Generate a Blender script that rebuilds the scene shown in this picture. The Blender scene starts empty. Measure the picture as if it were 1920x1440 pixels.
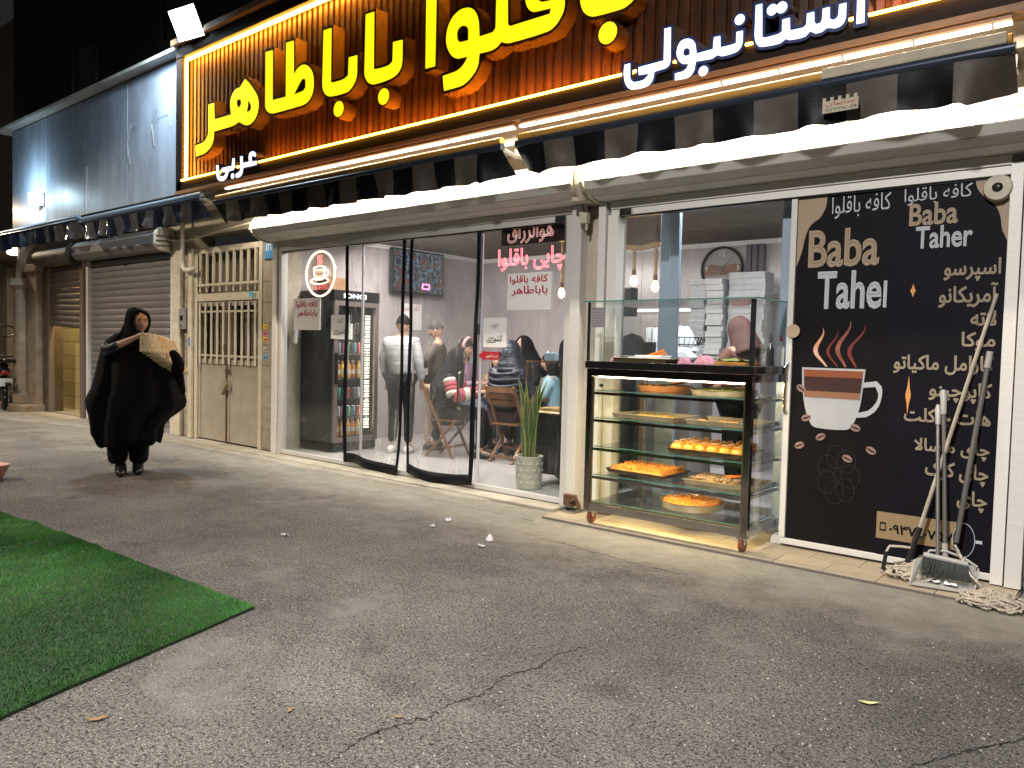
import bpy, bmesh, math, random
import numpy as np
from mathutils import Vector, Matrix, noise as mnoise
random.seed(7)
S = bpy.context.scene
COL = S.collection
R = math.radians

# ---------------------------------------------------------------- camera
cam_d = bpy.data.cameras.new('camera')
cam = bpy.data.objects.new('camera', cam_d)
COL.objects.link(cam)
cam_d.sensor_width = 36.0
cam_d.lens = 36.0 * 1450 / 1920
cam_d.clip_start = 0.05
cam_d.clip_end = 500
CX = Vector((0.76967, 0.63798, 0.02413))
CY = Vector((-0.63666, 0.76980, -0.04562))
CZ = Vector((-0.04768, 0.01975, 0.99867))
m = Matrix(((CX.x, CZ.x, -CY.x), (CX.y, CZ.y, -CY.y), (CX.z, CZ.z, -CY.z))).to_4x4()
m.translation = Vector((0, -5.759, 1.45))
cam.matrix_world = m
S.camera = cam

# ---------------------------------------------------------------- world: night sky
W_ = bpy.data.worlds.new('World')
S.world = W_
W_.use_nodes = True
nt = W_.node_tree
nt.nodes.clear()
wo = nt.nodes.new('ShaderNodeOutputWorld')
bg = nt.nodes.new('ShaderNodeBackground')
bg.inputs[0].default_value = (0.50, 0.46, 0.46, 1)
bg.inputs[1].default_value = 0.032
nt.links.new(bg.outputs[0], wo.inputs[0])

S.view_settings.view_transform = 'Standard'
S.view_settings.look = 'None'
S.view_settings.gamma = 1
S.view_settings.exposure = 0.0
S.view_settings.use_curve_mapping = False
S.render.engine = 'CYCLES'
S.cycles.use_denoising = True
S.cycles.max_bounces = 10
S.cycles.transparent_max_bounces = 24
S.cycles.glossy_bounces = 4
S.cycles.diffuse_bounces = 3
S.cycles.sample_clamp_indirect = 4.0
S.cycles.caustics_reflective = False
S.cycles.caustics_refractive = False


def area(name, loc, direction, sx, sy, power, col, spread=180):
    d = bpy.data.lights.new(name, 'AREA')
    d.shape = 'RECTANGLE'
    d.size = sx
    d.size_y = sy
    d.energy = power
    d.color = col
    d.spread = R(spread)
    o = bpy.data.objects.new(name, d)
    o.location = loc
    o.rotation_euler = Vector(direction).to_track_quat('-Z', 'Y').to_euler()
    COL.objects.link(o)
    return o


def strip_light(name, x0, x1, y, z, power, col, tilt=0.0, w=0.03):
    d = bpy.data.lights.new(name, 'AREA')
    d.shape = 'RECTANGLE'
    d.size = abs(x1 - x0)
    d.size_y = w
    d.energy = power
    d.color = col
    o = bpy.data.objects.new(name, d)
    o.location = ((x0 + x1) / 2, y, z)
    o.rotation_euler = (tilt, 0, 0)      # tilt 0 shines straight down, negative tilt towards the street
    COL.objects.link(o)
    return o


# lit LED strips over the two folded awnings and over the left awnings
strip_light('awning_strip_lamp', -9.2, -4.5, -0.475, 3.385, 160, (1.0, 0.88, 0.70), R(-4), 0.014)
strip_light('awning_strip_lamp', -4.3, -0.75, -0.475, 3.385, 128, (1.0, 0.88, 0.70), R(-4), 0.014)
# amber tubes round the sign: along the bottom, the top and the left edge
strip_light('amber_tube_lamp', -10.34, -0.12, -0.435, 3.655, 50, (1.0, 0.33, 0.02), R(140), 0.012)
strip_light('amber_tube_lamp', -10.34, -0.12, -0.40, 5.255, 42, (1.0, 0.38, 0.04), R(25), 0.012)
# ceiling lights of the cafe
area('cafe_ceiling_lamp', (-6.4, 0.65, 2.83), (0, 0.12, -1), 3.2, 0.4, 165, (1.0, 0.91, 0.86))
area('cafe_ceiling_lamp', (-7.6, 1.25, 2.83), (0.0, 0.5, -1), 1.4, 0.3, 60, (1.0, 0.90, 0.88))
area('cafe_ceiling_lamp', (-2.8, 0.75, 2.83), (0, 0.35, -1), 2.4, 0.4, 125, (0.90, 0.95, 1.0))
# floodlights on the roof edge and on the grey cladding
area('floodlight_lamp', (-10.48, -0.72, 5.62), (-0.35, -0.72, -0.85), 0.40, 0.30, 260, (0.80, 0.93, 1.0))
area('floodlight_lamp', (-10.55, -0.85, 5.62), (-0.55, 0.10, -1.0), 0.30, 0.25, 30, (0.66, 0.86, 1.0))
area('floodlight_lamp', (-15.9, -0.95, 4.1), (-0.1, 0.9, -0.1), 0.30, 0.20, 34, (0.62, 0.86, 1.0))
# warm lamp over the arched doorway far left, lamp inside the half-open shutter
area('doorway_lamp', (-19.6, -0.6, 4.2), (0.1, 0.1, -1), 0.4, 0.4, 150, (1.0, 0.78, 0.52))
area('storeroom_lamp', (-15.6, 0.28, 2.7), (0.0, 0.1, -1), 1.4, 0.2, 60, (1.0, 0.78, 0.36))
# unseen lamp added behind the photographer, stands in for street light on the forecourt
area('unseen_street_lamp', (-0.8, -9.0, 7.5), (-0.12, 0.70, -1.0), 0.7, 0.4, 420, (1.0, 0.96, 0.93), 75)

area('unseen_street_lamp', (-13.0, -7.5, 7.0), (0.10, 0.72, -1.0), 0.7, 0.4, 260, (1.0, 0.84, 0.66), 72)  # second unseen lamp, added down the street to brighten the metal door side

# ---------------------------------------------------------------- materials
_M = {}


def _nodes(name):
    mt = bpy.data.materials.new(name)
    mt.use_nodes = True
    n = mt.node_tree
    b = n.nodes['Principled BSDF']
    return mt, n, b


def mat(name, rgb, rough=0.6, metal=0.0, var=0.0, vs=6.0, bump=0.0, bs=40.0, rnd=0.0, rgb2=None, stretch=None, spec=0.5, coat=0.0, sheen=0.0):
    if name in _M:
        return _M[name]
    mt, n, b = _nodes(name)
    L = n.links
    b.inputs['Roughness'].default_value = rough
    b.inputs['Metallic'].default_value = metal
    b.inputs['Specular IOR Level'].default_value = spec
    b.inputs['Coat Weight'].default_value = coat
    b.inputs['Sheen Weight'].default_value = sheen
    b.inputs['Base Color'].default_value = (*rgb, 1)
    tc = n.nodes.new('ShaderNodeTexCoord')
    src = tc.outputs['Object']
    if stretch:
        mp = n.nodes.new('ShaderNodeMapping')
        mp.inputs['Scale'].default_value = stretch
        L.new(src, mp.inputs[0])
        src = mp.outputs[0]
    colsock = None
    if var or rgb2:
        nz = n.nodes.new('ShaderNodeTexNoise')
        nz.inputs['Scale'].default_value = vs
        nz.inputs['Detail'].default_value = 6
        nz.inputs['Roughness'].default_value = 0.65
        L.new(src, nz.inputs['Vector'])
        cr = n.nodes.new('ShaderNodeValToRGB')
        cr.color_ramp.elements[0].position = 0.3
        cr.color_ramp.elements[1].position = 0.7
        a = rgb2 if rgb2 else tuple(c * (1 - var) for c in rgb)
        c2 = rgb if rgb2 else tuple(min(1, c * (1 + var)) for c in rgb)
        cr.color_ramp.elements[0].color = (*a, 1)
        cr.color_ramp.elements[1].color = (*c2, 1)
        L.new(nz.outputs[0], cr.inputs[0])
        colsock = cr.outputs[0]
        # roughness follows the wear a little
        mr = n.nodes.new('ShaderNodeMapRange')
        mr.inputs['To Min'].default_value = min(1, rough + 0.1)
        mr.inputs['To Max'].default_value = max(0.02, rough - 0.08)
        L.new(nz.outputs[0], mr.inputs[0])
        L.new(mr.outputs[0], b.inputs['Roughness'])
    if rnd:
        oi = n.nodes.new('ShaderNodeObjectInfo')
        mr = n.nodes.new('ShaderNodeMapRange')
        mr.inputs['To Min'].default_value = 1 - rnd
        mr.inputs['To Max'].default_value = 1 + rnd
        L.new(oi.outputs['Random'], mr.inputs[0])
        hs = n.nodes.new('ShaderNodeHueSaturation')
        hs.inputs['Color'].default_value = (*rgb, 1)
        if colsock:
            L.new(colsock, hs.inputs['Color'])
        L.new(mr.outputs[0], hs.inputs['Value'])
        colsock = hs.outputs[0]
    if colsock:
        L.new(colsock, b.inputs['Base Color'])
    if bump:
        nb = n.nodes.new('ShaderNodeTexNoise')
        nb.inputs['Scale'].default_value = bs
        nb.inputs['Detail'].default_value = 5
        L.new(src, nb.inputs['Vector'])
        bp = n.nodes.new('ShaderNodeBump')
        bp.inputs['Strength'].default_value = bump
        bp.inputs['Distance'].default_value = 0.02
        L.new(nb.outputs[0], bp.inputs['Height'])
        L.new(bp.outputs[0], b.inputs['Normal'])
    _M[name] = mt
    return mt


def emat(name, rgb, s, rgb_base=(0.8, 0.8, 0.8)):
    if name in _M:
        return _M[name]
    mt, n, b = _nodes(name)
    b.inputs['Base Color'].default_value = (*rgb_base, 1)
    b.inputs['Emission Color'].default_value = (*rgb, 1)
    b.inputs['Emission Strength'].default_value = s
    b.inputs['Roughness'].default_value = 0.4
    _M[name] = mt
    return mt


def glassmat(name, tint=(0.97, 0.99, 0.98), gloss=1.0, rough=0.0, base=0.0, bump=0.0, bs=8.0, haze=0.0):
    """thin architectural glass: clear pass-through with fresnel reflection"""
    if name in _M:
        return _M[name]
    mt, n, b = _nodes(name)
    L = n.links
    n.nodes.remove(b)
    out = [x for x in n.nodes if x.type == 'OUTPUT_MATERIAL'][0]
    tr = n.nodes.new('ShaderNodeBsdfTransparent')
    tr.inputs[0].default_value = (*tint, 1)
    gl = n.nodes.new('ShaderNodeBsdfGlossy')
    gl.inputs['Roughness'].default_value = rough
    lw = n.nodes.new('ShaderNodeLayerWeight')
    lw.inputs[0].default_value = 0.5
    pw = n.nodes.new('ShaderNodeMath')
    pw.operation = 'POWER'
    pw.inputs[1].default_value = 5
    L.new(lw.outputs['Facing'], pw.inputs[0])
    mx = n.nodes.new('ShaderNodeMixShader')
    ml = n.nodes.new('ShaderNodeMath')
    ml.operation = 'MULTIPLY_ADD'
    ml.inputs[1].default_value = gloss
    ml.inputs[2].default_value = base + 0.025
    L.new(pw.outputs[0], ml.inputs[0])
    L.new(ml.outputs[0], mx.inputs[0])
    L.new(tr.outputs[0], mx.inputs[1])
    L.new(gl.outputs[0], mx.inputs[2])
    if haze:  # pale film; its streaks paint the highlights of creased plastic into the colour
        df = n.nodes.new('ShaderNodeBsdfDiffuse')
        df.inputs[0].default_value = (0.75, 0.74, 0.72, 1)
        t2 = n.nodes.new('ShaderNodeTexCoord')
        m2 = n.nodes.new('ShaderNodeMapping')
        m2.inputs['Scale'].default_value = (1, 1, 0.22)
        n2 = n.nodes.new('ShaderNodeTexNoise')
        n2.inputs['Scale'].default_value = 9
        n2.inputs['Detail'].default_value = 8
        n2.inputs['Distortion'].default_value = 1.4
        L.new(t2.outputs['Object'], m2.inputs[0])
        L.new(m2.outputs[0], n2.inputs['Vector'])
        r2 = n.nodes.new('ShaderNodeValToRGB')
        r2.color_ramp.elements[0].position = 0.50
        r2.color_ramp.elements[0].color = (haze * 0.12,) * 3 + (1,)
        r2.color_ramp.elements[1].position = 0.72
        r2.color_ramp.elements[1].color = (haze,) * 3 + (1,)
        e2 = r2.color_ramp.elements.new(0.60)
        e2.color = (haze * 0.2,) * 3 + (1,)
        L.new(n2.outputs[0], r2.inputs[0])
        mh = n.nodes.new('ShaderNodeMixShader')
        L.new(r2.outputs[0], mh.inputs[0])
        L.new(mx.outputs[0], mh.inputs[1])
        L.new(df.outputs[0], mh.inputs[2])
        L.new(mh.outputs[0], out.inputs[0])
    else:
        L.new(mx.outputs[0], out.inputs[0])
    if bump:
        tc = n.nodes.new('ShaderNodeTexCoord')
        nb = n.nodes.new('ShaderNodeTexNoise')
        nb.inputs['Scale'].default_value = bs
        nb.inputs['Detail'].default_value = 3
        mp = n.nodes.new('ShaderNodeMapping')
        mp.inputs['Scale'].default_value = (1, 1, 0.35)
        L.new(tc.outputs['Object'], mp.inputs[0])
        L.new(mp.outputs[0], nb.inputs['Vector'])
        bp = n.nodes.new('ShaderNodeBump')
        bp.inputs['Strength'].default_value = bump
        bp.inputs['Distance'].default_value = 0.05
        L.new(nb.outputs[0], bp.inputs['Height'])
        L.new(bp.outputs[0], gl.inputs['Normal'])
        L.new(bp.outputs[0], lw.inputs['Normal'])
    _M[name] = mt
    return mt


# ---------------------------------------------------------------- object helpers
WP = {}


def tag(o, label=None, cat=None, group=None, kind=None):
    if label:
        o['label'] = label
    if cat:
        o['category'] = cat
    if group:
        o['group'] = group
    if kind:
        o['kind'] = kind
    return o


def thing(name, label, cat, loc=(0, 0, 0), group=None):
    o = bpy.data.objects.new(name, None)
    o.empty_display_size = 0.1
    COL.objects.link(o)
    o.location = loc
    WP[o] = Vector(loc)
    return tag(o, label, cat, group)


def wpos(o):
    return WP.get(o, Vector((0, 0, 0)))


class MB:
    """collects geometry in world coordinates"""

    def __init__(s):
        s.v = []
        s.f = []

    def add(s, vs, fs):
        b = len(s.v)
        s.v += [tuple(v) for v in vs]
        s.f += [tuple(i + b for i in f) for f in fs]
        return s

    def box(s, x0, x1, y0, y1, z0, z1):
        return s.add([(x0, y0, z0), (x1, y0, z0), (x1, y1, z0), (x0, y1, z0), (x0, y0, z1), (x1, y0, z1), (x1, y1, z1), (x0, y1, z1)],
                     [(0, 3, 2, 1), (4, 5, 6, 7), (0, 1, 5, 4), (1, 2, 6, 5), (2, 3, 7, 6), (3, 0, 4, 7)])

    def obox(s, c, size, rot=None):
        rot = rot or Matrix.Identity(3)
        c = Vector(c)
        hx, hy, hz = size[0] / 2, size[1] / 2, size[2] / 2
        vs = [c + rot @ Vector(p) for p in [(-hx, -hy, -hz), (hx, -hy, -hz), (hx, hy, -hz), (-hx, hy, -hz), (-hx, -hy, hz), (hx, -hy, hz), (hx, hy, hz), (-hx, hy, hz)]]
        return s.add(vs, [(0, 3, 2, 1), (4, 5, 6, 7), (0, 1, 5, 4), (1, 2, 6, 5), (2, 3, 7, 6), (3, 0, 4, 7)])

    def bar(s, p0, p1, w, d=None):
        d = d or w
        p0, p1 = Vector(p0), Vector(p1)
        q = (p1 - p0).to_track_quat('Z', 'Y').to_matrix()
        return s.obox((p0 + p1) / 2, (w, d, (p1 - p0).length), q)

    def tube(s, pts, r, n=8, cap=True):
        pts = [Vector(p) for p in pts]
        rs = r if isinstance(r, (list, tuple)) else [r] * len(pts)
        rings = []
        prev = None
        for i, p in enumerate(pts):
            t = (pts[min(i + 1, len(pts) - 1)] - pts[max(i - 1, 0)]).normalized()
            if prev is None:
                a = Vector((0, 0, 1)) if abs(t.z) < 0.9 else Vector((1, 0, 0))
                u = t.cross(a).normalized()
            else:
                u = (prev - t * prev.dot(t)).normalized()
            prev = u
            w = t.cross(u)
            rings.append([p + (u * math.cos(2 * math.pi * k / n) + w * math.sin(2 * math.pi * k / n)) * rs[i] for k in range(n)])
        vs = [q for g in rings for q in g]
        fs = []
        for i in range(len(pts) - 1):
            for k in range(n):
                a, b = i * n + k, i * n + (k + 1) % n
                fs.append((a, b, b + n, a + n))
        if cap:
            fs.append(tuple(range(n - 1, -1, -1)))
            fs.append(tuple((len(pts) - 1) * n + k for k in range(n)))
        return s.add(vs, fs)

    def lathe(s, c, prof, n=24, cap=True):
        vs = []
        for r, z in prof:
            for k in range(n):
                a = 2 * math.pi * k / n
                vs.append((c[0] + r * math.cos(a), c[1] + r * math.sin(a), c[2] + z))
        fs = []
        for i in range(len(prof) - 1):
            for k in range(n):
                a, b = i * n + k, i * n + (k + 1) % n
                fs.append((a, b, b + n, a + n))
        if cap:
            fs.append(tuple(range(n - 1, -1, -1)))
            fs.append(tuple((len(prof) - 1) * n + k for k in range(n)))
        return s.add(vs, fs)

    def ring(s, rings, closed=True, cap=True):
        """loft through rings with equal vertex counts"""
        n = len(rings[0])
        vs = [q for g in rings for q in g]
        fs = []
        for i in range(len(rings) - 1):
            for k in range(n if closed else n - 1):
                a, b = i * n + k, i * n + (k + 1) % n
                fs.append((a, b, b + n, a + n))
        if cap and closed:
            fs.append(tuple(range(n - 1, -1, -1)))
            fs.append(tuple((len(rings) - 1) * n + k for k in range(n)))
        return s.add(vs, fs)

    def prismX(s, prof, x0, x1):
        """closed (y,z) outline extruded along x"""
        return s.ring([[(x0, y, z) for y, z in prof], [(x1, y, z) for y, z in prof]])

    def plateY(s, poly, y0, y1):
        """convex-ish (x,z) outline extruded along y"""
        return s.ring([[(x, y0, z) for x, z in poly], [(x, y1, z) for x, z in poly]])

    def plateZ(s, poly, z0, z1):
        return s.ring([[(x, y, z0) for x, y in poly], [(x, y, z1) for x, y in poly]])

    def ball(s, c, r, nu=12, nv=8):
        rr = r if isinstance(r, (tuple, list)) else (r, r, r)
        vs = [(c[0], c[1], c[2] - rr[2])]
        for j in range(1, nv):
            p = math.pi * j / nv - math.pi / 2
            for k in range(nu):
                a = 2 * math.pi * k / nu
                vs.append((c[0] + rr[0] * math.cos(p) * math.cos(a), c[1] + rr[1] * math.cos(p) * math.sin(a), c[2] + rr[2] * math.sin(p)))
        vs.append((c[0], c[1], c[2] + rr[2]))
        fs = []
        for k in range(nu):
            fs.append((0, 1 + (k + 1) % nu, 1 + k))
            t = 1 + (nv - 2) * nu
            fs.append((t + k, t + (k + 1) % nu, len(vs) - 1))
        for j in range(nv - 2):
            for k in range(nu):
                a, b = 1 + j * nu + k, 1 + j * nu + (k + 1) % nu
                fs.append((a, b, b + nu, a + nu))
        return s.add(vs, fs)

    def grid(s, fn, nu, nv):
        vs = [fn(i / nu, j / nv) for j in range(nv + 1) for i in range(nu + 1)]
        fs = [(j * (nu + 1) + i, j * (nu + 1) + i + 1, (j + 1) * (nu + 1) + i + 1, (j + 1) * (nu + 1) + i) for j in range(nv) for i in range(nu)]
        return s.add(vs, fs)

    def xf(s, M):
        s.v = [tuple(M @ Vector(v)) for v in s.v]
        return s

    def build(s, name, material, parent=None, smooth=False, bevel=0, kind=None, label=None, solid=0, fixn=False):
        me = bpy.data.meshes.new(name)
        off = wpos(parent) if parent else Vector((0, 0, 0))
        org = off
        vs = [(v[0] - org.x, v[1] - org.y, v[2] - org.z) for v in s.v]
        me.from_pydata(vs, [], s.f)
        if fixn:
            b = bmesh.new()
            b.from_mesh(me)
            bmesh.ops.recalc_face_normals(b, faces=b.faces)
            b.to_mesh(me)
            b.free()
        me.materials.append(material)
        if smooth:
            me.polygons.foreach_set('use_smooth', [True] * len(me.polygons))
            if smooth == 'auto':
                me.set_sharp_from_angle(angle=R(40))
        o = bpy.data.objects.new(name, me)
        COL.objects.link(o)
        if parent:
            o.parent = parent
            WP[o] = off
        if solid:
            md = o.modifiers.new('solid', 'SOLIDIFY')
            md.thickness = solid
            md.offset = 0
        if bevel:
            md = o.modifiers.new('bevel', 'BEVEL')
            md.width = bevel
            md.segments = 2
            md.limit_method = 'ANGLE'
        if kind:
            o['kind'] = kind
        if label:
            o['label'] = label
        return o


def each(name, boxes, material, parent, **kw):
    for b_ in boxes:
        MB().box(*b_).build(name, material, parent, **kw)


def put(name, mb, material, label, cat, group=None, **kw):
    """a top-level thing that is one mesh; origin at its lowest centre"""
    xs = [v[0] for v in mb.v]
    ys = [v[1] for v in mb.v]
    zs = [v[2] for v in mb.v]
    c = Vector(((min(xs) + max(xs)) / 2, (min(ys) + max(ys)) / 2, min(zs)))
    mb.v = [(v[0] - c.x, v[1] - c.y, v[2] - c.z) for v in mb.v]
    o = mb.build(name, material, **kw)
    o.location = c
    WP[o] = c
    return tag(o, label, cat, group)


def struct(name, mb, material, **kw):
    return tag(mb.build(name, material, **kw), kind='structure')


def share(o, loc, parent, label=None, group=None, cat=None, rot=None, scale=None):
    c = o.copy()
    COL.objects.link(c)
    c.location = loc
    c.parent = parent
    if rot:
        c.rotation_euler = rot
    if scale:
        c.scale = scale
    if label:
        c['label'] = label
    if group:
        c['group'] = group
    return c


def dup_tree(o, loc, rz, label, group=None, mats=None):
    c = o.copy()
    COL.objects.link(c)
    c.location = loc
    c.rotation_euler = (0, 0, rz)
    c['label'] = label
    if group:
        c['group'] = group
    for ch in o.children:
        k = ch.copy()
        COL.objects.link(k)
        k.parent = c
        for g in ch.children:
            q = g.copy()
            COL.objects.link(q)
            q.parent = k
    return c


# ---------------------------------------------------------------- Persian text
FORMS = {'ا': (0xFE8D, 0xFE8E), 'آ': (0xFE81, 0xFE82), 'ب': (0xFE8F, 0xFE90, 0xFE91, 0xFE92), 'پ': (0xFB56, 0xFB57, 0xFB58, 0xFB59),
         'ت': (0xFE95, 0xFE96, 0xFE97, 0xFE98), 'چ': (0xFB7A, 0xFB7B, 0xFB7C, 0xFB7D), 'د': (0xFEA9, 0xFEAA), 'ر': (0xFEAD, 0xFEAE),
         'ز': (0xFEAF, 0xFEB0), 'س': (0xFEB1, 0xFEB2, 0xFEB3, 0xFEB4), 'ش': (0xFEB5, 0xFEB6, 0xFEB7, 0xFEB8), 'ط': (0xFEC1, 0xFEC2, 0xFEC3, 0xFEC4),
         'ف': (0xFED1, 0xFED2, 0xFED3, 0xFED4), 'ق': (0xFED5, 0xFED6, 0xFED7, 0xFED8), 'ک': (0xFB8E, 0xFB8F, 0xFB90, 0xFB91),
         'ل': (0xFEDD, 0xFEDE, 0xFEDF, 0xFEE0), 'م': (0xFEE1, 0xFEE2, 0xFEE3, 0xFEE4), 'ن': (0xFEE5, 0xFEE6, 0xFEE7, 0xFEE8),
         'و': (0xFEED, 0xFEEE), 'ه': (0xFEE9, 0xFEEA, 0xFEEB, 0xFEEC), 'ی': (0xFBFC, 0xFBFD, 0xFBFE, 0xFBFF), 'L': (0xFEFB, 0xFEFC)}


def shape(t):
    t = t.replace('لا', 'L')
    out = []
    for i, c in enumerate(t):
        f = FORMS.get(c)
        if not f:
            out.append(c)
            continue
        pv = i > 0 and len(FORMS.get(t[i - 1], ())) == 4
        nx = i + 1 < len(t) and t[i + 1] in FORMS and len(f) == 4
        out.append(chr(f[3 if pv and nx else 1 if pv else 2 if nx else 0]))
    return ''.join(reversed(out))


def text(body, box, y, material, parent, persian=False, bold=0.0, ext=0.0015, name='lettering', shear=0.0, neon=0, side=None):
    """flat lettering fitted to box (x0,x1,z0,z1) on a plane of constant y, read from the street"""
    def tmesh(fill, bev):
        cu = bpy.data.curves.new('lettering', 'FONT')
        cu.body = shape(body) if persian else body
        cu.resolution_u = 3
        cu.shear = shear
        if not fill:
            cu.fill_mode = 'NONE'
            cu.bevel_depth = bev
            cu.bevel_resolution = 1
        o_ = bpy.data.objects.new('lettering', cu)
        COL.objects.link(o_)
        dg = bpy.context.evaluated_depsgraph_get()
        m_ = bpy.data.meshes.new_from_object(o_.evaluated_get(dg))
        bpy.data.objects.remove(o_)
        return m_
    if neon:
        me = tmesh(False, neon)
    else:
        me = tmesh(True, 0)
        if bold > 0:
            m2 = tmesh(False, bold)
            bm2 = bmesh.new()
            bm2.from_mesh(me)
            bm2.from_mesh(m2)
            bm2.to_mesh(me)
            bm2.free()
    co = np.empty(len(me.vertices) * 3)
    me.vertices.foreach_get('co', co)
    co = co.reshape(-1, 3)
    a, b = co.min(0), co.max(0)
    sx = (box[1] - box[0]) / max(1e-6, b[0] - a[0])
    sz = (box[3] - box[2]) / max(1e-6, b[1] - a[1])
    off = wpos(parent)
    new = np.empty_like(co)
    if side is None:
        new[:, 0] = box[0] + (co[:, 0] - a[0]) * sx - off.x
        new[:, 1] = y - co[:, 2] * ((sx + sz) / 2 if neon else 0.006) - off.y
    else:                      # on a plane of constant x, read looking towards -x: box x runs along +y
        new[:, 1] = box[0] + (co[:, 0] - a[0]) * sx - off.y
        new[:, 0] = y - off.x
    new[:, 2] = box[2] + (co[:, 1] - a[1]) * sz - off.z
    me.vertices.foreach_set('co', new.ravel())
    me.materials.clear()
    me.materials.append(material)
    me.name = name
    ob = bpy.data.objects.new(name, me)
    COL.objects.link(ob)
    ob.parent = parent
    WP[ob] = off
    return ob


def curve_plate(name, outer, holes, y, ext, material, parent, smooth_it=True, bevel=0.0, offset=0.0, cap=None):
    """filled (x,z) outline with holes, as a real slab of thickness 2*ext centred on y"""
    cu = bpy.data.curves.new(name, 'CURVE')
    cu.dimensions = '2D'
    cu.fill_mode = 'BOTH'
    cu.extrude = ext
    cu.bevel_depth = bevel
    cu.offset = offset
    for ring_ in [outer] + holes:
        n = len(ring_)
        pts = []
        if smooth_it:
            for i in range(n):
                p0, p1, p2, p3 = [Vector(ring_[(i + k) % n]) for k in (-1, 0, 1, 2)]
                pts.append(p1)
                c1 = (p1 - p0).angle(p2 - p1, 0)
                c2 = (p2 - p1).angle(p3 - p2, 0)
                # round only where the outline bends gently on both ends
                if (c1 < R(48) and c2 < R(48)) and (p2 - p1).length > 0.02:
                    t1 = (p2 - p0).normalized()
                    t2 = (p3 - p1).normalized()
                    d = (p2 - p1).length
                    for t in (0.33, 0.66):
                        h = (2 * t**3 - 3 * t**2 + 1) * p1 + (t**3 - 2 * t**2 + t) * d * t1 + (-2 * t**3 + 3 * t**2) * p2 + (t**3 - t**2) * d * t2
                        pts.append(h)
        else:
            pts = [Vector(p) for p in ring_]
        sp = cu.splines.new('POLY')
        sp.points.add(len(pts) - 1)
        for k, p in enumerate(pts):
            sp.points[k].co = (p.x, p.y, 0, 1)
        sp.use_cyclic_u = True
    o = bpy.data.objects.new(name, cu)
    COL.objects.link(o)
    dg = bpy.context.evaluated_depsgraph_get()
    me = bpy.data.meshes.new_from_object(o.evaluated_get(dg))
    bpy.data.objects.remove(o)
    off = wpos(parent)
    for v in me.vertices:
        v.co = (v.co.x - off.x, y - v.co.z - off.y, v.co.y - off.z)
    me.materials.clear()
    me.materials.append(material)
    if cap:
        me.materials.append(cap)
        me.update()
        for p_ in me.polygons:
            p_.material_index = 1 if abs(p_.normal.y) > 0.9 else 0
    me.name = name
    ob = bpy.data.objects.new(name, me)
    COL.objects.link(ob)
    ob.parent = parent
    WP[ob] = off
    return ob


def ellipse(cx, cz, rx, rz, n=24, rot=0.0):
    return [(cx + rx * math.cos(2 * math.pi * k / n) * math.cos(rot) - rz * math.sin(2 * math.pi * k / n) * math.sin(rot),
             cz + rx * math.cos(2 * math.pi * k / n) * math.sin(rot) + rz * math.sin(2 * math.pi * k / n) * math.cos(rot)) for k in range(n)]


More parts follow.
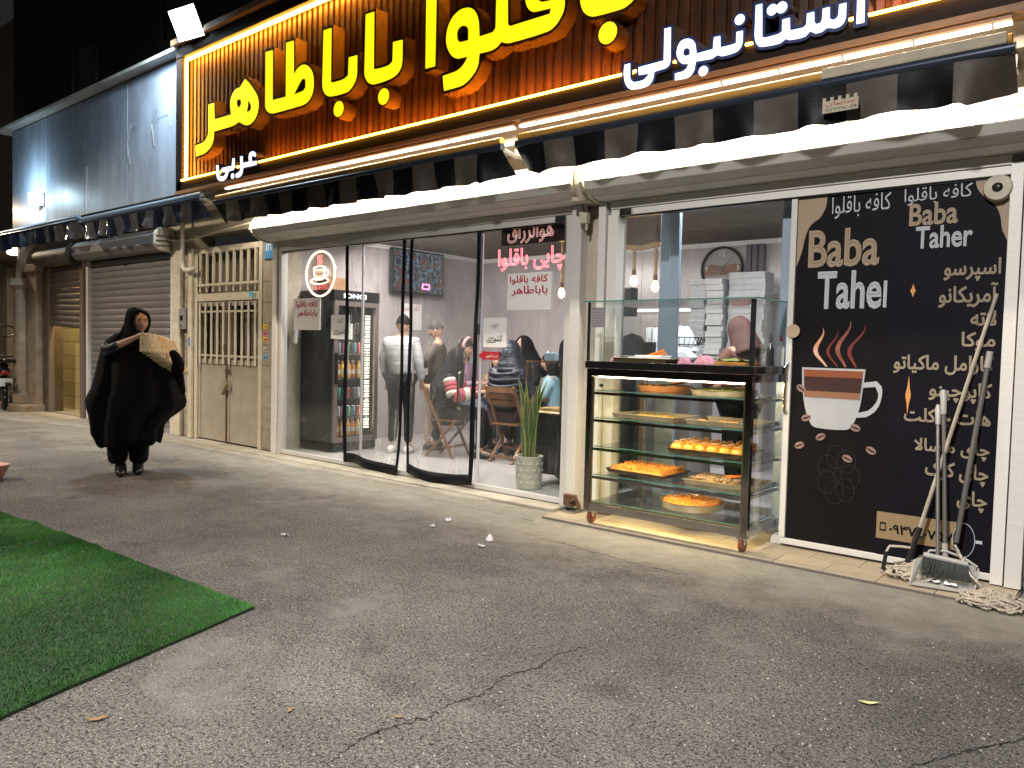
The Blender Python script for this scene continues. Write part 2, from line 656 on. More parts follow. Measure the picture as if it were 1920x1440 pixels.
def nz(x, y=0.0, z=0.0):
    return mnoise.noise(Vector((x, y, z)))
LETTERS=[('y',[(-9.606,4.525),(-9.458,4.524),(-9.45,4.319),(-9.398,4.308),(-9.056,4.305),(-9.078,4.401),(-9.07,4.49),(-9.021,4.555),(-8.945,4.598),(-8.846,4.605),(-8.738,4.683),(-8.645,4.612),(-8.541,4.513),(-8.468,4.427),(-8.438,4.351),(-8.44,4.272),(-8.471,4.198),(-8.535,4.137),(-8.623,4.104),(-8.696,4.104),(-8.771,4.126),(-8.878,4.172),(-8.969,4.152),(-9.093,4.147),(-9.461,4.148),(-9.468,4.064),(-9.509,3.993),(-9.591,3.937),(-9.708,3.902),(-9.914,3.891),(-9.937,4.048),(-9.795,4.053),(-9.693,4.072),(-9.627,4.114),(-9.602,4.178)],[[(-8.874,4.453),(-8.828,4.426),(-8.828,4.389),(-8.873,4.352),(-8.919,4.397),(-8.924,4.443)],[(-8.664,4.4),(-8.612,4.342),(-8.604,4.293),(-8.633,4.274),(-8.699,4.273),(-8.673,4.329)]]),('y',[(-8.303,4.908),(-8.146,4.896),(-8.143,4.316),(-7.88,4.306),(-7.885,4.921),(-7.728,4.911),(-7.721,4.528),(-7.67,4.57),(-7.594,4.598),(-7.518,4.597),(-7.443,4.559),(-7.38,4.495),(-7.347,4.415),(-7.345,4.312),(-7.368,4.236),(-7.423,4.18),(-7.497,4.149),(-7.598,4.141),(-8.126,4.15),(-8.21,4.169),(-8.273,4.215),(-8.302,4.279)],[[(-7.71,4.3),(-7.615,4.395),(-7.565,4.433),(-7.528,4.433),(-7.502,4.409),(-7.501,4.335),(-7.538,4.309)]]),('y',[(-7.18,4.892),(-7.034,4.886),(-7.033,4.304),(-6.999,4.295),(-6.801,4.294),(-6.744,4.318),(-6.737,4.504),(-6.589,4.498),(-6.589,4.313),(-6.615,4.23),(-6.684,4.164),(-6.769,4.135),(-7.018,4.141),(-7.109,4.167),(-7.171,4.23),(-7.191,4.317)],[]),('y',[(-6.469,4.884),(-6.326,4.88),(-6.322,4.302),(-6.288,4.29),(-6.092,4.287),(-6.041,4.31),(-6.036,4.503),(-5.888,4.495),(-5.887,4.294),(-5.912,4.208),(-5.986,4.156),(-6.075,4.136),(-6.311,4.131),(-6.393,4.156),(-6.448,4.21),(-6.475,4.281)],[]),('y',[(-5.569,5.077),(-5.418,5.066),(-5.421,4.129),(-5.561,4.132)],[]),('y',[(-4.855,4.284),(-4.698,4.284),(-4.669,4.308),(-4.668,4.554),(-4.674,4.875),(-4.538,4.86),(-4.517,4.314),(-4.488,4.289),(-4.453,4.288),(-4.063,4.285),(-4.052,4.319),(-4.198,4.33),(-4.246,4.339),(-4.296,4.378),(-4.328,4.442),(-4.335,4.512),(-4.304,4.609),(-4.228,4.654),(-4.131,4.635),(-4.035,4.563),(-3.958,4.469),(-3.905,4.368),(-3.906,4.282),(-3.941,4.218),(-3.994,4.165),(-4.077,4.134),(-4.499,4.134),(-4.55,4.146),(-4.592,4.165),(-4.643,4.132),(-4.717,4.117),(-4.846,4.122),(-4.85,4.122),(-4.86,4.04),(-4.893,3.977),(-4.953,3.926),(-5.023,3.888),(-5.103,3.872),(-5.301,3.871),(-5.324,4.023),(-5.153,4.031),(-5.081,4.054),(-5.029,4.095),(-5.007,4.125),(-5.119,4.133),(-5.184,4.16),(-5.241,4.218),(-5.28,4.299),(-5.287,4.378),(-5.262,4.47),(-5.204,4.54),(-5.123,4.581),(-5.043,4.586),(-4.972,4.568),(-4.918,4.526),(-4.882,4.466),(-4.862,4.386)],[[(-5.056,4.42),(-5.011,4.39),(-5.001,4.356),(-5.0,4.283),(-5.088,4.286),(-5.124,4.308),(-5.136,4.343),(-5.136,4.388),(-5.11,4.417)],[(-4.127,4.493),(-4.079,4.458),(-4.067,4.396),(-4.143,4.405),(-4.192,4.436),(-4.184,4.486)]]),('y',[(-3.755,4.314),(-3.726,4.221),(-3.68,4.171),(-3.627,4.145),(-3.559,4.137),(-3.343,4.134),(-3.287,4.15),(-3.24,4.179),(-3.214,4.233),(-3.201,4.397),(-3.344,4.404),(-3.349,4.31),(-3.381,4.291),(-3.62,4.296),(-3.627,4.764),(-3.78,4.776)],[]),('w',[(-3.31,3.703),(-3.251,3.704),(-3.247,3.59),(-3.223,3.557),(-3.194,3.549),(-3.124,3.554),(-3.093,3.58),(-3.179,3.587),(-3.185,3.657),(-2.966,3.662),(-2.968,3.899),(-2.904,3.897),(-2.898,3.653),(-2.909,3.612),(-2.945,3.59),(-3.034,3.585),(-3.041,3.543),(-3.065,3.504),(-3.108,3.482),(-3.23,3.486),(-3.277,3.515),(-3.305,3.568),(-3.317,3.643)],[]),('w',[(-2.686,3.654),(-2.567,3.658),(-2.562,3.74),(-2.504,3.739),(-2.499,3.656),(-2.419,3.656),(-2.392,3.66),(-2.392,3.738),(-2.333,3.736),(-2.333,3.651),(-2.347,3.614),(-2.383,3.587),(-2.492,3.581),(-2.526,3.596),(-2.57,3.579),(-2.69,3.587),(-2.699,3.537),(-2.727,3.495),(-2.773,3.478),(-2.865,3.483),(-2.867,3.545),(-2.805,3.546),(-2.77,3.562),(-2.759,3.583),(-2.801,3.592),(-2.837,3.624),(-2.857,3.671),(-2.856,3.718),(-2.837,3.761),(-2.802,3.78),(-2.755,3.777),(-2.719,3.755),(-2.697,3.719)],[[(-2.775,3.704),(-2.751,3.689),(-2.75,3.658),(-2.779,3.655),(-2.795,3.673),(-2.793,3.696)]]),('w',[(-2.256,3.888),(-2.2,3.887),(-2.191,3.657),(-2.177,3.649),(-2.079,3.652),(-2.063,3.661),(-2.064,3.742),(-2.003,3.743),(-1.997,3.656),(-1.916,3.654),(-1.898,3.668),(-1.898,3.74),(-1.84,3.742),(-1.837,3.673),(-1.824,3.655),(-1.803,3.658),(-1.797,3.674),(-1.795,3.746),(-1.74,3.747),(-1.737,3.671),(-1.721,3.657),(-1.702,3.66),(-1.693,3.678),(-1.691,3.747),(-1.635,3.747),(-1.634,3.658),(-1.644,3.621),(-1.667,3.597),(-1.706,3.589),(-1.756,3.603),(-1.79,3.586),(-1.836,3.587),(-1.867,3.607),(-1.897,3.581),(-2.007,3.583),(-2.031,3.596),(-2.065,3.576),(-2.185,3.579),(-2.225,3.593),(-2.248,3.631),(-2.257,3.686)],[]),('w',[(-1.58,3.806),(-1.523,3.805),(-1.519,3.583),(-1.578,3.583)],[]),('w',[(-8.841,3.753),(-8.782,3.751),(-8.774,3.666),(-8.641,3.664),(-8.648,3.697),(-8.642,3.744),(-8.609,3.773),(-8.555,3.778),(-8.508,3.76),(-8.484,3.737),(-8.494,3.687),(-8.541,3.712),(-8.574,3.713),(-8.584,3.688),(-8.573,3.665),(-8.54,3.656),(-8.467,3.654),(-8.466,3.595),(-8.762,3.597),(-8.776,3.557),(-8.796,3.523),(-8.837,3.498),(-8.879,3.49),(-8.935,3.496),(-8.943,3.552),(-8.887,3.56),(-8.845,3.577),(-8.832,3.61)],[]),('w',[(-9.406,3.722),(-9.343,3.714),(-9.33,3.596),(-9.304,3.57),(-9.26,3.562),(-9.201,3.565),(-9.176,3.585),(-9.187,3.596),(-9.26,3.603),(-9.269,3.668),(-9.03,3.665),(-9.017,3.755),(-8.963,3.749),(-8.958,3.633),(-8.986,3.599),(-9.107,3.595),(-9.128,3.548),(-9.171,3.511),(-9.237,3.492),(-9.311,3.501),(-9.37,3.535),(-9.397,3.597)],[])]
DOTS=[('y',-6.896,3.989,0.082),('y',-6.165,3.985,0.081),('y',-3.472,3.983,0.085),('w',-2.632,3.51,0.036),('w',-2.366,3.814,0.036),('w',-2.132,3.822,0.037),('w',-2.067,3.821,0.038),('w',-9.01,3.53,0.033)]

# ================================================================ materials in use
def asphalt_mat():
    mt, n, b = _nodes('asphalt')
    L = n.links
    tc = n.nodes.new('ShaderNodeTexCoord')

    def noise(scale, detail=6, rough=0.6, st=None):
        q = n.nodes.new('ShaderNodeTexNoise')
        q.inputs['Scale'].default_value = scale
        q.inputs['Detail'].default_value = detail
        q.inputs['Roughness'].default_value = rough
        L.new(tc.outputs['Object'], q.inputs['Vector'])
        return q.outputs[0]

    def ramp(sock, p0, p1, c0, c1):
        q = n.nodes.new('ShaderNodeValToRGB')
        q.color_ramp.elements[0].position = p0
        q.color_ramp.elements[1].position = p1
        q.color_ramp.elements[0].color = (*c0, 1)
        q.color_ramp.elements[1].color = (*c1, 1)
        L.new(sock, q.inputs[0])
        return q.outputs[0]

    def mix(f, a, c, mode='MIX'):
        q = n.nodes.new('ShaderNodeMixRGB')
        q.blend_type = mode
        if isinstance(f, float):
            q.inputs[0].default_value = f
        else:
            L.new(f, q.inputs[0])
        L.new(a, q.inputs[1])
        L.new(c, q.inputs[2])
        return q.outputs[0]
    base = ramp(noise(0.9, 9, 0.7), 0.36, 0.66, (0.20, 0.19, 0.180), (0.35, 0.335, 0.305))
    grit = ramp(noise(120, 4, 0.75), 0.36, 0.66, (0.30, 0.30, 0.31), (1.55, 1.55, 1.52))
    vo = n.nodes.new('ShaderNodeTexVoronoi')
    vo.inputs['Scale'].default_value = 105
    L.new(tc.outputs['Object'], vo.inputs['Vector'])
    stone = ramp(vo.outputs['Distance'], 0.25, 0.6, (1.15, 1.12, 1.08), (0.62, 0.62, 0.64))
    pits = ramp(noise(62, 5, 0.65), 0.38, 0.47, (0.16, 0.16, 0.17), (1, 1, 1))
    wear = ramp(noise(0.8, 5, 0.7), 0.56, 0.68, (1, 1, 1), (0.25, 0.25, 0.25))   # smooth dusty areas lose their pits
    c = mix(1.0, base, grit, 'MULTIPLY')
    c = mix(1.0, c, stone, 'MULTIPLY')
    cp = mix(1.0, c, pits, 'MULTIPLY')
    c = mix(wear, base, cp)
    # trodden cement dust towards the shop fronts: paler and smoother, with a ragged edge
    sx = n.nodes.new('ShaderNodeSeparateXYZ')
    L.new(tc.outputs['Object'], sx.inputs[0])

    def mth(op, a_, b_):
        q = n.nodes.new('ShaderNodeMath')
        q.operation = op
        for i_, v_ in enumerate((a_, b_)):
            if isinstance(v_, (int, float)):
                q.inputs[i_].default_value = v_
            else:
                L.new(v_, q.inputs[i_])
        return q.outputs[0]
    d0 = mth('ADD', sx.outputs[1], 1.75)
    d1 = mth('ADD', d0, mth('MULTIPLY', mth('SUBTRACT', noise(1.3, 7, 0.7), 0.5), 3.2))
    d2 = mth('ADD', d1, mth('MULTIPLY', mth('SUBTRACT', noise(14, 5, 0.7), 0.5), 0.9))
    stain = ramp(noise(1.9, 4, 0.6), 0.60, 0.74, (1, 1, 1), (0.62, 0.60, 0.60))
    c = mix(1.0, c, stain, 'MULTIPLY')
    dm = ramp(d2, 0.05, 0.75, (0, 0, 0), (0.92, 0.92, 0.92))
    dust = ramp(noise(5, 8, 0.75), 0.35, 0.65, (0.25, 0.235, 0.20), (0.37, 0.345, 0.29))
    finegr = ramp(noise(150, 3, 0.7), 0.3, 0.7, (0.75, 0.75, 0.75), (1.18, 1.18, 1.18))
    dust = mix(1.0, dust, finegr, 'MULTIPLY')
    c = mix(dm, c, dust)
    L.new(c, b.inputs['Base Color'])
    b.inputs['Roughness'].default_value = 0.86
    b.inputs['Specular IOR Level'].default_value = 0.3
    bp = n.nodes.new('ShaderNodeBump')
    bp.inputs['Strength'].default_value = 0.9
    bp.inputs['Distance'].default_value = 0.012
    hh = mix(0.5, pits, grit)
    L.new(hh, bp.inputs['Height'])
    L.new(bp.outputs[0], b.inputs['Normal'])
    return mt


M_asph = asphalt_mat()
M_conc = mat('concrete', (0.34, 0.31, 0.26), 0.85, rgb2=(0.22, 0.20, 0.17), vs=3.0, bump=0.9, bs=45)
M_step = mat('step_stone', (0.32, 0.29, 0.235), 0.7, var=0.22, vs=5, bump=0.25, bs=45, rnd=0.12)
M_tile = mat('beige_tile', (0.31, 0.255, 0.185), 0.45, var=0.12, vs=7, bump=0.08, bs=30, rnd=0.10)
M_grout = mat('grout', (0.12, 0.10, 0.08), 0.9)
M_render = mat('wall_render', (0.42, 0.37, 0.29), 0.85, var=0.22, vs=4, bump=0.35, bs=35)
M_cream = mat('cream_paint', (0.50, 0.45, 0.35), 0.6, var=0.22, vs=9, bump=0.12, bs=50)
M_darkwall = mat('dark_brick', (0.016, 0.013, 0.015), 0.9, var=0.3, vs=2, bump=0.3, bs=30)
M_alu = mat('aluminium_white', (0.56, 0.55, 0.52), 0.42, metal=0.0, var=0.07, vs=3, rnd=0.04, spec=0.6)
M_alub = mat('aluminium_grooved', (0.64, 0.62, 0.58), 0.42, metal=0.1, rnd=0.13, var=0.06, vs=18, stretch=(0.15, 1, 3), bump=0.05, bs=60)
M_frame = mat('aluminium_blue', (0.42, 0.52, 0.64), 0.35, metal=0.6, var=0.06, vs=3)
M_clad = mat('grey_cladding', (0.20, 0.235, 0.29), 0.4, var=0.26, vs=3.2, stretch=(1, 1, 0.3), rnd=0.25, bump=0.05, bs=4, spec=0.5)
M_roof = mat('zinc_cap', (0.40, 0.40, 0.38), 0.6, var=0.2, vs=3)
M_wood = mat('sign_plank', (0.085, 0.032, 0.012), 0.36, var=0.55, vs=7, stretch=(6, 2, 0.6), bump=0.18, bs=22, rnd=0.35, spec=0.35)
M_wframe = mat('sign_frame_wood', (0.012, 0.006, 0.004), 0.6, spec=0.2, var=0.4, vs=6, stretch=(0.4, 2, 3), bump=0.1, bs=15)
M_wlight = mat('sign_trim_wood', (0.28, 0.14, 0.06), 0.5, var=0.3, vs=8, stretch=(0.3, 2, 2))
M_slat = mat('shutter_slat', (0.19, 0.178, 0.178), 0.5, metal=0.35, var=0.18, vs=6, stretch=(0.4, 1, 3), rnd=0.07)
M_slat2 = mat('brown_shutter_slat', (0.11, 0.088, 0.078), 0.6, metal=0.2, var=0.25, vs=5, rnd=0.08)
M_door = mat('door_paint', (0.33, 0.30, 0.25), 0.55, var=0.14, vs=5, bump=0.06, bs=25)
M_doorbar = mat('door_bars', (0.50, 0.45, 0.35), 0.55, var=0.14, vs=14)
M_dark = mat('dark_void', (0.02, 0.018, 0.016), 0.9)
M_rust = mat('rusty_steel', (0.11, 0.06, 0.035), 0.8, metal=0.3, var=0.4, vs=20)
M_blk = mat('black_plastic', (0.012, 0.012, 0.013), 0.35)
M_blkm = mat('black_panel', (0.012, 0.012, 0.014), 0.28, var=0.2, vs=2)
M_marble = mat('marble_panel', (0.50, 0.455, 0.445), 0.22, rgb2=(0.35, 0.32, 0.33), vs=2.2, stretch=(1, 1, 0.5), spec=0.6)
M_ceil = mat('ceiling_plaster', (0.17, 0.145, 0.125), 0.9, var=0.2, vs=5, bump=0.8, bs=60)
M_floor = mat('cafe_floor', (0.52, 0.50, 0.48), 0.18, var=0.06, vs=2)
M_white = mat('white_paint', (0.75, 0.74, 0.72), 0.5)
M_paper = mat('paper_sheet', (0.78, 0.76, 0.74), 0.7)
M_steel = mat('steel', (0.55, 0.53, 0.50), 0.22, metal=1.0, var=0.08, vs=10)
M_glass = glassmat('shop_glass', tint=(0.95, 0.97, 0.965), base=0.02, haze=0.05)
M_pvc = glassmat('clear_pvc', tint=(0.94, 0.94, 0.94), gloss=1.0, rough=0.10, base=0.02, bump=1.0, bs=7, haze=0.5)
M_cglass = glassmat('case_glass', tint=(0.982, 0.995, 0.988), base=0.0)
M_gedge = mat('glass_edge', (0.08, 0.22, 0.17), 0.2)

# ================================================================ GROUND
g = MB()
g.grid(lambda u, v: (-60 + 90 * u, -40 + 80 * v, 0.0), 6, 6)
struct('street', g, M_asph)

# worn concrete apron along the shop fronts, with an uneven broken edge (its own level step of a few millimetres)
edge = [(-16.6, -1.05), (-15.1, -0.95), (-14.0, -0.62), (-13.0, -0.45), (-11.7, -0.42), (-10.7, -0.34), (-9.6, -0.36), (-8.4, -0.34), (-7.6, -0.40), (-6.9, -0.36),
        (-6.3, -0.30), (-5.7, -0.22), (-5.2, -0.34), (-4.9, -0.28), (-4.6, -0.16), (-4.4, -0.06)]
pe = []
for i in range(len(edge) - 1):
    for k in range(6):
        t = k / 6
        x = edge[i][0] * (1 - t) + edge[i + 1][0] * t
        y = edge[i][1] * (1 - t) + edge[i + 1][1] * t
        pe.append((x, y + 0.05 * nz(x * 3.1, 2) + 0.025 * nz(x * 11, 5)))
a = MB()
vs, fs = [], []
for x, y in pe:
    vs += [(x, y - 0.02, 0.001), (x, y, 0.014 + 0.004 * nz(x * 5)), (x, y * 0.5, 0.022), (x, 0.02, 0.026)]
for i in range(len(pe) - 1):
    for k in range(3):
        fs.append((i * 4 + k, (i + 1) * 4 + k, (i + 1) * 4 + k + 1, i * 4 + k + 1))
a.add(vs, fs)
a.f = [f_ for f_ in a.f if a.v[f_[0]][0] < -4.3]
struct('pavement', a, M_conc)

# long crack running across the asphalt and the one beside the apron
ck = MB()
for pts in ([(-2.07, -2.63), (-2.12, -2.82), (-2.09, -2.99), (-2.14, -3.16), (-2.1, -3.38), (-2.13, -3.52), (-2.12, -3.66), (-2.17, -3.84), (-2.18, -3.94), (-2.16, -4.03), (-2.12, -4.15)],
            [(-5.87, -0.52), (-5.58, -0.54), (-5.19, -0.6), (-4.98, -0.56), (-4.61, -0.63), (-4.28, -0.61), (-3.95, -0.65)],
            [(-3.74, -1.03), (-3.51, -1.08), (-3.32, -1.07), (-3.05, -1.12), (-2.86, -1.14), (-2.62, -1.18), (-2.46, -1.17), (-2.31, -1.19)],
            [(-7.62, -3.45), (-7.69, -3.18), (-7.8, -2.92), (-7.92, -2.64), (-7.81, -2.23)],
            [(-0.6, -2.78), (-0.53, -2.64), (-0.45, -2.48), (-0.37, -2.35), (-0.31, -2.24)]):
    q = []
    for i in range(len(pts) - 1):
        for k in range(14):
            t = k / 14
            q.append(Vector((pts[i][0] * (1 - t) + pts[i + 1][0] * t + 0.03 * nz(i * 3 + t * 6, 1), pts[i][1] * (1 - t) + pts[i + 1][1] * t + 0.03 * nz(i * 3 + t * 6, 9), 0)))
    v2, f2 = [], []
    for i, p in enumerate(q):
        w = 0.0025 + 0.010 * abs(nz(i * 0.45, 3)) * abs(nz(i * 0.13, 8)) * 3
        v2 += [(p.x - w, p.y + w, 0.0015), (p.x + w, p.y - w, 0.0015)]
    for i in range(len(q) - 1):
        f2.append((i * 2, i * 2 + 1, i * 2 + 3, i * 2 + 2))
    ck.add(v2, f2)
tag(ck.build('crack', mat('crack_dirt', (0.012, 0.011, 0.011), 0.95), kind='stuff'), 'dark broken cracks running through the asphalt', 'crack')

# tiled step under and beside the pastry cart
st = thing('tiled_step', 'low step of beige tiles under the pastry cart and banners', 'step', (-2.3, -0.2, 0))
MB().box(-3.98, -0.56, -0.499, 0.06, 0.0, 0.014).build('bedding', M_grout, st)
me0 = None
k = 0
for row, (y0, y1) in enumerate(((-0.497, -0.26), (-0.255, 0.03))):
    x = -3.975 + (0.16 if row else 0)
    first = True
    while x < -0.57:
        w = 0.335 if not (first and row) else 0.335
        x1 = min(x + w, -0.57)
        if x1 - x > 0.06:
            MB().box(x, x1 - 0.004, y0, y1, 0.010, 0.0225 + 0.0015 * random.random()).build('tile', M_tile, st, bevel=0.002)
        x += w
        first = False
# stone sill pieces under the glass front and door
sl = thing('stone_threshold', 'row of worn cream stone slabs at the foot of the glass front and metal door', 'threshold', (-7.3, -0.1, 0))
x = -10.68
while x < -4.1:
    w = random.uniform(0.55, 0.85)
    x1 = min(x + w, -4.06)
    y0 = -0.27 + 0.04 * random.random()
    MB().box(x, x1 - 0.006, y0, 0.04, 0.0, 0.027 + 0.003 * random.random()).build('slab', M_step, sl, bevel=0.004)
    x += w

# ================================================================ BUILDING SHELL
b = thing('shop_building', 'cream rendered building holding the baklava cafe, metal door and shutters', 'building', (-7.5, 1, 0))
w = MB()
w.box(-18.0, -8.72, 0.02, 0.30, 2.98, 3.62)          # band over the shutters
w.box(-8.72, 0.35, 0.02, 0.30, 2.72, 3.62)
w.box(-9.04, -8.63, 0.04, 0.30, 0.0, 2.98)
w.box(-11.13, -10.90, 0.03, 0.30, 0.0, 2.98)
w.box(-14.62, -14.52, 0.03, 0.30, 0.0, 2.98)
w.box(-0.56, 0.35, 0.05, 0.40, 0.0, 2.72)
w.box(-11.4, -11.13, 0.06, 0.30, 0.0, 2.98)
w.box(-10.90, -10.78, -0.02, 0.30, 0.0, 2.98)
w.build('wall', M_render, b)
MB().box(-9.05, 0.35, -0.29, 0.0, 3.30, 3.62).build('fascia', M_render, b)
MB().box(-18.0, -9.05, -0.24, 0.0, 3.30, 3.5).build('fascia', M_render, b)
MB().box(-4.03, -3.69, 0.02, 0.26, 0.0, 2.98).build('wall', mat('marble_pier', (0.42, 0.37, 0.30), 0.4, var=0.2, vs=5), b)
MB().box(-18.0, 0.35, 0.02, 0.30, 3.62, 5.45).build('upper_wall', M_render, b)
for i in range(8):
    for xx in (-0.555, -0.10):
        MB().box(xx, xx + 0.44, 0.015, 0.048, 0.02 + i * 0.335, 0.02 + i * 0.335 + 0.325).build('stone_block', mat('dark_stone', (0.07, 0.055, 0.042), 0.85, var=0.4, vs=9, bump=0.6, bs=30, rnd=0.2), b, bevel=0.006)
# upper storeys set back and unlit
up = thing('upper_storeys', 'dark unlit brick storeys rising behind the roof edge of the shops', 'building', (-10, 4, 5.4))
MB().box(-19.5, 2.0, 0.45, 6.0, 5.45, 16).build('wall', M_darkwall, up)
for wx, wz in ((-15.75, 6.35), (-12.2, 6.9), (-8.0, 7.2)):
    f = MB()
    f.box(wx - 0.55, wx + 0.55, 0.40, 0.449, wz + 0.62, wz + 0.70).box(wx - 0.55, wx + 0.55, 0.38, 0.449, wz - 0.72, wz - 0.64)
    f.box(wx - 0.55, wx - 0.48, 0.40, 0.449, wz - 0.64, wz + 0.62).box(wx + 0.48, wx + 0.55, 0.40, 0.449, wz - 0.64, wz + 0.62)
    fo = f.build('window', mat('dim_frame', (0.035, 0.028, 0.028), 0.8), up)
    MB().box(wx - 0.48, wx + 0.48, 0.44, 0.447, wz - 0.64, wz + 0.62).build('pane', M_blkm, fo)
MB().tube([(-11.6, 0.40, 5.5), (-11.6, 0.40, 15)], 0.05, 8).build('drainpipe', mat('dim_pipe', (0.02, 0.017, 0.018), 0.8), up)
# interior shell of the cafe
MB().box(-8.85, 0.3, 0.06, 4.3, -0.05, 0.075).build('cafe_floor', M_floor, None, kind='structure')
inn = thing('cafe_interior', 'pale marble panelled walls and rough brown ceiling inside the cafe', 'room', (-4, 2, 0))
for i in range(8):        # side wall panels
    y0 = 0.30 + i * 0.48
    MB().box(-8.86, -8.80, y0, y0 + 0.476, 0.075, 2.93).build('wall_panel', M_marble, inn)
x = -8.8
while x < 0.2:
    MB().box(x, min(x + 0.615, 0.25), 4.0, 4.06, 0.075, 2.93).build('wall_panel', M_marble, inn)
    x += 0.62
MB().box(-0.55, -0.50, 0.30, 4.0, 0.075, 2.93).build('wall_panel', M_marble, inn)
MB().box(-8.86, 0.25, 0.30, 4.06, 2.93, 3.1).build('ceiling', M_ceil, inn)
MB().box(-8.80, -8.76, 0.30, 3.96, 2.87, 2.93).box(-8.80, -0.6, 3.96, 4.0, 2.87, 2.93).build('cornice', M_white, inn)
for i in range(3):
    MB().box(-4.13 + i * 0.085, -4.06 + i * 0.085, 3.93, 3.995, 1.0, 2.87).build('wall_slat', mat('grey_slat', (0.12, 0.10, 0.12), 0.5), inn)
MB().box(-8.85, -8.64, 0.05, 0.30, 0.075, 2.75).build('side_return', M_marble, inn)

# ---- tiled pier right of the metal door
pr = thing('tiled_pier', 'narrow pier of square grey stone tiles between metal door and glass front', 'pier', (-8.82, 0.02, 0))
z = 0.04
while z < 2.62:
    MB().box(-9.035, -8.735, -0.005, 0.038, z, z + 0.272).build('tile', mat('pier_tile', (0.31, 0.27, 0.21), 0.6, var=0.25, vs=6, bump=0.2, bs=30, rnd=0.14), pr, bevel=0.003)
    z += 0.277
pr2 = thing('patterned_pier', 'narrow strip of old patterned tiles between two cream posts left of the door', 'pier', (-11.0, 0.02, 0))
z = 0.04
while z < 2.85:
    MB().box(-11.10, -10.925, 0.0, 0.028, z, z + 0.176).build('tile', mat('old_tile', (0.30, 0.25, 0.19), 0.6, var=0.55, vs=26, bump=0.2, bs=30, rnd=0.2), pr2, bevel=0.003)
    z += 0.18
MB().box(-11.37, -11.13, -0.06, 0.03, 0.03, 2.95).build('post', M_cream, pr2, bevel=0.006)
MB().box(-10.90, -10.79, -0.06, -0.022, 0.03, 2.78).build('post', M_cream, pr2, bevel=0.006)

# stickers and number plate on the pier
np_ = put('house_number_plate', MB().box(-8.985, -8.80, -0.022, -0.008, 2.54, 2.80), mat('plate_blue', (0.08, 0.26, 0.50), 0.4), 'small blue enamel house number plate at the top of the tiled pier', 'number plate')
text('۱۲۱', (-8.955, -8.83, 2.64, 2.74), -0.0235, M_white, np_, bold=0.02)
for i, (z, w, c, l) in enumerate(((1.66, 0.10, (0.8, 0.5, 0.04), 'yellow and black advert sticker, topmost of the cluster on the tiled pier'), (1.57, 0.08, (0.7, 0.12, 0.30), 'pink advert sticker on the tiled pier under the yellow one'),
                                  (1.49, 0.09, (0.7, 0.36, 0.05), 'orange round advert sticker on the tiled pier'), (1.36, 0.09, (0.42, 0.44, 0.36), 'pale green faded sticker on the tiled pier'), (1.26, 0.10, (0.12, 0.36, 0.50), 'light blue sticker, lowest of the cluster on the tiled pier'))):
    s_ = put('sticker', MB().box(-9.02, -9.02 + w, -0.009, -0.0065, z - 0.03, z + 0.035), mat('sticker_%d' % i, c, 0.5, var=0.4, vs=40), l, 'sticker')
    MB().box(-9.00, -9.03 + w, -0.0105, -0.0092, z - 0.008, z + 0.004).build('print', M_blk, s_)
put('sticker', MB().box(-10.87, -10.83, -0.064, -0.061, 1.38, 1.50), mat('sticker_blue', (0.03, 0.16, 0.42), 0.5, var=0.4, vs=60), 'small dark blue sticker on the cream post left of the metal door', 'sticker')
put('sticker', MB().box(-9.28, -9.20, -0.058, -0.054, 2.05, 2.13), mat('sticker_cyan', (0.10, 0.40, 0.60), 0.5, var=0.4, vs=60), 'tiny light blue sticker on the top right of the door frame', 'sticker')

# ---- grey metal double door with barred windows
d = thing('metal_door', 'weathered cream grey metal double door with barred openings and a padlock', 'door', (-9.92, 0, 0.03))
fr = MB()
fr.box(-10.78, -10.70, -0.02, 0.10, 0.03, 2.78).box(-9.12, -9.04, -0.02, 0.10, 0.03, 2.78).box(-10.70, -9.12, -0.02, 0.10, 2.02, 2.13)
fr.box(-10.70, -9.12, -0.02, 0.10, 2.70, 2.78)
fr.build('frame', M_doorbar, d, bevel=0.004)
MB().box(-10.70, -9.12, 0.16, 0.20, 0.03, 2.70).build('backing', mat('door_backing', (0.10, 0.085, 0.065), 0.8, var=0.5, vs=3, stretch=(8, 1, 0.3)), d)
bar = MB().box(-0.022, 0.022, -0.012, 0.012, 0, 0.56)
first = None
for i in range(9):
    x = -10.63 + i * 0.178
    q = share(first, (x - wpos(d).x, -0.005, 2.15 - 0.03), d) if first else None
    if not first:
        first = bar.build('window_bar', M_doorbar, None)
        first.parent = d
        first.location = (x - wpos(d).x, -0.005, 2.12)
MB().box(-10.72, -9.10, -0.034, -0.021, 2.235, 2.268).build('cross_rail', M_doorbar, d)
for x0, x1 in ((-10.69, -9.925), (-9.905, -9.13)):
    lf = MB()
    lf.box(x0, x0 + 0.05, 0.0, 0.05, 0.05, 2.01).box(x1 - 0.05, x1, 0.0, 0.05, 0.05, 2.01)
    lf.box(x0 + 0.05, x1 - 0.05, 0.0, 0.05, 1.95, 2.01).box(x0 + 0.05, x1 - 0.05, 0.0, 0.05, 1.13, 1.20)
    lo = lf.build('leaf', M_door, d, bevel=0.003)
    MB().box(x0 + 0.05, x1 - 0.05, 0.015, 0.04, 0.05, 1.13).build('lower_panel', M_door, lo)
    MB().box(x0, x1, -0.013, -0.001, 1.24, 1.265).box(x0, x1, -0.013, -0.001, 1.86, 1.885).build('cross_rail', M_doorbar, lo)
    bo = None
    for k in range(5):
        x = x0 + 0.07 + k * (x1 - x0 - 0.13) / 4
        MB().box(x - 0.021, x + 0.021, -0.026, -0.014, 1.14, 2.0).build('window_bar', M_doorbar, lo)
MB().box(-9.93, -9.90, -0.012, 0.0, 0.05, 2.0).build('centre_strip', M_rust, d)
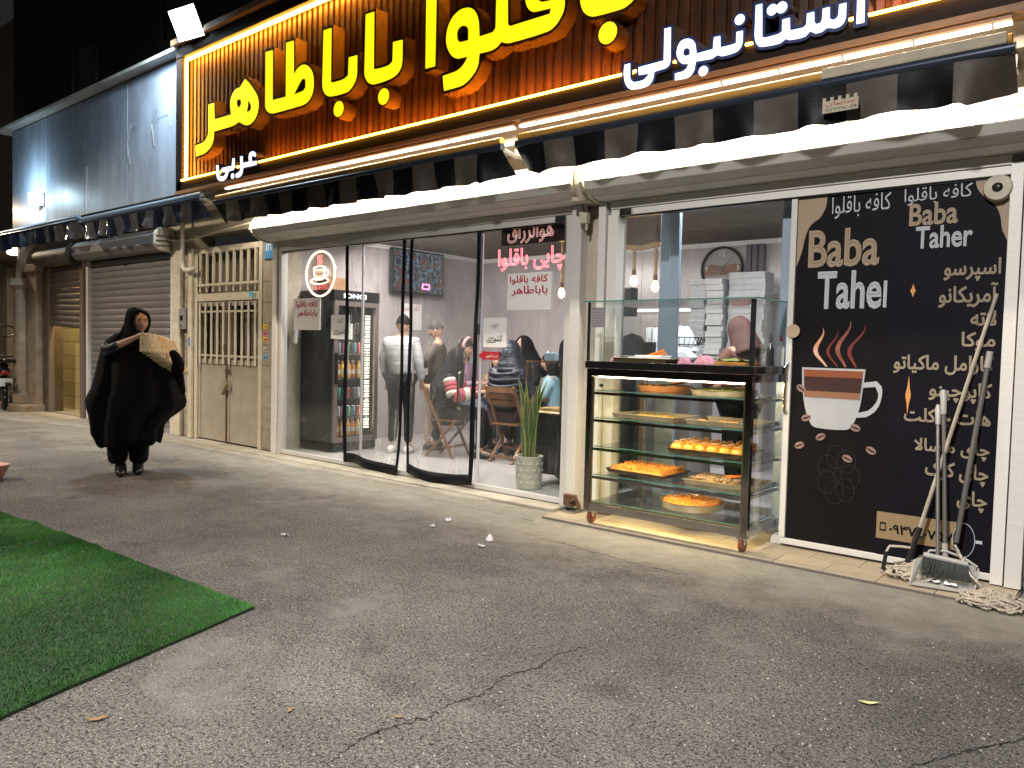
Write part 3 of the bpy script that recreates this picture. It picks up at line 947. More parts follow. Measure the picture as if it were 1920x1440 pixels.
lk = MB().tube([(-9.88, -0.02, 0.92), (-9.86, -0.05, 0.93), (-9.84, -0.05, 0.86)], 0.008, 8)
lk.bar((-9.83, -0.04, 0.87), (-9.94, -0.05, 0.72), 0.035, 0.03)
lko = lk.build('padlock', mat('brass', (0.34, 0.25, 0.12), 0.4, metal=0.7, var=0.3, vs=20), d)
MB().box(-9.95, -9.86, -0.035, -0.001, 1.36, 1.42).box(-9.92, -9.84, -0.03, -0.001, 1.02, 1.07).build('latch', M_rust, d)

# pipes and intercom
pp = MB()
pp.tube([(-10.95, -0.12, 3.24), (-10.95, -0.12, 2.62), (-10.94, -0.12, 2.53), (-10.88, -0.12, 2.47), (-10.70, -0.12, 2.46), (-10.60, -0.10, 2.5)], 0.032, 10)
put('drain_pipe', pp, M_cream, 'cream vertical drain pipe with an elbow above the metal door', 'pipe', smooth='auto')
pp = MB().tube([(-11.4, -0.10, 2.95), (-10.9, -0.10, 2.90), (-10.0, -0.10, 2.96), (-9.0, -0.10, 3.02)], 0.018, 8)
put('conduit_pipe', pp, M_cream, 'thin cream pipe running sideways above the metal door', 'pipe', smooth='auto')
ic = thing('intercom', 'grey door intercom with camera and button on the patterned tile strip', 'intercom', (-11.05, -0.05, 1.62))
MB().box(-11.12, -10.94, -0.085, 0.0, 1.62, 1.93).build('case', mat('intercom_case', (0.34, 0.32, 0.30), 0.35, metal=0.4), ic, bevel=0.006)
MB().box(-11.07, -10.99, -0.090, -0.0855, 1.75, 1.82).box(-11.05, -11.0, -0.091, -0.0855, 1.66, 1.675).build('camera_eye', M_blk, ic)

# ---- roller shutters at the left


def shutter(name, label, x0, x1, z0, z1, material, slant=0.0, pitch=0.105):
    t = thing(name, label, 'shutter', ((x0 + x1) / 2, 0.0, z0))
    n = int((z1 - z0) / pitch)
    prof = [(0.0, 0.0), (-0.016, pitch * 0.2), (-0.020, pitch * 0.5), (-0.016, pitch * 0.8), (0.0, pitch * 0.97), (0.012, pitch * 0.97), (0.012, 0.0)]
    me = None
    for i in range(n):
        z = z1 - (i + 1) * pitch
        if me is None:
            o = MB().prismX(prof, -(x1 - x0) / 2, (x1 - x0) / 2).build('slat', material, None, smooth='auto')
            o.parent = t
            o.location = (0, 0.04, z - z0)
            me = o
        else:
            o = share(me, (0, 0.04, z - z0), t)
        if slant:
            o.rotation_euler = (0, slant * (i / n), 0)
    return t


t = shutter('roller_shutter', 'closed grey ribbed roller shutter behind the woman in black', -14.45, -11.42, 0.03, 2.80, M_slat)
each('guide_rail', [(-11.48, -11.36, -0.03, 0.06, 0.03, 2.80), (-14.53, -14.45, -0.03, 0.06, 0.03, 2.80)], M_alu, t, bevel=0.004)
MB().box(-14.45, -11.48, -0.01, 0.05, 0.02, 0.10).build('bottom_bar', mat('galvanised', (0.35, 0.34, 0.33), 0.4, metal=0.5), t)
MB().prismX([(0.0, 2.80), (-0.20, 2.80), (-0.28, 2.88), (-0.28, 3.02), (-0.20, 3.10), (0.0, 3.10)], -14.5, -11.45).build('housing', M_slat, t, bevel=0.01)
MB().prismX([(0.0, 2.76), (-0.24, 2.78), (-0.32, 2.87), (-0.32, 3.03), (-0.24, 3.13), (0.0, 3.13)], -11.45, -11.40).build('end_plate', M_cream, t, bevel=0.02)
ff = MB()
for i in range(3):
    ff.box(-11.40, -11.392, -0.29, -0.03, 2.85 + i * 0.07, 2.862 + i * 0.07)
ff.build('vent_slot', M_dark, t)
t = shutter('roller_shutter', 'brown roller shutter hanging half open and crooked beside the arch', -16.2, -14.78, 1.62, 2.80, M_slat2, slant=0.045)
MB().tube([(-16.45, -0.10, 2.93), (-14.70, -0.10, 2.93)], 0.15, 16).build('housing', M_slat2, t, smooth='auto')
MB().tube([(-14.70, -0.10, 2.93), (-14.62, -0.10, 2.93)], 0.21, 16).build('end_plate', M_dark, t, smooth='auto')
each('guide_rail', [(-14.80, -14.70, -0.03, 0.06, 0.03, 2.80), (-14.66, -14.60, -0.05, 0.06, 0.03, 2.85), (-16.28, -16.2, -0.03, 0.06, 0.03, 2.80)], mat('brown_rail', (0.16, 0.12, 0.10), 0.5), t)
# storeroom seen under the half-open shutter: a tiled wall of large yellowish panels
t = thing('storeroom', 'yellow lit storeroom wall of large tiles under the half-open shutter', 'room', (-15.5, 1, 0))
for r_ in range(9):
    for c_ in range(1):
        MB().box(-17.6, -14.605, 0.50, 0.53, 0.03 + r_ * 0.27, 0.03 + r_ * 0.27 + 0.262).build('tile', mat('store_tile', (0.50, 0.42, 0.22), 0.3, var=0.08, vs=3, rnd=0.06), t)
MB().box(-17.7, -14.6, 0.531, 0.6, 0.0, 3.0).box(-14.6, -14.55, 0.06, 0.6, 0.0, 3.0).box(-17.7, -14.6, 0.3, 0.6, 2.9, 3.0).build('wall', M_grout, t)
MB().box(-17.7, -14.6, 0.06, 0.5, 0.0, 0.03).build('floor', M_conc, t)

# ---- grey cladding and zinc roof edge
c = thing('grey_cladding', 'wall of tall blue grey metal panels above the closed shutters', 'cladding', (-13.8, -0.3, 3.5))
xs = [-17.25, -15.51, -13.89, -12.30, -10.74, -10.40]
for i in range(5):
    MB().box(xs[i] + 0.004, xs[i + 1] - 0.004, -0.30, -0.262, 3.52, 5.40).build('cladding_panel', M_clad, c, bevel=0.004)
MB().box(-17.27, -10.4, -0.26, -0.2, 3.5, 5.42).build('backing', M_dark, c)
MB().box(-17.27, -17.2, -0.26, 0.02, 3.5, 5.42).build('end_panel', M_clad, c)
MB().tube([(-12.20, -0.31, 4.12), (-12.24, -0.33, 4.45), (-12.10, -0.34, 4.72), (-11.95, -0.31, 4.70)], 0.0028, 6).build('loose_wire', mat('wire_grey', (0.30, 0.30, 0.31), 0.6), c)
MB().tube([(-11.42, -0.31, 4.30), (-11.42, -0.33, 4.45), (-11.46, -0.33, 4.60), (-11.25, -0.35, 4.78), (-11.0, -0.32, 4.72), (-10.93, -0.31, 4.5)], 0.0028, 6).build('loose_wire', mat('wire_grey', (0.30, 0.30, 0.31), 0.6), c)
MB().box(-13.80, -13.79, -0.303, -0.3005, 3.6, 4.3).build('scratch', M_white, c)
rf = MB().prismX([(-0.20, 5.43), (-0.46, 5.43), (-0.47, 5.47), (0.40, 5.60), (0.40, 5.43)], -17.7, -10.46)
put('roof_edge', rf, M_roof, 'pale zinc roof edge capping the grey cladding', 'roof edge')

# ---- arched neighbour at far left
nb = thing('arched_building', 'beige stone building with columns and an arch left of the shutters', 'building', (-17.4, 0, 0))
M_nb = mat('beige_stone', (0.36, 0.28, 0.20), 0.7, var=0.3, vs=4, bump=0.25, bs=30)
col = MB()
for cx, cy in ((-17.35, -0.10),):
    col.lathe((cx, cy, 0.0), [(0.24, 0.15), (0.24, 0.30), (0.17, 0.36), (0.155, 1.0), (0.15, 2.30), (0.17, 2.34), (0.17, 2.38), (0.26, 2.46), (0.26, 2.56), (0.28, 2.6)], 12)
col.build('column', M_nb, nb, smooth='auto')
pl_ = MB().box(-17.12, -16.62, -0.10, 0.25, 0.10, 2.72).box(-17.2, -16.55, -0.14, 0.25, 2.72, 2.86).box(-17.75, -16.5, -0.40, 0.25, 0.0, 0.14)
pl_.build('pilaster', M_nb, nb, bevel=0.01)
MB().box(-16.62, -16.28, 0.0, 0.25, 0.0, 3.0).build('dark_jamb', mat('brown_jamb', (0.10, 0.07, 0.05), 0.7, var=0.4, vs=3), nb)
ar = []
for k in range(9):
    a_ = math.pi / 2 * k / 8
    ar.append((-17.45 + 0.95 * (1 - math.cos(a_)) * 0.9, -0.08, 2.6 + 0.75 * math.sin(a_)))
MB().tube(ar, 0.11, 8).build('arch_moulding', M_nb, nb, smooth='auto')
MB().box(-17.9, -16.6, 0.1, 0.3, 2.86, 5.4).build('wall', M_nb, nb)
hb = thing('street_house', 'pale cream house wall with pilasters beyond the motorcycle', 'building', (-22, 3, 0))
hm = mat('pale_render', (0.55, 0.48, 0.38), 0.8, var=0.12, vs=2)
MB().box(-30, -18.6, 2.2, 4.0, 0, 3.55).build('wall', hm, hb)
MB().box(-30, -18.6, 1.0, 4.0, 3.9, 9.0).build('upper_wall', mat('pale_brown', (0.20, 0.16, 0.13), 0.8), hb)
for x in (-20.6, -22.2, -23.8, -25.4):
    MB().box(x - 0.25, x + 0.25, 2.05, 2.2, 0, 3.4).build('pilaster', hm, hb, bevel=0.01)
MB().box(-30, -18.5, 0.8, 2.2, 3.55, 3.9).build('balcony', mat('pale_beam', (0.32, 0.28, 0.25), 0.8), hb)
MB().box(-22.0, -20.9, 2.12, 2.19, 0, 2.6).build('window', mat('brown_pane', (0.12, 0.08, 0.05), 0.3), hb)
lp = put('wall_lamp', MB().ball((-20.9, 0.9, 3.45), (0.35, 0.14, 0.07)), emat('lamp_glow', (1.0, 0.85, 0.62), 14), 'glowing oval lamp under the balcony at the far left', 'lamp')

# ================================================================ SIGN BOARD
sg = thing('shop_sign', 'large dark wooden plank signboard edged with a glowing amber tube', 'sign', (-5.2, -0.3, 3.45))
pl0 = None
n_pl = 103
for i in range(n_pl):
    x = -10.36 + i * 0.0995
    if pl0 is None:
        pl0 = MB().prismX([(0, 0), (0, 1), (0, 1)], 0, 1)
        w_ = 0.0995
        mb = MB().ring([[(0.0, 0.0, z), (0.006, -0.022, z), (w_ * 0.60, -0.022, z), (w_ * 0.64, 0.0, z), (w_ * 0.97, -0.004, z), (w_, 0.0, z), (w_, 0.02, z), (0, 0.02, z)] for z in (0.0, 1.66)])
        pl0 = mb.build('plank', M_wood, None)
        pl0.parent = sg
        pl0.location = (x + 5.2, 0, 0.19)
    else:
        share(pl0, (x + 5.2, 0, 0.19), sg)
MB().box(-10.50, 0.0, -0.275, 0.0, 3.46, 5.47).build('backing', M_wframe, sg)
MB().box(-10.50, 0.0, -0.44, -0.27, 3.50, 3.635).build('bottom_frame', M_wframe, sg, bevel=0.004)
MB().box(-10.50, 0.0, -0.45, -0.28, 5.30, 5.45).build('top_frame', M_wframe, sg, bevel=0.004)
MB().box(-10.52, 0.0, -0.52, 0.0, 5.455, 5.53).build('top_board', M_wlight, sg)
MB().box(-10.52, -10.37, -0.44, -0.27, 3.50, 5.45).build('side_frame', M_wframe, sg, bevel=0.004)
MB().box(-10.48, 0.0, -0.47, -0.27, 3.455, 3.495).build('bottom_trim', M_wlight, sg)
MB().box(-0.10, 0.0, -0.44, -0.27, 3.50, 5.45).build('side_frame', M_wframe, sg)
M_led = emat('amber_tube', (1.0, 0.42, 0.03), 34)
M_led2 = emat('amber_tube_top', (1.0, 0.48, 0.05), 44)
MB().box(-10.345, -0.12, -0.456, -0.442, 3.628, 3.644).build('light_tube', M_led, sg)
MB().box(-10.345, -0.12, -0.392, -0.365, 5.262, 5.295).build('light_tube', M_led2, sg)
MB().box(-10.365, -10.335, -0.392, -0.365, 3.645, 5.295).build('light_tube', M_led2, sg)

M_yel = emat('yellow_face', (1.0, 0.82, 0.004), 1.25, (0.9, 0.7, 0.05))
M_ysd = mat('amber_letter_side', (0.40, 0.20, 0.05), 0.2, metal=0.5, var=0.3, vs=6, bump=0.25, bs=9, coat=0.3)
M_whf = emat('white_face', (0.82, 0.90, 1.0), 1.6)
M_wsd = mat('chrome_letter_side', (0.34, 0.33, 0.38), 0.14, metal=0.9, var=0.15, vs=8, bump=0.2, bs=9)
M_rim = mat('letter_rim', (0.05, 0.015, 0.006), 0.4)
M_rimb = mat('blue_rim', (0.03, 0.05, 0.16), 0.3)
for kind, outer, holes in LETTERS:
    side_m, face_m = (M_ysd, M_yel) if kind == 'y' else (M_wsd, M_whf)
    o = curve_plate('letter', outer, holes, -0.387, 0.080, side_m, sg, offset=0.024 if kind == 'y' else 0.016, cap=M_rim if kind == 'y' else M_rimb)
    curve_plate('letter_face', outer, holes, -0.469, 0.0035, face_m, o, offset=-0.006)
for kind, x, z, r_ in DOTS:
    side_m, face_m = (M_ysd, M_yel) if kind == 'y' else (M_wsd, M_whf)
    o = curve_plate('letter_dot', ellipse(x, z, r_ + 0.02, r_ + 0.02), [], -0.387, 0.080, side_m, sg, smooth_it=False, cap=M_rim if kind == 'y' else M_rimb)
    curve_plate('letter_face', ellipse(x, z, r_, r_), [], -0.469, 0.0035, face_m, o, smooth_it=False)

# ================================================================ LED STRIPS AND AWNINGS
M_strip = emat('warm_white_led', (1.0, 0.93, 0.82), 5)
for x0, x1, l in ((-9.22, -4.45, 'glowing white light strip over the left cafe awning'), (-4.38, -0.72, 'glowing white light strip over the right cafe awning')):
    t = thing('light_strip', l, 'light strip', ((x0 + x1) / 2, -0.36, 3.40))
    MB().box(x0, x1, -0.45, -0.395, 3.425, 3.445).build('rail', M_wlight, t)
    MB().box(x0, x1, -0.452, -0.41, 3.396, 3.410).build('tube', M_strip, t)
    x = x0 + 0.2
    while x < x1:
        MB().box(x, x + 0.012, -0.46, -0.405, 3.388, 3.43).build('clip', M_cream, t)
        x += 0.42
M_crm_cl = mat('cream_canvas', (0.42, 0.37, 0.28), 0.75, var=0.12, vs=8, bump=0.1, bs=90)
M_blk_cl = mat('black_canvas', (0.0035, 0.0035, 0.006), 0.5, bump=0.1, bs=60, spec=0.2)
M_grey_cl = mat('taupe_canvas', (0.070, 0.056, 0.046), 0.6, var=0.2, vs=10, bump=0.1, bs=90)
M_bar = mat('awning_bar', (0.035, 0.045, 0.07), 0.32, metal=0.4)
M_amber_lit = mat('amber_lit_canvas', (0.50, 0.26, 0.05), 0.65, var=0.15, vs=5)  # cream cloth with the orange light of the sign put into its colour


def awning(label, x0, x1, z, stripe, ruffle, drop, cover, seed, dark_m, light_m):
    t = thing('awning', label, 'awning', ((x0 + x1) / 2, -0.45, z - 0.3))
    MB().tube([(x0 + 0.02, -0.535, z + 0.02), (x1 - 0.02, -0.535, z + 0.02)], 0.036, 12).build('rolled_cloth', cover, t, smooth='auto')
    MB().tube([(x0, -0.55, z - 0.035), (x1, -0.55, z - 0.035)], 0.034, 10).build('front_bar', M_bar, t, smooth='auto')
    for xe in (x0 + 0.06, x1 - 0.06):
        MB().tube([(xe, -0.52, z - 0.03), (xe, -0.30, z - 0.06), (xe, -0.12, z + 0.02), (xe, 0.0, z + 0.02)], 0.024, 6).obox((xe, -0.2, z - 0.02), (0.07, 0.14, 0.08)).build('arm', mat('arm_grey', (0.22, 0.20, 0.17), 0.5), t)
    n = max(1, int(round((x1 - x0) / stripe)))
    for i in range(n):
        a_, b_ = x0 + (x1 - x0) * i / n, x0 + (x1 - x0) * (i + 1) / n

        def f(u, v, a_=a_, b_=b_):
            x = a_ + (b_ - a_) * u
            e = 1.0
            d_ = drop * (0.96 + 0.09 * nz(x * 1.7, seed))
            d_ += 0.03 * abs(nz(x * 5, seed + 4)) * ruffle
            if x - x0 < 0.25:
                d_ *= 0.75 + 1.4 * (x - x0)
            if x1 - x < 0.25:
                d_ *= 0.75 + 1.4 * (x1 - x)
            y = -0.57 + v * 0.03 + ruffle * v * (0.055 * math.sin(x * 15 + 3 * nz(x * 2, seed)) + 0.05 * nz(x * 7, seed, v * 2)) + 0.02 * v * nz(x * 4, seed + 8)
            if x1 - x < 0.2:
                y += v * (0.2 - (x1 - x)) * 0.8
            if x - x0 < 0.2:
                y += v * (0.2 - (x - x0)) * 0.8
            return (x, y, z - 0.05 - d_ * v)
        MB().grid(f, 8, 6).build('valance_stripe', dark_m if i % 2 == 0 else light_m, t, smooth=True)
    return t


aw1 = awning('folded awning with black and taupe striped valance over the cafe glass front', -9.28, -4.48, 3.25, 0.285, 0.60, 0.265, M_amber_lit, 1, M_blk_cl, M_grey_cl)
aw2 = awning('folded awning with wide black and cream stripes over the pastry cart', -4.32, -0.68, 3.25, 0.30, 0.50, 0.25, M_amber_lit, 2, M_blk_cl, M_grey_cl)
MB().box(-1.75, -0.72, -0.58, -0.50, 3.24, 3.31).build('cream_cover', M_crm_cl, aw2, bevel=0.01)
lbl = MB().box(-1.72, -1.50, -0.606, -0.602, 3.010, 3.085)
for i in range(5):
    lbl.box(-1.72 + i * 0.048, -1.70 + i * 0.048, -0.606, -0.602, 3.085, 3.108)
lb = lbl.build('printed_label', M_crm_cl, aw2)
text('سایبان', (-1.70, -1.52, 3.048, 3.082), -0.608, mat('red_ink', (0.45, 0.04, 0.03), 0.6), lb, True)
text('۰۹۱۲۳۳۹۸۰۴۹', (-1.71, -1.51, 3.016, 3.038), -0.608, M_blk, lb)
M_navy_cl = mat('navy_vinyl', (0.010, 0.014, 0.026), 0.16, bump=0.15, bs=14)
M_silv_cl = mat('grey_vinyl', (0.06, 0.062, 0.07), 0.18, bump=0.15, bs=14)
awning('crumpled shiny navy awning at the far left end of the shutters', -17.6, -13.5, 3.40, 0.30, 0.8, 0.27, mat('steel_blue_canvas', (0.16, 0.22, 0.30), 0.4), 5, M_navy_cl, M_silv_cl)
awning('crumpled shiny navy awning over the grey roller shutter', -13.42, -9.62, 3.34, 0.26, 0.9, 0.27, mat('steel_blue_canvas', (0.16, 0.22, 0.30), 0.4), 6, M_navy_cl, M_silv_cl)
put('light_strip', MB().box(-13.3, -9.7, -0.33, -0.30, 3.44, 3.462), M_crm_cl, 'unlit cream trim rail above the navy awnings', 'trim rail')

# ================================================================ ROLLER SHUTTER BOXES AND FRAMES


M_cover = mat('shutter_cover', (0.60, 0.585, 0.55), 0.45, rnd=0.10, var=0.10, vs=14, stretch=(0.3, 1, 3), bump=0.05, bs=60)


def rollbox(label, x0, x1, header_x0, header_x1):
    t = thing('shutter_box', label, 'shutter box', ((x0 + x1) / 2, -0.15, 2.6))
    prof = [(0.02, 2.735), (-0.10, 2.735), (-0.215, 2.760), (-0.295, 2.805), (-0.345, 2.865), (-0.315, 2.955), (-0.245, 3.04), (-0.14, 3.11), (0.02, 3.15)]
    for i in range(len(prof) - 1):
        (ya, za), (yb, zb) = prof[i], prof[i + 1]
        d_ = Vector((yb - ya, zb - za)).normalized()
        n_ = Vector((d_.y, -d_.x)) * 0.012
        g_ = d_ * 0.0035
        q = [(ya + g_.x, za + g_.y), (yb - g_.x, zb - g_.y), (yb - g_.x + n_.x, zb - g_.y + n_.y), (ya + g_.x + n_.x, za + g_.y + n_.y)]
        MB().prismX(q, x0 + 0.03, x1 - 0.03).build('cover_strip', M_cover, t, fixn=True)
    MB().prismX([(y * 0.95, 2.96 + (z - 2.96) * 0.95) for y, z in prof], x0 + 0.04, x1 - 0.04).build('core', M_dark, t, fixn=True)
    for xe in (x0, x1 - 0.03):
        MB().prismX([(y * 1.09, 2.96 + (z - 2.96) * 1.06) for y, z in prof], xe, xe + 0.03).build('end_plate', M_cream, t, bevel=0.004, fixn=True)
    h = MB().box(header_x0, header_x1, -0.060, 0.05, 2.668, 2.732).box(header_x0, header_x1, -0.048, 0.05, 2.61, 2.664)
    h.build('header_rail', M_alub, t, bevel=0.003)
    MB().box(header_x0, header_x1, -0.030, 0.04, 2.598, 2.609).build('rubber_seal', M_blk, t)
    return t


rollbox('white grooved roller shutter box above the cafe glass front', -8.80, -3.86, -8.62, -4.05)
rollbox('white grooved roller shutter box above the pastry cart and banners', -3.78, -0.58, -3.66, -0.62)
fm = thing('shop_front_frame', 'white aluminium posts framing the two shop openings', 'frame', (-4, 0, 0.03))
for x0, x1, y0 in ((-8.73, -8.635, -0.07), (-8.62, -8.565, -0.045), (-4.12, -4.05, -0.06), (-4.04, -3.94, -0.09), (-3.76, -3.69, -0.09), (-3.68, -3.58, -0.06), (-0.735, -0.665, -0.06), (-0.655, -0.565, -0.08)):
    MB().box(x0, x1, y0, 0.05, 0.03, 2.62 if abs(x0 + 4.12) < .01 or abs(x0 + 3.68) < .01 else 2.73).build('post', M_alub, fm, bevel=0.003)
MB().box(-8.565, -4.12, -0.02, 0.03, 0.036, 0.085).build('bottom_rail', M_alu, fm, bevel=0.003)
MB().box(-2.10, -0.735, -0.03, 0.03, 0.042, 0.085).build('bottom_rail', M_alu, fm, bevel=0.003)
for x in (-4.24, -3.56):
    MB().box(x, x + 0.12, -0.075, -0.061, 2.60, 2.66).build('hinge_plate', M_steel, fm, bevel=0.002)
kk = MB().lathe((-3.90, -0.22, 2.72), [(0.0, 0.0), (0.05, 0.01), (0.05, 0.05), (0.0, 0.06)], 10)
kk.tube([(-3.88, -0.12, 2.72), (-3.86, -0.12, 2.60), (-3.87, -0.11, 2.50)], 0.012, 6).box(-3.93, -3.85, -0.14, -0.09, 2.56, 2.66)
kk.build('motor_bracket', M_cream, fm)
MB().box(-4.02, -3.90, -0.14, -0.092, 0.06, 0.16).build('shutter_lock', M_rust, fm, bevel=0.005)
MB().tube([(-3.93, -0.14, 0.10), (-3.86, -0.17, 0.14), (-3.84, -0.14, 0.06)], 0.02, 6).build('chain', M_rust, fm)
# fan-shaped shutter motor plate between the boxes
mp = MB()
for k in range(14):
    a_ = k / 14 * 2 * math.pi
    mp.obox((-3.82, -0.30 + 0.0 * k, 2.95), (0.02, 0.02, 0.02))
MB().prismX([(-0.02, 2.72), (-0.28, 2.72), (-0.36, 2.84), (-0.36, 3.04), (-0.26, 3.18), (-0.02, 3.18)], -3.845, -3.795).build('motor_plate', mat('ivory_plastic', (0.50, 0.46, 0.38), 0.5, var=0.15, vs=30), fm, bevel=0.015)

# ================================================================ GLASS FRONT
gf = thing('glass_front', 'frameless clear glass front of the cafe with hinged glass doors', 'glass front', (-6.3, 0, 0.09))
xs = [-8.56, -7.20, -6.18, -5.16, -4.56, -4.125]
for i in range(5):
    door = i in (1, 2)
    o = MB().box(xs[i] + 0.004, xs[i + 1] - 0.004, 0.000, 0.010, 0.088, 2.60).build('glass_door' if door else 'glass_pane', M_glass, gf)
    if door:
        xe = xs[i] + 0.08 if i == 1 else xs[i + 1] - 0.06
        MB().box(xe - 0.03, xe + 0.03, -0.006, 0.016, 1.58, 1.70).build('lock_case', M_steel, o, bevel=0.004)
for x in (-7.02, -5.19):
    MB().box(x - 0.014, x + 0.014, -0.004, 0.014, 0.10, 2.60).build('edge_seal', mat('milky_seal', (0.62, 0.60, 0.64), 0.3), gf)
MB().tube([(-5.42, -0.03, 0.82), (-5.42, -0.06, 0.84), (-5.42, -0.06, 1.18), (-5.42, -0.03, 1.2)], 0.012, 8).build('pull_handle', M_steel, gf, smooth='auto')

# clear plastic strip curtains with black edging


def curtain(label, x0, x1, seed, gather):
    t = thing('plastic_curtain', label, 'curtain', ((x0 + x1) / 2, -0.06, 0.0))

    def pt(u, v):
        x = x0 + (x1 - x0) * u + gather * v * v * (0.5 - u) * 0.2
        y = -0.05 - 0.03 * v + (0.018 + 0.016 * v) * math.sin(u * 9 + seed + 1.5 * nz(v * 2, seed)) * (0.3 + 0.7 * v) + 0.02 * nz(u * 5, v * 4, seed)
        z = 2.59 - v * (2.53 - 0.03 * math.sin(u * 5 + seed))
        return Vector((x, y, z))
    MB().grid(pt, 24, 30).build('clear_sheet', M_pvc, t, smooth=True)

    def strip(u0, u1, v0, v1, nu, nv):
        def f(u, v):
            p = pt(u0 + (u1 - u0) * u, v0 + (v1 - v0) * v)
            return (p.x, p.y - 0.004, p.z)
        return MB().grid(f, nu, nv)
    wd = 0.055 / (x1 - x0)
    for u0, u1, v0, v1, nu, nv in ((0, wd, 0, 1, 1, 30), (1 - wd, 1, 0, 1, 1, 30), (wd, 1 - wd, 0.957, 1.0, 24, 1)):
        strip(u0, u1, v0, v1, nu, nv).build('black_edging', M_blk_cl, t, smooth=True, solid=0.004)
    return t


curtain('clear plastic door curtain with black edging, in front of the drinks fridge', -7.27, -6.24, 0.6, 0.3)
curtain('clear plastic door curtain with black edging, in front of the seated diners', -6.18, -5.15, 2.1, 0.1)

# signs stuck to the glass
M_red = mat('red_print', (0.48, 0.02, 0.03), 0.5)
sp = put('paper_sign', MB().box(-8.34, -7.80, -0.012, -0.004, 1.62, 2.01), M_paper, 'white paper sign with red lettering under the coffee neon', 'paper sign')
text('کافه باقلوا', (-8.29, -7.84, 1.88, 1.98), -0.0135, M_red, sp, True, bold=0.02)
text('باباطاهر', (-8.27, -7.85, 1.77, 1.87), -0.0135, M_red, sp, True, bold=0.02)
sp = put('paper_sign', MB().box(-4.84, -4.31, -0.012, -0.004, 1.82, 2.17), M_paper, 'white paper sign with red lettering under the pink script neon', 'paper sign')
text('کافه باقلوا', (-4.81, -4.35, 2.06, 2.15), -0.0135, M_red, sp, True, bold=0.02)
text('باباطاهر', (-4.79, -4.35, 1.95, 2.05), -0.0135, M_red, sp, True, bold=0.02)
sp = put('paper_sign', MB().box(-7.58, -7.24, -0.012, -0.004, 1.52, 1.80), M_paper, 'white paper sign with black lettering left of the door curtain', 'paper sign')
text('درب', (-7.45, -7.36, 1.69, 1.76), -0.0135, M_blk, sp, True, bold=0.015)
text('کشوئی', (-7.53, -7.30, 1.56, 1.64), -0.0135, M_blk, sp, True, bold=0.015)
sp = put('paper_sign', MB().box(-5.14, -4.84, -0.012, -0.004, 1.46, 1.75), M_paper, 'white paper sign with black lettering above the red arrow', 'paper sign')
text('درب', (-5.03, -4.95, 1.64, 1.70), -0.0135, M_blk, sp, True, bold=0.015)
text('کشوئی', (-5.09, -4.89, 1.50, 1.58), -0.0135, M_blk, sp, True, bold=0.015)
ar_ = put('arrow_sticker', MB().plateY([(-5.20, 1.375), (-5.12, 1.32), (-5.12, 1.335), (-4.93, 1.335), (-4.93, 1.415), (-5.12, 1.415), (-5.12, 1.43)], -0.011, -0.004), M_red, 'red left-pointing arrow sticker with white lettering on the glass door', 'sticker')
text('درب کشویی', (-5.10, -4.94, 1.35, 1.40), -0.0125, M_white, ar_, True, bold=0.01)

# coffee neon
M_nw = emat('neon_warm', (1.0, 0.80, 0.55), 2.6)
M_nr = emat('neon_red', (1.0, 0.05, 0.07), 2.2)
M_no = emat('neon_amber', (1.0, 0.35, 0.08), 1.3)
M_acr = glassmat('neon_acrylic', tint=(0.96, 0.90, 0.84), base=0.02)
ns = thing('coffee_neon', 'oval glowing neon of a steaming cup with the word coffee', 'neon sign', (-7.86, 0.04, 2.02))
cx, cz = -7.86, 2.305
curve_plate('backing', ellipse(cx, cz, 0.30, 0.285, 32), [], 0.045, 0.003, M_acr, ns, smooth_it=False)


def npath(pts, mat_, r=0.009, close=False):
    p = [(x, 0.03, z) for x, z in pts]
    if close:
        p.append(p[0])
    return MB().tube(p, r, 6).build('neon_tube', mat_, ns, smooth=True)


npath(ellipse(cx, cz, 0.285, 0.272, 40), M_nw, 0.012, True)
npath(ellipse(cx - 0.02, cz + 0.07, 0.115, 0.022, 20), M_nw, 0.008, True)
npath([(cx - 0.135, cz + 0.07), (cx - 0.12, cz - 0.01), (cx - 0.08, cz - 0.07), (cx + 0.04, cz - 0.07), (cx + 0.08, cz - 0.01), (cx + 0.095, cz + 0.07)], M_nw)
npath([(cx + 0.09, cz + 0.05), (cx + 0.15, cz + 0.04), (cx + 0.16, cz - 0.0), (cx + 0.12, cz - 0.035), (cx + 0.075, cz - 0.03)], M_nw)
npath(ellipse(cx - 0.015, cz - 0.085, 0.175, 0.038, 24), M_nw, 0.009, True)
npath([(cx - 0.10, cz + 0.03), (cx - 0.02, cz + 0.02), (cx + 0.06, cz + 0.03)], M_no, 0.008)
npath([(cx - 0.09, cz - 0.02), (cx - 0.02, cz - 0.03), (cx + 0.05, cz - 0.02)], M_no, 0.008)
for dx in (-0.055, -0.02, 0.015):
    npath([(cx + dx, cz + 0.11), (cx + dx + 0.012, cz + 0.145), (cx + dx - 0.004, cz + 0.18), (cx + dx + 0.008, cz + 0.225)], M_nr, 0.006)
text('COFFEE', (cx - 0.155, cx + 0.155, cz - 0.195, cz - 0.135), 0.028, M_nr, ns, neon=0.012, bold=0.0)
for dx in (-0.2, 0.2):
    MB().tube([(cx + dx, 0.05, 2.55), (cx + dx, 0.05, 2.75)], 0.0015, 4).build('hanging_wire', M_blk, ns)

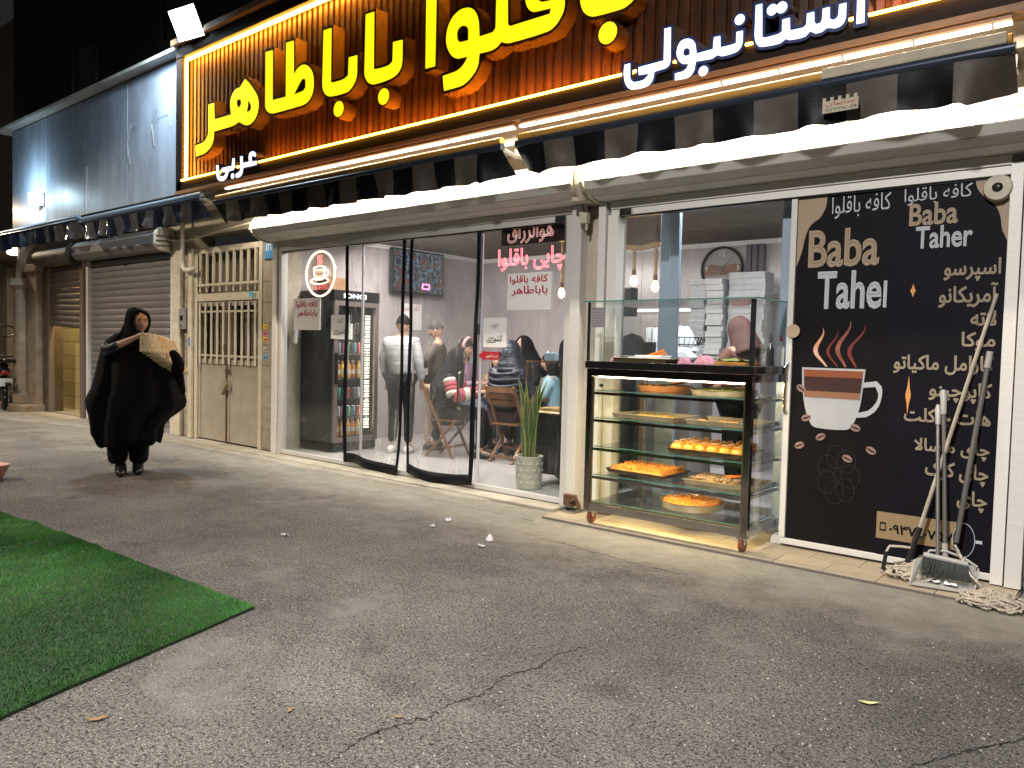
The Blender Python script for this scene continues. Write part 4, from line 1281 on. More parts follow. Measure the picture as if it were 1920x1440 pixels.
# script neons right of the door
M_np = emat('neon_pink', (1.0, 0.07, 0.13), 2.6)
nn = thing('script_neon', 'bright pink Persian script neon hanging in the right glass pane', 'neon sign', (-4.6, 0.05, 2.3))
text('چایی باقلوا', (-5.02, -4.21, 2.19, 2.42), 0.05, M_np, nn, True, neon=0.02)
for dx in (-4.95, -4.3):
    MB().tube([(dx, 0.06, 2.40), (dx, 0.06, 2.75)], 0.002, 4).build('hanging_wire', M_blk, nn)
nn = put('acrylic_sign', MB().box(-4.98, -4.22, 0.045, 0.052, 2.45, 2.70), mat('smoked_acrylic', (0.030, 0.012, 0.012), 0.1), 'dark red acrylic board with outlined Persian script above the pink neon', 'sign')
text('هوالرزاق', (-4.90, -4.34, 2.46, 2.66), 0.042, emat('dim_neon', (1.0, 0.42, 0.36), 0.8), nn, True, neon=0.014)

# inner sliding frames at the cart opening
sf = thing('sliding_window', 'pale blue aluminium sliding frames behind the pastry cart', 'window', (-3.0, 0.55, 0.1))
for x0, x1, y in ((-3.98, -3.88, 0.5), (-3.51, -3.40, 0.56), (-3.385, -3.29, 0.5)):
    MB().box(x0, x1, y, y + 0.05, 0.09, 2.92).build('stile', M_frame, sf, bevel=0.004)
MB().box(-2.24, -2.17, 0.16, 0.22, 0.09, 2.72).box(-2.155, -2.105, 0.10, 0.16, 0.09, 2.72).build('stile', M_frame, sf, bevel=0.004)
for x0, x1 in ((-3.88, -3.51), (-3.29, -2.4)):
    MB().box(x0 + 0.003, x1 - 0.003, 0.52, 0.526, 1.3, 2.90).build('pane', M_glass, sf)

# ================================================================ BANNER DOORS
M_bk = mat('banner_black', (0.005, 0.0035, 0.004), 0.6, spec=0.12, rgb2=(0.006, 0.005, 0.006), vs=1.5)
M_nv = mat('banner_navy', (0.004, 0.0034, 0.0065), 0.6, spec=0.12, rgb2=(0.006, 0.0045, 0.009), vs=1.5)
M_bg = mat('banner_beige', (0.30, 0.225, 0.15), 0.55)
M_wt = mat('banner_white', (0.40, 0.42, 0.46), 0.55)
M_tan = mat('banner_tan', (0.27, 0.22, 0.15), 0.55)


def flat(name, poly, y, m_, parent, smooth_it=True, holes=()):
    return curve_plate(name, poly, list(holes), y, 0.0006, m_, parent, smooth_it=smooth_it)


b1 = thing('banner_door', 'sliding door covered with a black banner of a steaming coffee cup', 'banner', (-1.75, -0.01, 0.09))
MB().box(-2.06, -1.428, -0.012, 0.012, 0.088, 2.60).build('panel', M_bk, b1)
MB().box(-2.105, -2.062, -0.03, 0.02, 0.088, 2.60).build('stile', M_alu, b1, bevel=0.003)
Y1 = -0.0135
flat('beige_wave', [(-2.058, 2.597), (-1.855, 2.597), (-1.86, 2.53), (-1.90, 2.45), (-1.965, 2.40), (-2.0, 2.32), (-2.02, 2.22), (-2.035, 2.17), (-2.058, 2.10)], Y1, M_bg, b1)
text('کافه باقلوا', (-1.82, -1.430, 2.43, 2.585), Y1 - 0.001, M_wt, b1, True, bold=-0.02)
text('Baba', (-1.975, -1.49, 2.085, 2.36), Y1 - 0.001, M_bg, b1, bold=0.028)
text('Tahe', (-1.90, -1.462, 1.785, 2.06), Y1 - 0.001, M_wt, b1, bold=0.028)
MB().box(-1.452, -1.430, Y1 - 0.002, Y1, 1.795, 1.98).build('lettering', M_wt, b1)


def ribbon(pts, ws, m_, y):
    l_, r__ = [], []
    n_ = len(pts)
    for i, (x, z) in enumerate(pts):
        l_.append((x - ws[i], z))
        r__.append((x + ws[i], z))
    flat('steam', l_ + r__[::-1], y, m_, b1)


M_r1 = mat('steam_orange', (0.50, 0.16, 0.05), 0.5, rgb2=(0.60, 0.42, 0.35), vs=5)
M_r2 = mat('steam_red', (0.20, 0.025, 0.015), 0.5, rgb2=(0.09, 0.01, 0.01), vs=7)
M_r3 = mat('steam_dark', (0.10, 0.02, 0.012), 0.5, rgb2=(0.30, 0.10, 0.06), vs=9)
for j, (dx, m_, h, w) in enumerate(((-0.03, M_r1, 0.28, 0.016), (0.045, M_r2, 0.27, 0.010), (0.10, M_r3, 0.33, 0.016), (0.17, M_r2, 0.30, 0.014))):
    pts = [(-1.815 + dx + 0.042 * math.sin(2.2 + t * 6.0) * (1 - 0.3 * t) + 0.03 * t * (j - 1), 1.375 + h * t) for t in [k / 12 for k in range(13)]]
    ribbon(pts, [max(0.001, w * math.sin(math.pi * min(1, 0.15 + 0.85 * k / 12))) for k in range(13)], m_, Y1 - 0.0002 * j)
# cup
flat('cup', [(-1.985, 1.365), (-1.545, 1.365), (-1.555, 1.25), (-1.575, 1.08), (-1.62, 0.96), (-1.66, 0.93), (-1.87, 0.93), (-1.91, 0.96), (-1.955, 1.08), (-1.98, 1.25)], Y1 - 0.0022, mat('cup_white', (0.42, 0.42, 0.44), 0.5, rgb2=(0.33, 0.33, 0.35), vs=2), b1)
flat('cup_handle', [(-1.56, 1.27), (-1.47, 1.285), (-1.436, 1.25), (-1.432, 1.18), (-1.46, 1.09), (-1.53, 1.03), (-1.60, 1.02), (-1.59, 1.055), (-1.52, 1.075), (-1.465, 1.14), (-1.455, 1.20), (-1.475, 1.245), (-1.56, 1.235)], Y1 - 0.0018, mat('cup_white', (0, 0, 0)), b1)
flat('coffee', [(-1.972, 1.35), (-1.558, 1.35), (-1.562, 1.30), (-1.968, 1.30)], Y1 - 0.0036, mat('coffee_foam', (0.22, 0.06, 0.02), 0.5), b1, False)
flat('coffee', [(-1.968, 1.30), (-1.562, 1.30), (-1.572, 1.18), (-1.963, 1.18)], Y1 - 0.0040, mat('coffee_dark', (0.035, 0.010, 0.008), 0.5), b1, False)
flat('coffee', [(-1.963, 1.195), (-1.57, 1.195), (-1.574, 1.15), (-1.960, 1.15)], Y1 - 0.0044, mat('coffee_milk', (0.24, 0.11, 0.06), 0.5), b1, False)
M_bean = mat('bean_pink', (0.24, 0.15, 0.13), 0.5)
for bx, bz, ro in ((-1.94, 0.996, 0.4), (-1.596, 0.95, -0.3), (-1.831, 0.865, 0.5), (-1.981, 0.79, 0.4), (-1.485, 0.80, -0.5), (-1.64, 0.727, -0.4), (-1.985, 1.21, -0.6)):
    bo = flat('coffee_bean', ellipse(bx, bz, 0.036, 0.025, 16, ro), Y1 - 0.0052, M_bean, b1, False)
    flat('bean_crease', ellipse(bx, bz, 0.032, 0.005, 12, ro), Y1 - 0.0066, M_bk, bo, False)
M_fl = mat('flower_line', (0.022, 0.014, 0.016), 0.5)
for k in range(7):
    a_ = k * 0.9
    flat('flower_outline', ellipse(-1.70 + 0.085 * math.cos(a_), 0.60 + 0.13 * math.sin(a_), 0.065, 0.085, 20), Y1 - 0.0002 * k, M_fl, b1, False, holes=[ellipse(-1.70 + 0.085 * math.cos(a_), 0.60 + 0.13 * math.sin(a_), 0.062, 0.082, 20)])
MB().lathe((0, 0, 0), [(0.05, 0), (0.05, 0.012)], 20).xf(Matrix.Translation((-2.055, -0.03, 1.63)) @ Matrix.Rotation(R(90), 4, 'X')).build('round_pull', M_bg, b1)
hd = MB().tube([(-2.03, -0.012, 1.13), (-2.03, -0.05, 1.13), (-2.03, -0.05, 1.34), (-2.03, -0.012, 1.34)], 0.009, 8)
MB().tube([(-2.085, -0.035, 1.02), (-2.085, -0.08, 1.05), (-2.085, -0.08, 1.36), (-2.085, -0.035, 1.39)], 0.011, 8).build('pull_handle', M_steel, b1, smooth='auto')

b2 = thing('banner_door', 'sliding door covered with a dark navy banner listing Persian drinks', 'banner', (-1.1, -0.01, 0.09))
MB().box(-1.427, -0.738, -0.020, 0.004, 0.088, 2.60).build('panel', M_nv, b2)
Y2 = -0.0215
flat('beige_wave', [(-0.74, 2.597), (-0.93, 2.597), (-0.92, 2.55), (-0.87, 2.48), (-0.815, 2.43), (-0.785, 2.36), (-0.77, 2.27), (-0.74, 2.20)], Y2, M_bg, b2)
text('کافه باقلوا', (-1.345, -0.945, 2.475, 2.59), Y2 - 0.001, M_wt, b2, True, bold=-0.02)
text('Baba', (-1.31, -1.02, 2.335, 2.485), Y2 - 0.001, M_bg, b2, bold=0.025)
text('Taher', (-1.265, -0.93, 2.18, 2.33), Y2 - 0.001, M_wt, b2, bold=0.025)
MENU = [('اسپرسو', -1.087, -0.765, 1.955, 2.10), ('آمریکانو', -1.11, -0.775, 1.785, 1.945), ('لاته', -0.92, -0.775, 1.668, 1.768), ('موکا', -0.965, -0.775, 1.505, 1.63),
        ('کارامل ماکیاتو', -1.365, -0.778, 1.345, 1.475), ('کاپوچینو', -1.14, -0.778, 1.165, 1.30), ('هات چاکلت', -1.285, -0.778, 0.99, 1.12),
        ('چای ماسالا', -1.215, -0.775, 0.80, 0.92), ('چای کرک', -1.14, -0.775, 0.635, 0.775), ('چای', -0.945, -0.775, 0.465, 0.60)]
for s_, x0, x1, z0, z1 in MENU:
    text(s_, (x0, x1, z0, z1), Y2 - 0.001, M_tan, b2, True, bold=0.024)
MB().box(-1.427, -0.885, Y2 - 0.001, Y2 + 0.0004, 0.20, 0.385).build('phone_band', mat('band_gold', (0.24, 0.17, 0.09), 0.5), b2)
text('۰۹۳۷٤۰۷۵۷', (-1.345, -0.955, 0.245, 0.325), Y2 - 0.003, M_nv, b2, bold=0.03)
flat('phone_icon', [(-1.405, 0.255), (-1.365, 0.255), (-1.365, 0.315), (-1.405, 0.315)], Y2 - 0.003, M_nv, b2, False, holes=[[(-1.399, 0.266), (-1.371, 0.266), (-1.371, 0.303), (-1.399, 0.303)]])
flat('cup_badge', ellipse(-0.895, 0.275, 0.065, 0.113, 28), Y2 - 0.003, M_wt, b2, False)
flat('cup_badge', ellipse(-0.895, 0.275, 0.061, 0.108, 28), Y2 - 0.0045, M_nv, b2, False)
MB().box(-0.828, -0.79, Y2 - 0.003, Y2, 0.265, 0.285).build('badge_handle', M_wt, b2)
M_flr = mat('flare_print', (0.60, 0.26, 0.08), 0.5)
for z_, h_ in ((1.905, 0.045), (1.20, 0.13)):
    flat('sparkle', [(-1.265, z_ - h_), (-1.257, z_ - h_ * 0.4), (-1.248, z_), (-1.257, z_ + h_ * 0.4), (-1.265, z_ + h_), (-1.273, z_ + h_ * 0.4), (-1.282, z_), (-1.273, z_ - h_ * 0.4)], Y2 - 0.001, M_flr, b2)
rl = MB().lathe((0, 0, 0), [(0.075, 0), (0.085, 0.02), (0.075, 0.05), (0.03, 0.055), (0.03, 0.02)], 20)
rl.xf(Matrix.Translation((-0.80, -0.03, 2.53)) @ Matrix.Rotation(R(90), 4, 'X'))
ro = put('round_bracket', rl, M_cream, 'round cream fitting with a dark hub at the top corner of the drinks banner', 'fitting', smooth='auto')
MB().ball((-0.80, -0.075, 2.53), (0.028, 0.02, 0.03)).build('hub', M_blk, ro)

# ================================================================ FLOODLIGHTS
def flood(label, c, direction, w, h, col, s):
    t = thing('floodlight', label, 'floodlight', c)
    q = Vector(direction).to_track_quat('-Z', 'Y').to_matrix()
    MB().obox(Vector(c) - q @ Vector((0, 0, -0.03)), (w, h, 0.05), q).build('housing', M_blkm, t, bevel=0.01)
    MB().obox(Vector(c) - q @ Vector((0, 0, 0.0)), (w * 0.93, h * 0.93, 0.02), q).build('lamp_face', emat('flood_face_' + str(s), col, s), t)
    return t


t = flood('square white floodlight glaring above the grey cladding', (-9.90, -0.62, 5.58), (0.15, -0.95, -0.50), 0.52, 0.40, (0.80, 0.97, 1.0), 16)
MB().bar((-9.70, -0.45, 5.50), (-9.86, -0.58, 5.58), 0.04, 0.03).build('bracket', M_cream, t)
t = flood('small bluish floodlight fixed low on the grey cladding', (-15.75, -0.40, 3.95), (0.5, -0.80, -0.05), 0.30, 0.24, (0.70, 0.95, 1.0), 12)
MB().bar((-15.75, -0.31, 3.95), (-15.75, -0.36, 3.95), 0.04).build('bracket', M_blk, t)

# ================================================================ INSIDE THE CAFE
M_chrome = mat('dark_chrome', (0.30, 0.27, 0.25), 0.14, metal=1.0)
M_brush = mat('brushed_steel', (0.42, 0.40, 0.38), 0.3, metal=1.0, var=0.1, vs=12)

# ---- drinks fridge
f = thing('drinks_fridge', 'tall black drinks fridge with a glass door and a bright strip of lights', 'fridge', (-8.25, 0.66, 0.08))
sh = MB().box(-8.62, -7.96, 0.30, 0.33, 0.09, 2.0).box(-8.62, -7.96, 0.99, 1.02, 0.09, 2.0).box(-8.62, -8.58, 0.33, 0.99, 0.09, 2.0).box(-8.62, -7.96, 0.30, 1.02, 0.085, 0.20)
sh.build('cabinet', M_blkm, f)
MB().box(-8.62, -7.92, 0.29, 1.03, 2.0, 2.14).build('header', M_blkm, f, bevel=0.005)
text('IONCI', (0.44, 0.80, 2.04, 2.10), -7.918, emat('fridge_logo', (1.0, 0.95, 0.85), 1.6), f, bold=0.02, side=1, ext=0.001)
MB().box(-7.96, -7.92, 0.30, 0.36, 0.20, 2.0).box(-7.96, -7.92, 0.96, 1.02, 0.20, 2.0).box(-7.96, -7.92, 0.36, 0.96, 0.20, 0.26).box(-7.96, -7.92, 0.36, 0.96, 1.94, 2.0).build('door_frame', mat('fridge_frame', (0.18, 0.15, 0.14), 0.35, metal=0.4), f, bevel=0.003)
MB().box(-7.945, -7.940, 0.36, 0.96, 0.26, 1.94).build('door_glass', M_glass, f)
MB().box(-7.915, -7.88, 0.31, 0.34, 0.95, 1.35).build('handle', M_blk, f, bevel=0.008)
sz = [0.27, 0.52, 0.76, 1.02, 1.34]
for z in sz:
    MB().box(-8.57, -7.98, 0.33, 0.99, z - 0.02, z - 0.005).build('shelf', M_brush, f)
led = MB()
for i in range(44):
    led.box(-8.02, -7.99, 0.865, 0.93, 0.36 + i * 0.034, 0.374 + i * 0.034)
led.build('light_strip', emat('fridge_led', (1.0, 0.84, 0.62), 5), f)
MB().box(-7.99, -7.985, 0.38, 0.64, 1.52, 1.72).build('price_card', M_paper, f)
area('fridge_lamp', (-8.0, 0.90, 1.1), (-0.3, -1, 0), 0.04, 1.4, 7, (1.0, 0.86, 0.66))
juice = [((0.75, 0.30, 0.02), 'orange'), ((0.80, 0.48, 0.04), 'mango yellow'), ((0.62, 0.16, 0.02), 'amber')]
cans = [((0.05, 0.22, 0.30), 'teal'), ((0.45, 0.05, 0.08), 'red'), ((0.10, 0.10, 0.14), 'black'), ((0.32, 0.34, 0.38), 'silver'), ((0.55, 0.14, 0.26), 'pink'), ((0.06, 0.26, 0.14), 'green')]
botp, canp = {}, {}


def bottle(c, z, x, y, lab):
    key = c
    if key not in botp:
        t = thing('juice_bottle', lab, 'bottle', (0, 0, 0), 'bottles and cans in the drinks fridge')
        MB().lathe((0, 0, 0), [(0.028, 0.0), (0.033, 0.01), (0.033, 0.13), (0.028, 0.16), (0.014, 0.19), (0.014, 0.205)], 12).build('body', mat('juice_%s' % c[1].split()[0], c[0], 0.15, coat=0.5), t, smooth='auto')
        MB().lathe((0, 0, 0.205), [(0.017, 0.0), (0.017, 0.022)], 10).build('cap', M_white if c[1] == 'amber' else mat('cap_orange', (0.7, 0.25, 0.02), 0.4), t)
        MB().lathe((0, 0, 0.05), [(0.0338, 0.0), (0.0338, 0.06)], 12, cap=False).build('paper_label', mat('bottle_label', (0.62, 0.55, 0.42), 0.5, var=0.5, vs=50), t)
        botp[key] = t
        t.location = (x, y, z)
        return t
    return dup_tree(botp[key], (x, y, z), random.random() * 6, lab)


def can(c, z, x, y, lab):
    key = c
    if key not in canp:
        t = thing('drink_can', lab, 'can', (0, 0, 0), 'bottles and cans in the drinks fridge')
        MB().lathe((0, 0, 0), [(0.026, 0.0), (0.031, 0.01), (0.031, 0.12), (0.026, 0.135)], 12).build('body', mat('can_%s' % c[1], c[0], 0.25, metal=0.4, var=0.6, vs=30), t, smooth='auto')
        MB().lathe((0, 0, 0.135), [(0.025, 0.0), (0.024, 0.003)], 12).build('lid', M_steel, t)
        canp[key] = t
        t.location = (x, y, z)
        return t
    return dup_tree(canp[key], (x, y, z), random.random() * 6, lab)


ordn = ['nearest the street', 'second from the street', 'third from the street', 'fourth from the street', 'fifth from the street', 'nearest the light strip']
shn = {0: 'bottom', 1: 'second lowest', 2: 'middle', 3: 'second highest', 4: 'top'}
for si, z in enumerate(sz):
    for k in range(6):
        y = 0.385 + k * 0.082
        x = -8.06 + random.uniform(-0.015, 0.015)
        if si in (0, 3):
            c = juice[(k * 2 + si) % 3]
            bottle(c, z, x, y, '%s juice bottle on the %s fridge shelf, %s' % (c[1], shn[si], ordn[k]))
        else:
            c = cans[(k + si * 2) % 6]
            can(c, z, x, y, '%s drink can on the %s fridge shelf, %s' % (c[1], shn[si], ordn[k]))

# things between fridge and front: cup holder and a wooden crate top, cleaning bracket
MB2 = MB().tube([(-8.50, 0.14, 1.62), (-8.50, 0.12, 1.45)], 0.03, 8)
put('wall_dispenser', MB2, M_white, 'small white dispenser on the side wall left of the fridge', 'dispenser')
put('wooden_box', MB().box(-8.5, -8.25, 0.45, 0.75, 2.14, 2.32), mat('box_wood', (0.22, 0.12, 0.06), 0.5, var=0.3, vs=8), 'brown wooden box on top of the drinks fridge', 'box', bevel=0.004)

# ---- television
mt, n, bb = _nodes('tv_picture')
tc = n.nodes.new('ShaderNodeTexCoord')
vo = n.nodes.new('ShaderNodeTexNoise')
vo.inputs['Scale'].default_value = 9
vo.inputs['Detail'].default_value = 1.2
n.links.new(tc.outputs['Object'], vo.inputs['Vector'])
cr = n.nodes.new('ShaderNodeValToRGB')
for p, c in ((0.0, (0.01, 0.015, 0.03)), (0.40, (0.03, 0.04, 0.07)), (0.47, (0.20, 0.26, 0.33)), (0.52, (0.05, 0.02, 0.03)), (0.57, (0.03, 0.10, 0.12)), (0.63, (0.30, 0.07, 0.03)), (0.70, (0.04, 0.03, 0.05))):
    e = cr.color_ramp.elements.new(p)
    e.color = (*c, 1)
n.links.new(vo.outputs[0], cr.inputs[0])
n.links.new(cr.outputs[0], bb.inputs['Emission Color'])
bb.inputs['Emission Strength'].default_value = 0.8
bb.inputs['Base Color'].default_value = (0.01, 0.01, 0.01, 1)
bb.inputs['Roughness'].default_value = 0.15
tv = thing('television', 'wall television showing a colourful picture over the standing men', 'television', (-8.70, 2.4, 2.24))
MB().box(-8.74, -8.66, 1.90, 2.96, 2.24, 2.90).build('casing', M_blk, tv, bevel=0.005)
MB().box(-8.661, -8.655, 1.925, 2.935, 2.27, 2.875).build('screen', mt, tv)
MB().tube([(-8.65, 2.50, 2.33), (-8.65, 2.64, 2.33), (-8.65, 2.64, 2.40), (-8.65, 2.50, 2.40), (-8.65, 2.50, 2.33)], 0.012, 6).build('magenta_glow', emat('magenta', (1.0, 0.05, 0.55), 3.5), tv)
sp = put('paper_sign', MB().box(-8.79, -8.785, 2.2, 2.62, 1.70, 2.1), M_paper, 'pale poster with pink lettering on the side wall under the television', 'poster')
text('کافه باقلوا', (2.25, 2.57, 1.98, 2.05), -8.782, M_red, sp, True, side=1)

# ---- clock
ck = thing('wall_clock', 'round black rimmed wall clock with a walnut face on the back wall', 'clock', (-4.47, 3.97, 2.29))
tor = ellipse(-4.47, 2.575, 0.285, 0.285, 40)
MB().tube([(x, 3.96, z) for x, z in tor + [tor[0]]], 0.018, 6).build('rim', M_blk, ck, smooth=True)
curve_plate('face', tor, [], 3.985, 0.004, mat('clock_grey', (0.34, 0.31, 0.30), 0.5), ck, smooth_it=False)
MB().plateY([(-4.72, 2.62), (-4.60, 2.64), (-4.45, 2.61), (-4.30, 2.64), (-4.21, 2.62), (-4.20, 2.50), (-4.74, 2.50)], 3.974, 3.98).build('walnut_band', mat('walnut', (0.20, 0.09, 0.05), 0.4, var=0.5, vs=7, stretch=(1, 1, 4)), ck)
text('12', (-4.51, -4.43, 2.74, 2.82), 3.966, M_white, ck, bold=0.01)
text('9', (-4.71, -4.67, 2.55, 2.62), 3.966, M_white, ck, bold=0.01)
text('3', (-4.27, -4.23, 2.55, 2.62), 3.966, M_white, ck, bold=0.01)
MB().bar((-4.60, 3.968, 2.75), (-4.57, 3.968, 2.71), 0.014, 0.006).bar((-4.34, 3.968, 2.75), (-4.37, 3.968, 2.71), 0.014, 0.006).build('hour_mark', M_white, ck)
MB().bar((-4.53, 3.962, 2.50), (-4.38, 3.962, 2.68), 0.014, 0.004).build('hand', M_white, ck)
MB().bar((-4.49, 3.960, 2.56), (-4.42, 3.960, 2.64), 0.022, 0.004).build('hand', M_blk, ck)

# ---- pendant bulbs on a branch
M_bulb = emat('bulb_glow', (1.0, 0.55, 0.22), 18)
M_rope = mat('rope', (0.24, 0.15, 0.08), 0.9, var=0.3, vs=60, bump=0.4, bs=90)
br = MB().tube([(-4.95, 2.0, 2.62), (-4.75, 2.02, 2.66), (-4.55, 2.0, 2.63), (-4.35, 1.98, 2.66), (-4.20, 2.0, 2.64)], [0.025, 0.032, 0.028, 0.034, 0.02], 8)
br.tube([(-4.85, 2.0, 2.93), (-4.85, 2.0, 2.64)], 0.01, 6).tube([(-4.28, 2.0, 2.93), (-4.28, 2.0, 2.66)], 0.01, 6)
put('branch_beam', br, M_rope, 'gnarled wooden branch holding rope pendants under the cafe ceiling', 'lamp beam', smooth='auto')
for x, y, z, lab in ((-4.64, 2.0, 2.28, 'glowing filament bulb on a thick rope, left one seen above the cart'), (-4.36, 2.0, 2.21, 'glowing filament bulb on a thick rope, right one seen above the cart'),
                     (-5.66, 2.0, 2.17, 'glowing filament bulb seen beside the pink script neon')):
    t = thing('pendant_lamp', lab, 'lamp', (x, y, z - 0.1), 'rope pendant bulbs')
    MB().tube([(x, y, 2.62 if x > -5 else 2.93), (x, y, z + 0.09)], 0.020, 8).build('rope', M_rope, t)
    MB().lathe((x, y, z + 0.04), [(0.022, 0), (0.026, 0.03), (0.022, 0.07)], 10).build('socket', M_rust, t)
    MB().lathe((x, y, z - 0.08), [(0.012, 0.0), (0.035, 0.02), (0.042, 0.055), (0.03, 0.095), (0.018, 0.12)], 12).build('bulb', M_bulb, t, smooth=True)
put('reflection_strip', MB().box(-5.75, -4.75, 3.86, 3.99, 2.02, 2.05), emat('reflection_glow', (1.0, 0.96, 0.9), 1.6), 'thin glowing strip added for a white reflection on the back wall', 'reflection strip')  # reflection of light lines, imitated by an added glowing strip

# ---- lit ceiling panels of the cafe
for x0, x1, y0, y1, lab in ((-8.0, -4.8, 0.45, 0.85, 'long lit ceiling panel just inside the cafe glass front'), (-4.0, -1.6, 0.55, 0.95, 'lit ceiling panel just inside the opening behind the pastry cart')):
    t = thing('ceiling_light', lab, 'ceiling light', ((x0 + x1) / 2, (y0 + y1) / 2, 2.86))
    MB().box(x0 - 0.02, x1 + 0.02, y0 - 0.02, y1 + 0.02, 2.86, 2.93).build('tray', M_white, t)
    MB().box(x0, x1, y0, y1, 2.85, 2.859).build('diffuser', emat('ceiling_panel', (1.0, 0.96, 0.92), 3.0), t)

# ---- wooden folding chairs and tables
M_cw = mat('chair_wood', (0.20, 0.095, 0.045), 0.45, var=0.3, vs=7, stretch=(1, 1, 0.3))


def chair(label, x, y, rz, group='folding chairs round the cafe tables'):
    t = thing('folding_chair', label, 'chair', (0, 0, 0), group)
    for s in (-1, 1):
        MB().bar((s * 0.20, 0.20, 0.0), (s * 0.20, -0.26, 0.92), 0.035, 0.022).build('leg', M_cw, t)
        MB().bar((s * 0.165, -0.22, 0.0), (s * 0.165, 0.20, 0.46), 0.035, 0.022).build('leg', M_cw, t)
    for i in range(5):
        MB().box(-0.18, 0.18, -0.16 + i * 0.078, -0.16 + i * 0.078 + 0.068, 0.455, 0.475).build('seat_slat', M_cw, t)
    for z, yy in ((0.88, -0.245), (0.80, -0.205), (0.72, -0.165)):
        MB().box(-0.21, 0.21, yy - 0.012, yy + 0.008, z - 0.032, z + 0.032).build('back_slat', M_cw, t)
    MB().box(-0.20, 0.20, 0.135, 0.155, 0.13, 0.16).box(-0.17, 0.17, -0.205, -0.185, 0.06, 0.09).build('stretcher', M_cw, t)
    t.location = (x, y, 0.076)
    t.rotation_euler = (0, 0, rz)
    return t


c1 = chair('wooden folding chair with a beige cardigan hung over its back', -6.80, 1.22, R(-78))
c2 = chair('wooden folding chair under the person in the navy puffer', -5.98, 1.48, R(4))
tb = thing('cafe_table', 'square wooden cafe table between the seated diners', 'table', (-6.25, 2.0, 0.08))
MB().box(-6.62, -5.85, 1.66, 2.34, 0.80, 0.83).build('tabletop', M_cw, tb, bevel=0.004)
for sx in (-6.55, -5.92):
    for sy in (1.74, 2.26):
        MB().box(sx - 0.02, sx + 0.02, sy - 0.02, sy + 0.02, 0.076, 0.80).build('leg', M_blk, tb)
for (x, y), l in zip(((-6.45, 1.85), (-6.05, 2.1), (-6.2, 1.8)), ('small glass tea cup on the table nearest the striped sleeve', 'small glass tea cup on the far side of the table', 'small glass tea cup in the middle of the table')):
    put('tea_glass', MB().lathe((x, y, 0.832), [(0.022, 0), (0.026, 0.02), (0.02, 0.05), (0.028, 0.085)], 12), mat('tea', (0.30, 0.08, 0.02), 0.1), l, 'glass', smooth='auto')
cg = MB()
cg.grid(lambda u, v: (-6.99 - 0.03 * math.sin(v * 3) - 0.05 * (1 - v), 1.05 + 0.38 * u + 0.02 * math.sin(v * 9), 1.02 - 0.12 * (1 - v) - 0.0 * u - 0.50 * (v) * (0.7 + 0.5 * abs(nz(u * 3, 1)))), 10, 10)
cg.grid(lambda u, v: (-6.99 - 0.05 + 0.10 * u, 1.02 + 0.10 * nz(u * 3, v * 5) + 0.06 * v - 0.0, 0.98 - 0.75 * v), 6, 12)
put('draped_cardigan', cg, mat('beige_knit', (0.46, 0.36, 0.26), 0.9, bump=0.3, bs=90), 'beige cardigan draped over the back of the folding chair', 'cardigan', smooth=True, solid=0.015)

# ---- plant in pot
M_pot = mat('pot_white', (0.50, 0.47, 0.40), 0.6, var=0.1, vs=10)
pt_ = thing('snake_plant', 'tall snake plant with yellow edged leaves in a white diamond pot', 'plant', (-4.70, 0.22, 0.08))
pm = MB().lathe((-4.70, 0.22, 0.08), [(0.115, 0.0), (0.125, 0.02), (0.135, 0.30), (0.14, 0.32), (0.12, 0.32), (0.115, 0.26)], 24)
po = pm.build('pot', M_pot, pt_, smooth='auto')
dm = MB()
for r_ in range(4):
    for k in range(12):
        a_ = 2 * math.pi * (k + 0.5 * (r_ % 2)) / 12
        rr_ = 0.126 + 0.0028 * r_
        z = 0.08 + 0.06 + r_ * 0.062
        c_ = Vector((-4.70 + rr_ * math.cos(a_), 0.22 + rr_ * math.sin(a_), z))
        tdir = Vector((-math.sin(a_), math.cos(a_), 0))
        nrm = Vector((math.cos(a_), math.sin(a_), 0))
        dm.add([c_ + tdir * 0.026, c_ + Vector((0, 0, 0.028)), c_ - tdir * 0.026, c_ - Vector((0, 0, 0.028)), c_ + nrm * 0.011], [(0, 1, 4), (1, 2, 4), (2, 3, 4), (3, 0, 4)])
dm.build('diamond_relief', M_pot, po, kind='stuff')
MB().lathe((-4.70, 0.22, 0.36), [(0.0, 0), (0.118, 0.0)], 16, cap=False).build('soil', mat('soil', (0.05, 0.035, 0.025), 0.95), pt_)
M_lf = mat('snake_leaf', (0.035, 0.075, 0.028), 0.4, rgb2=(0.09, 0.13, 0.06), vs=14, stretch=(1, 1, 2.2))
M_lfe = mat('leaf_yellow_edge', (0.42, 0.40, 0.08), 0.4)
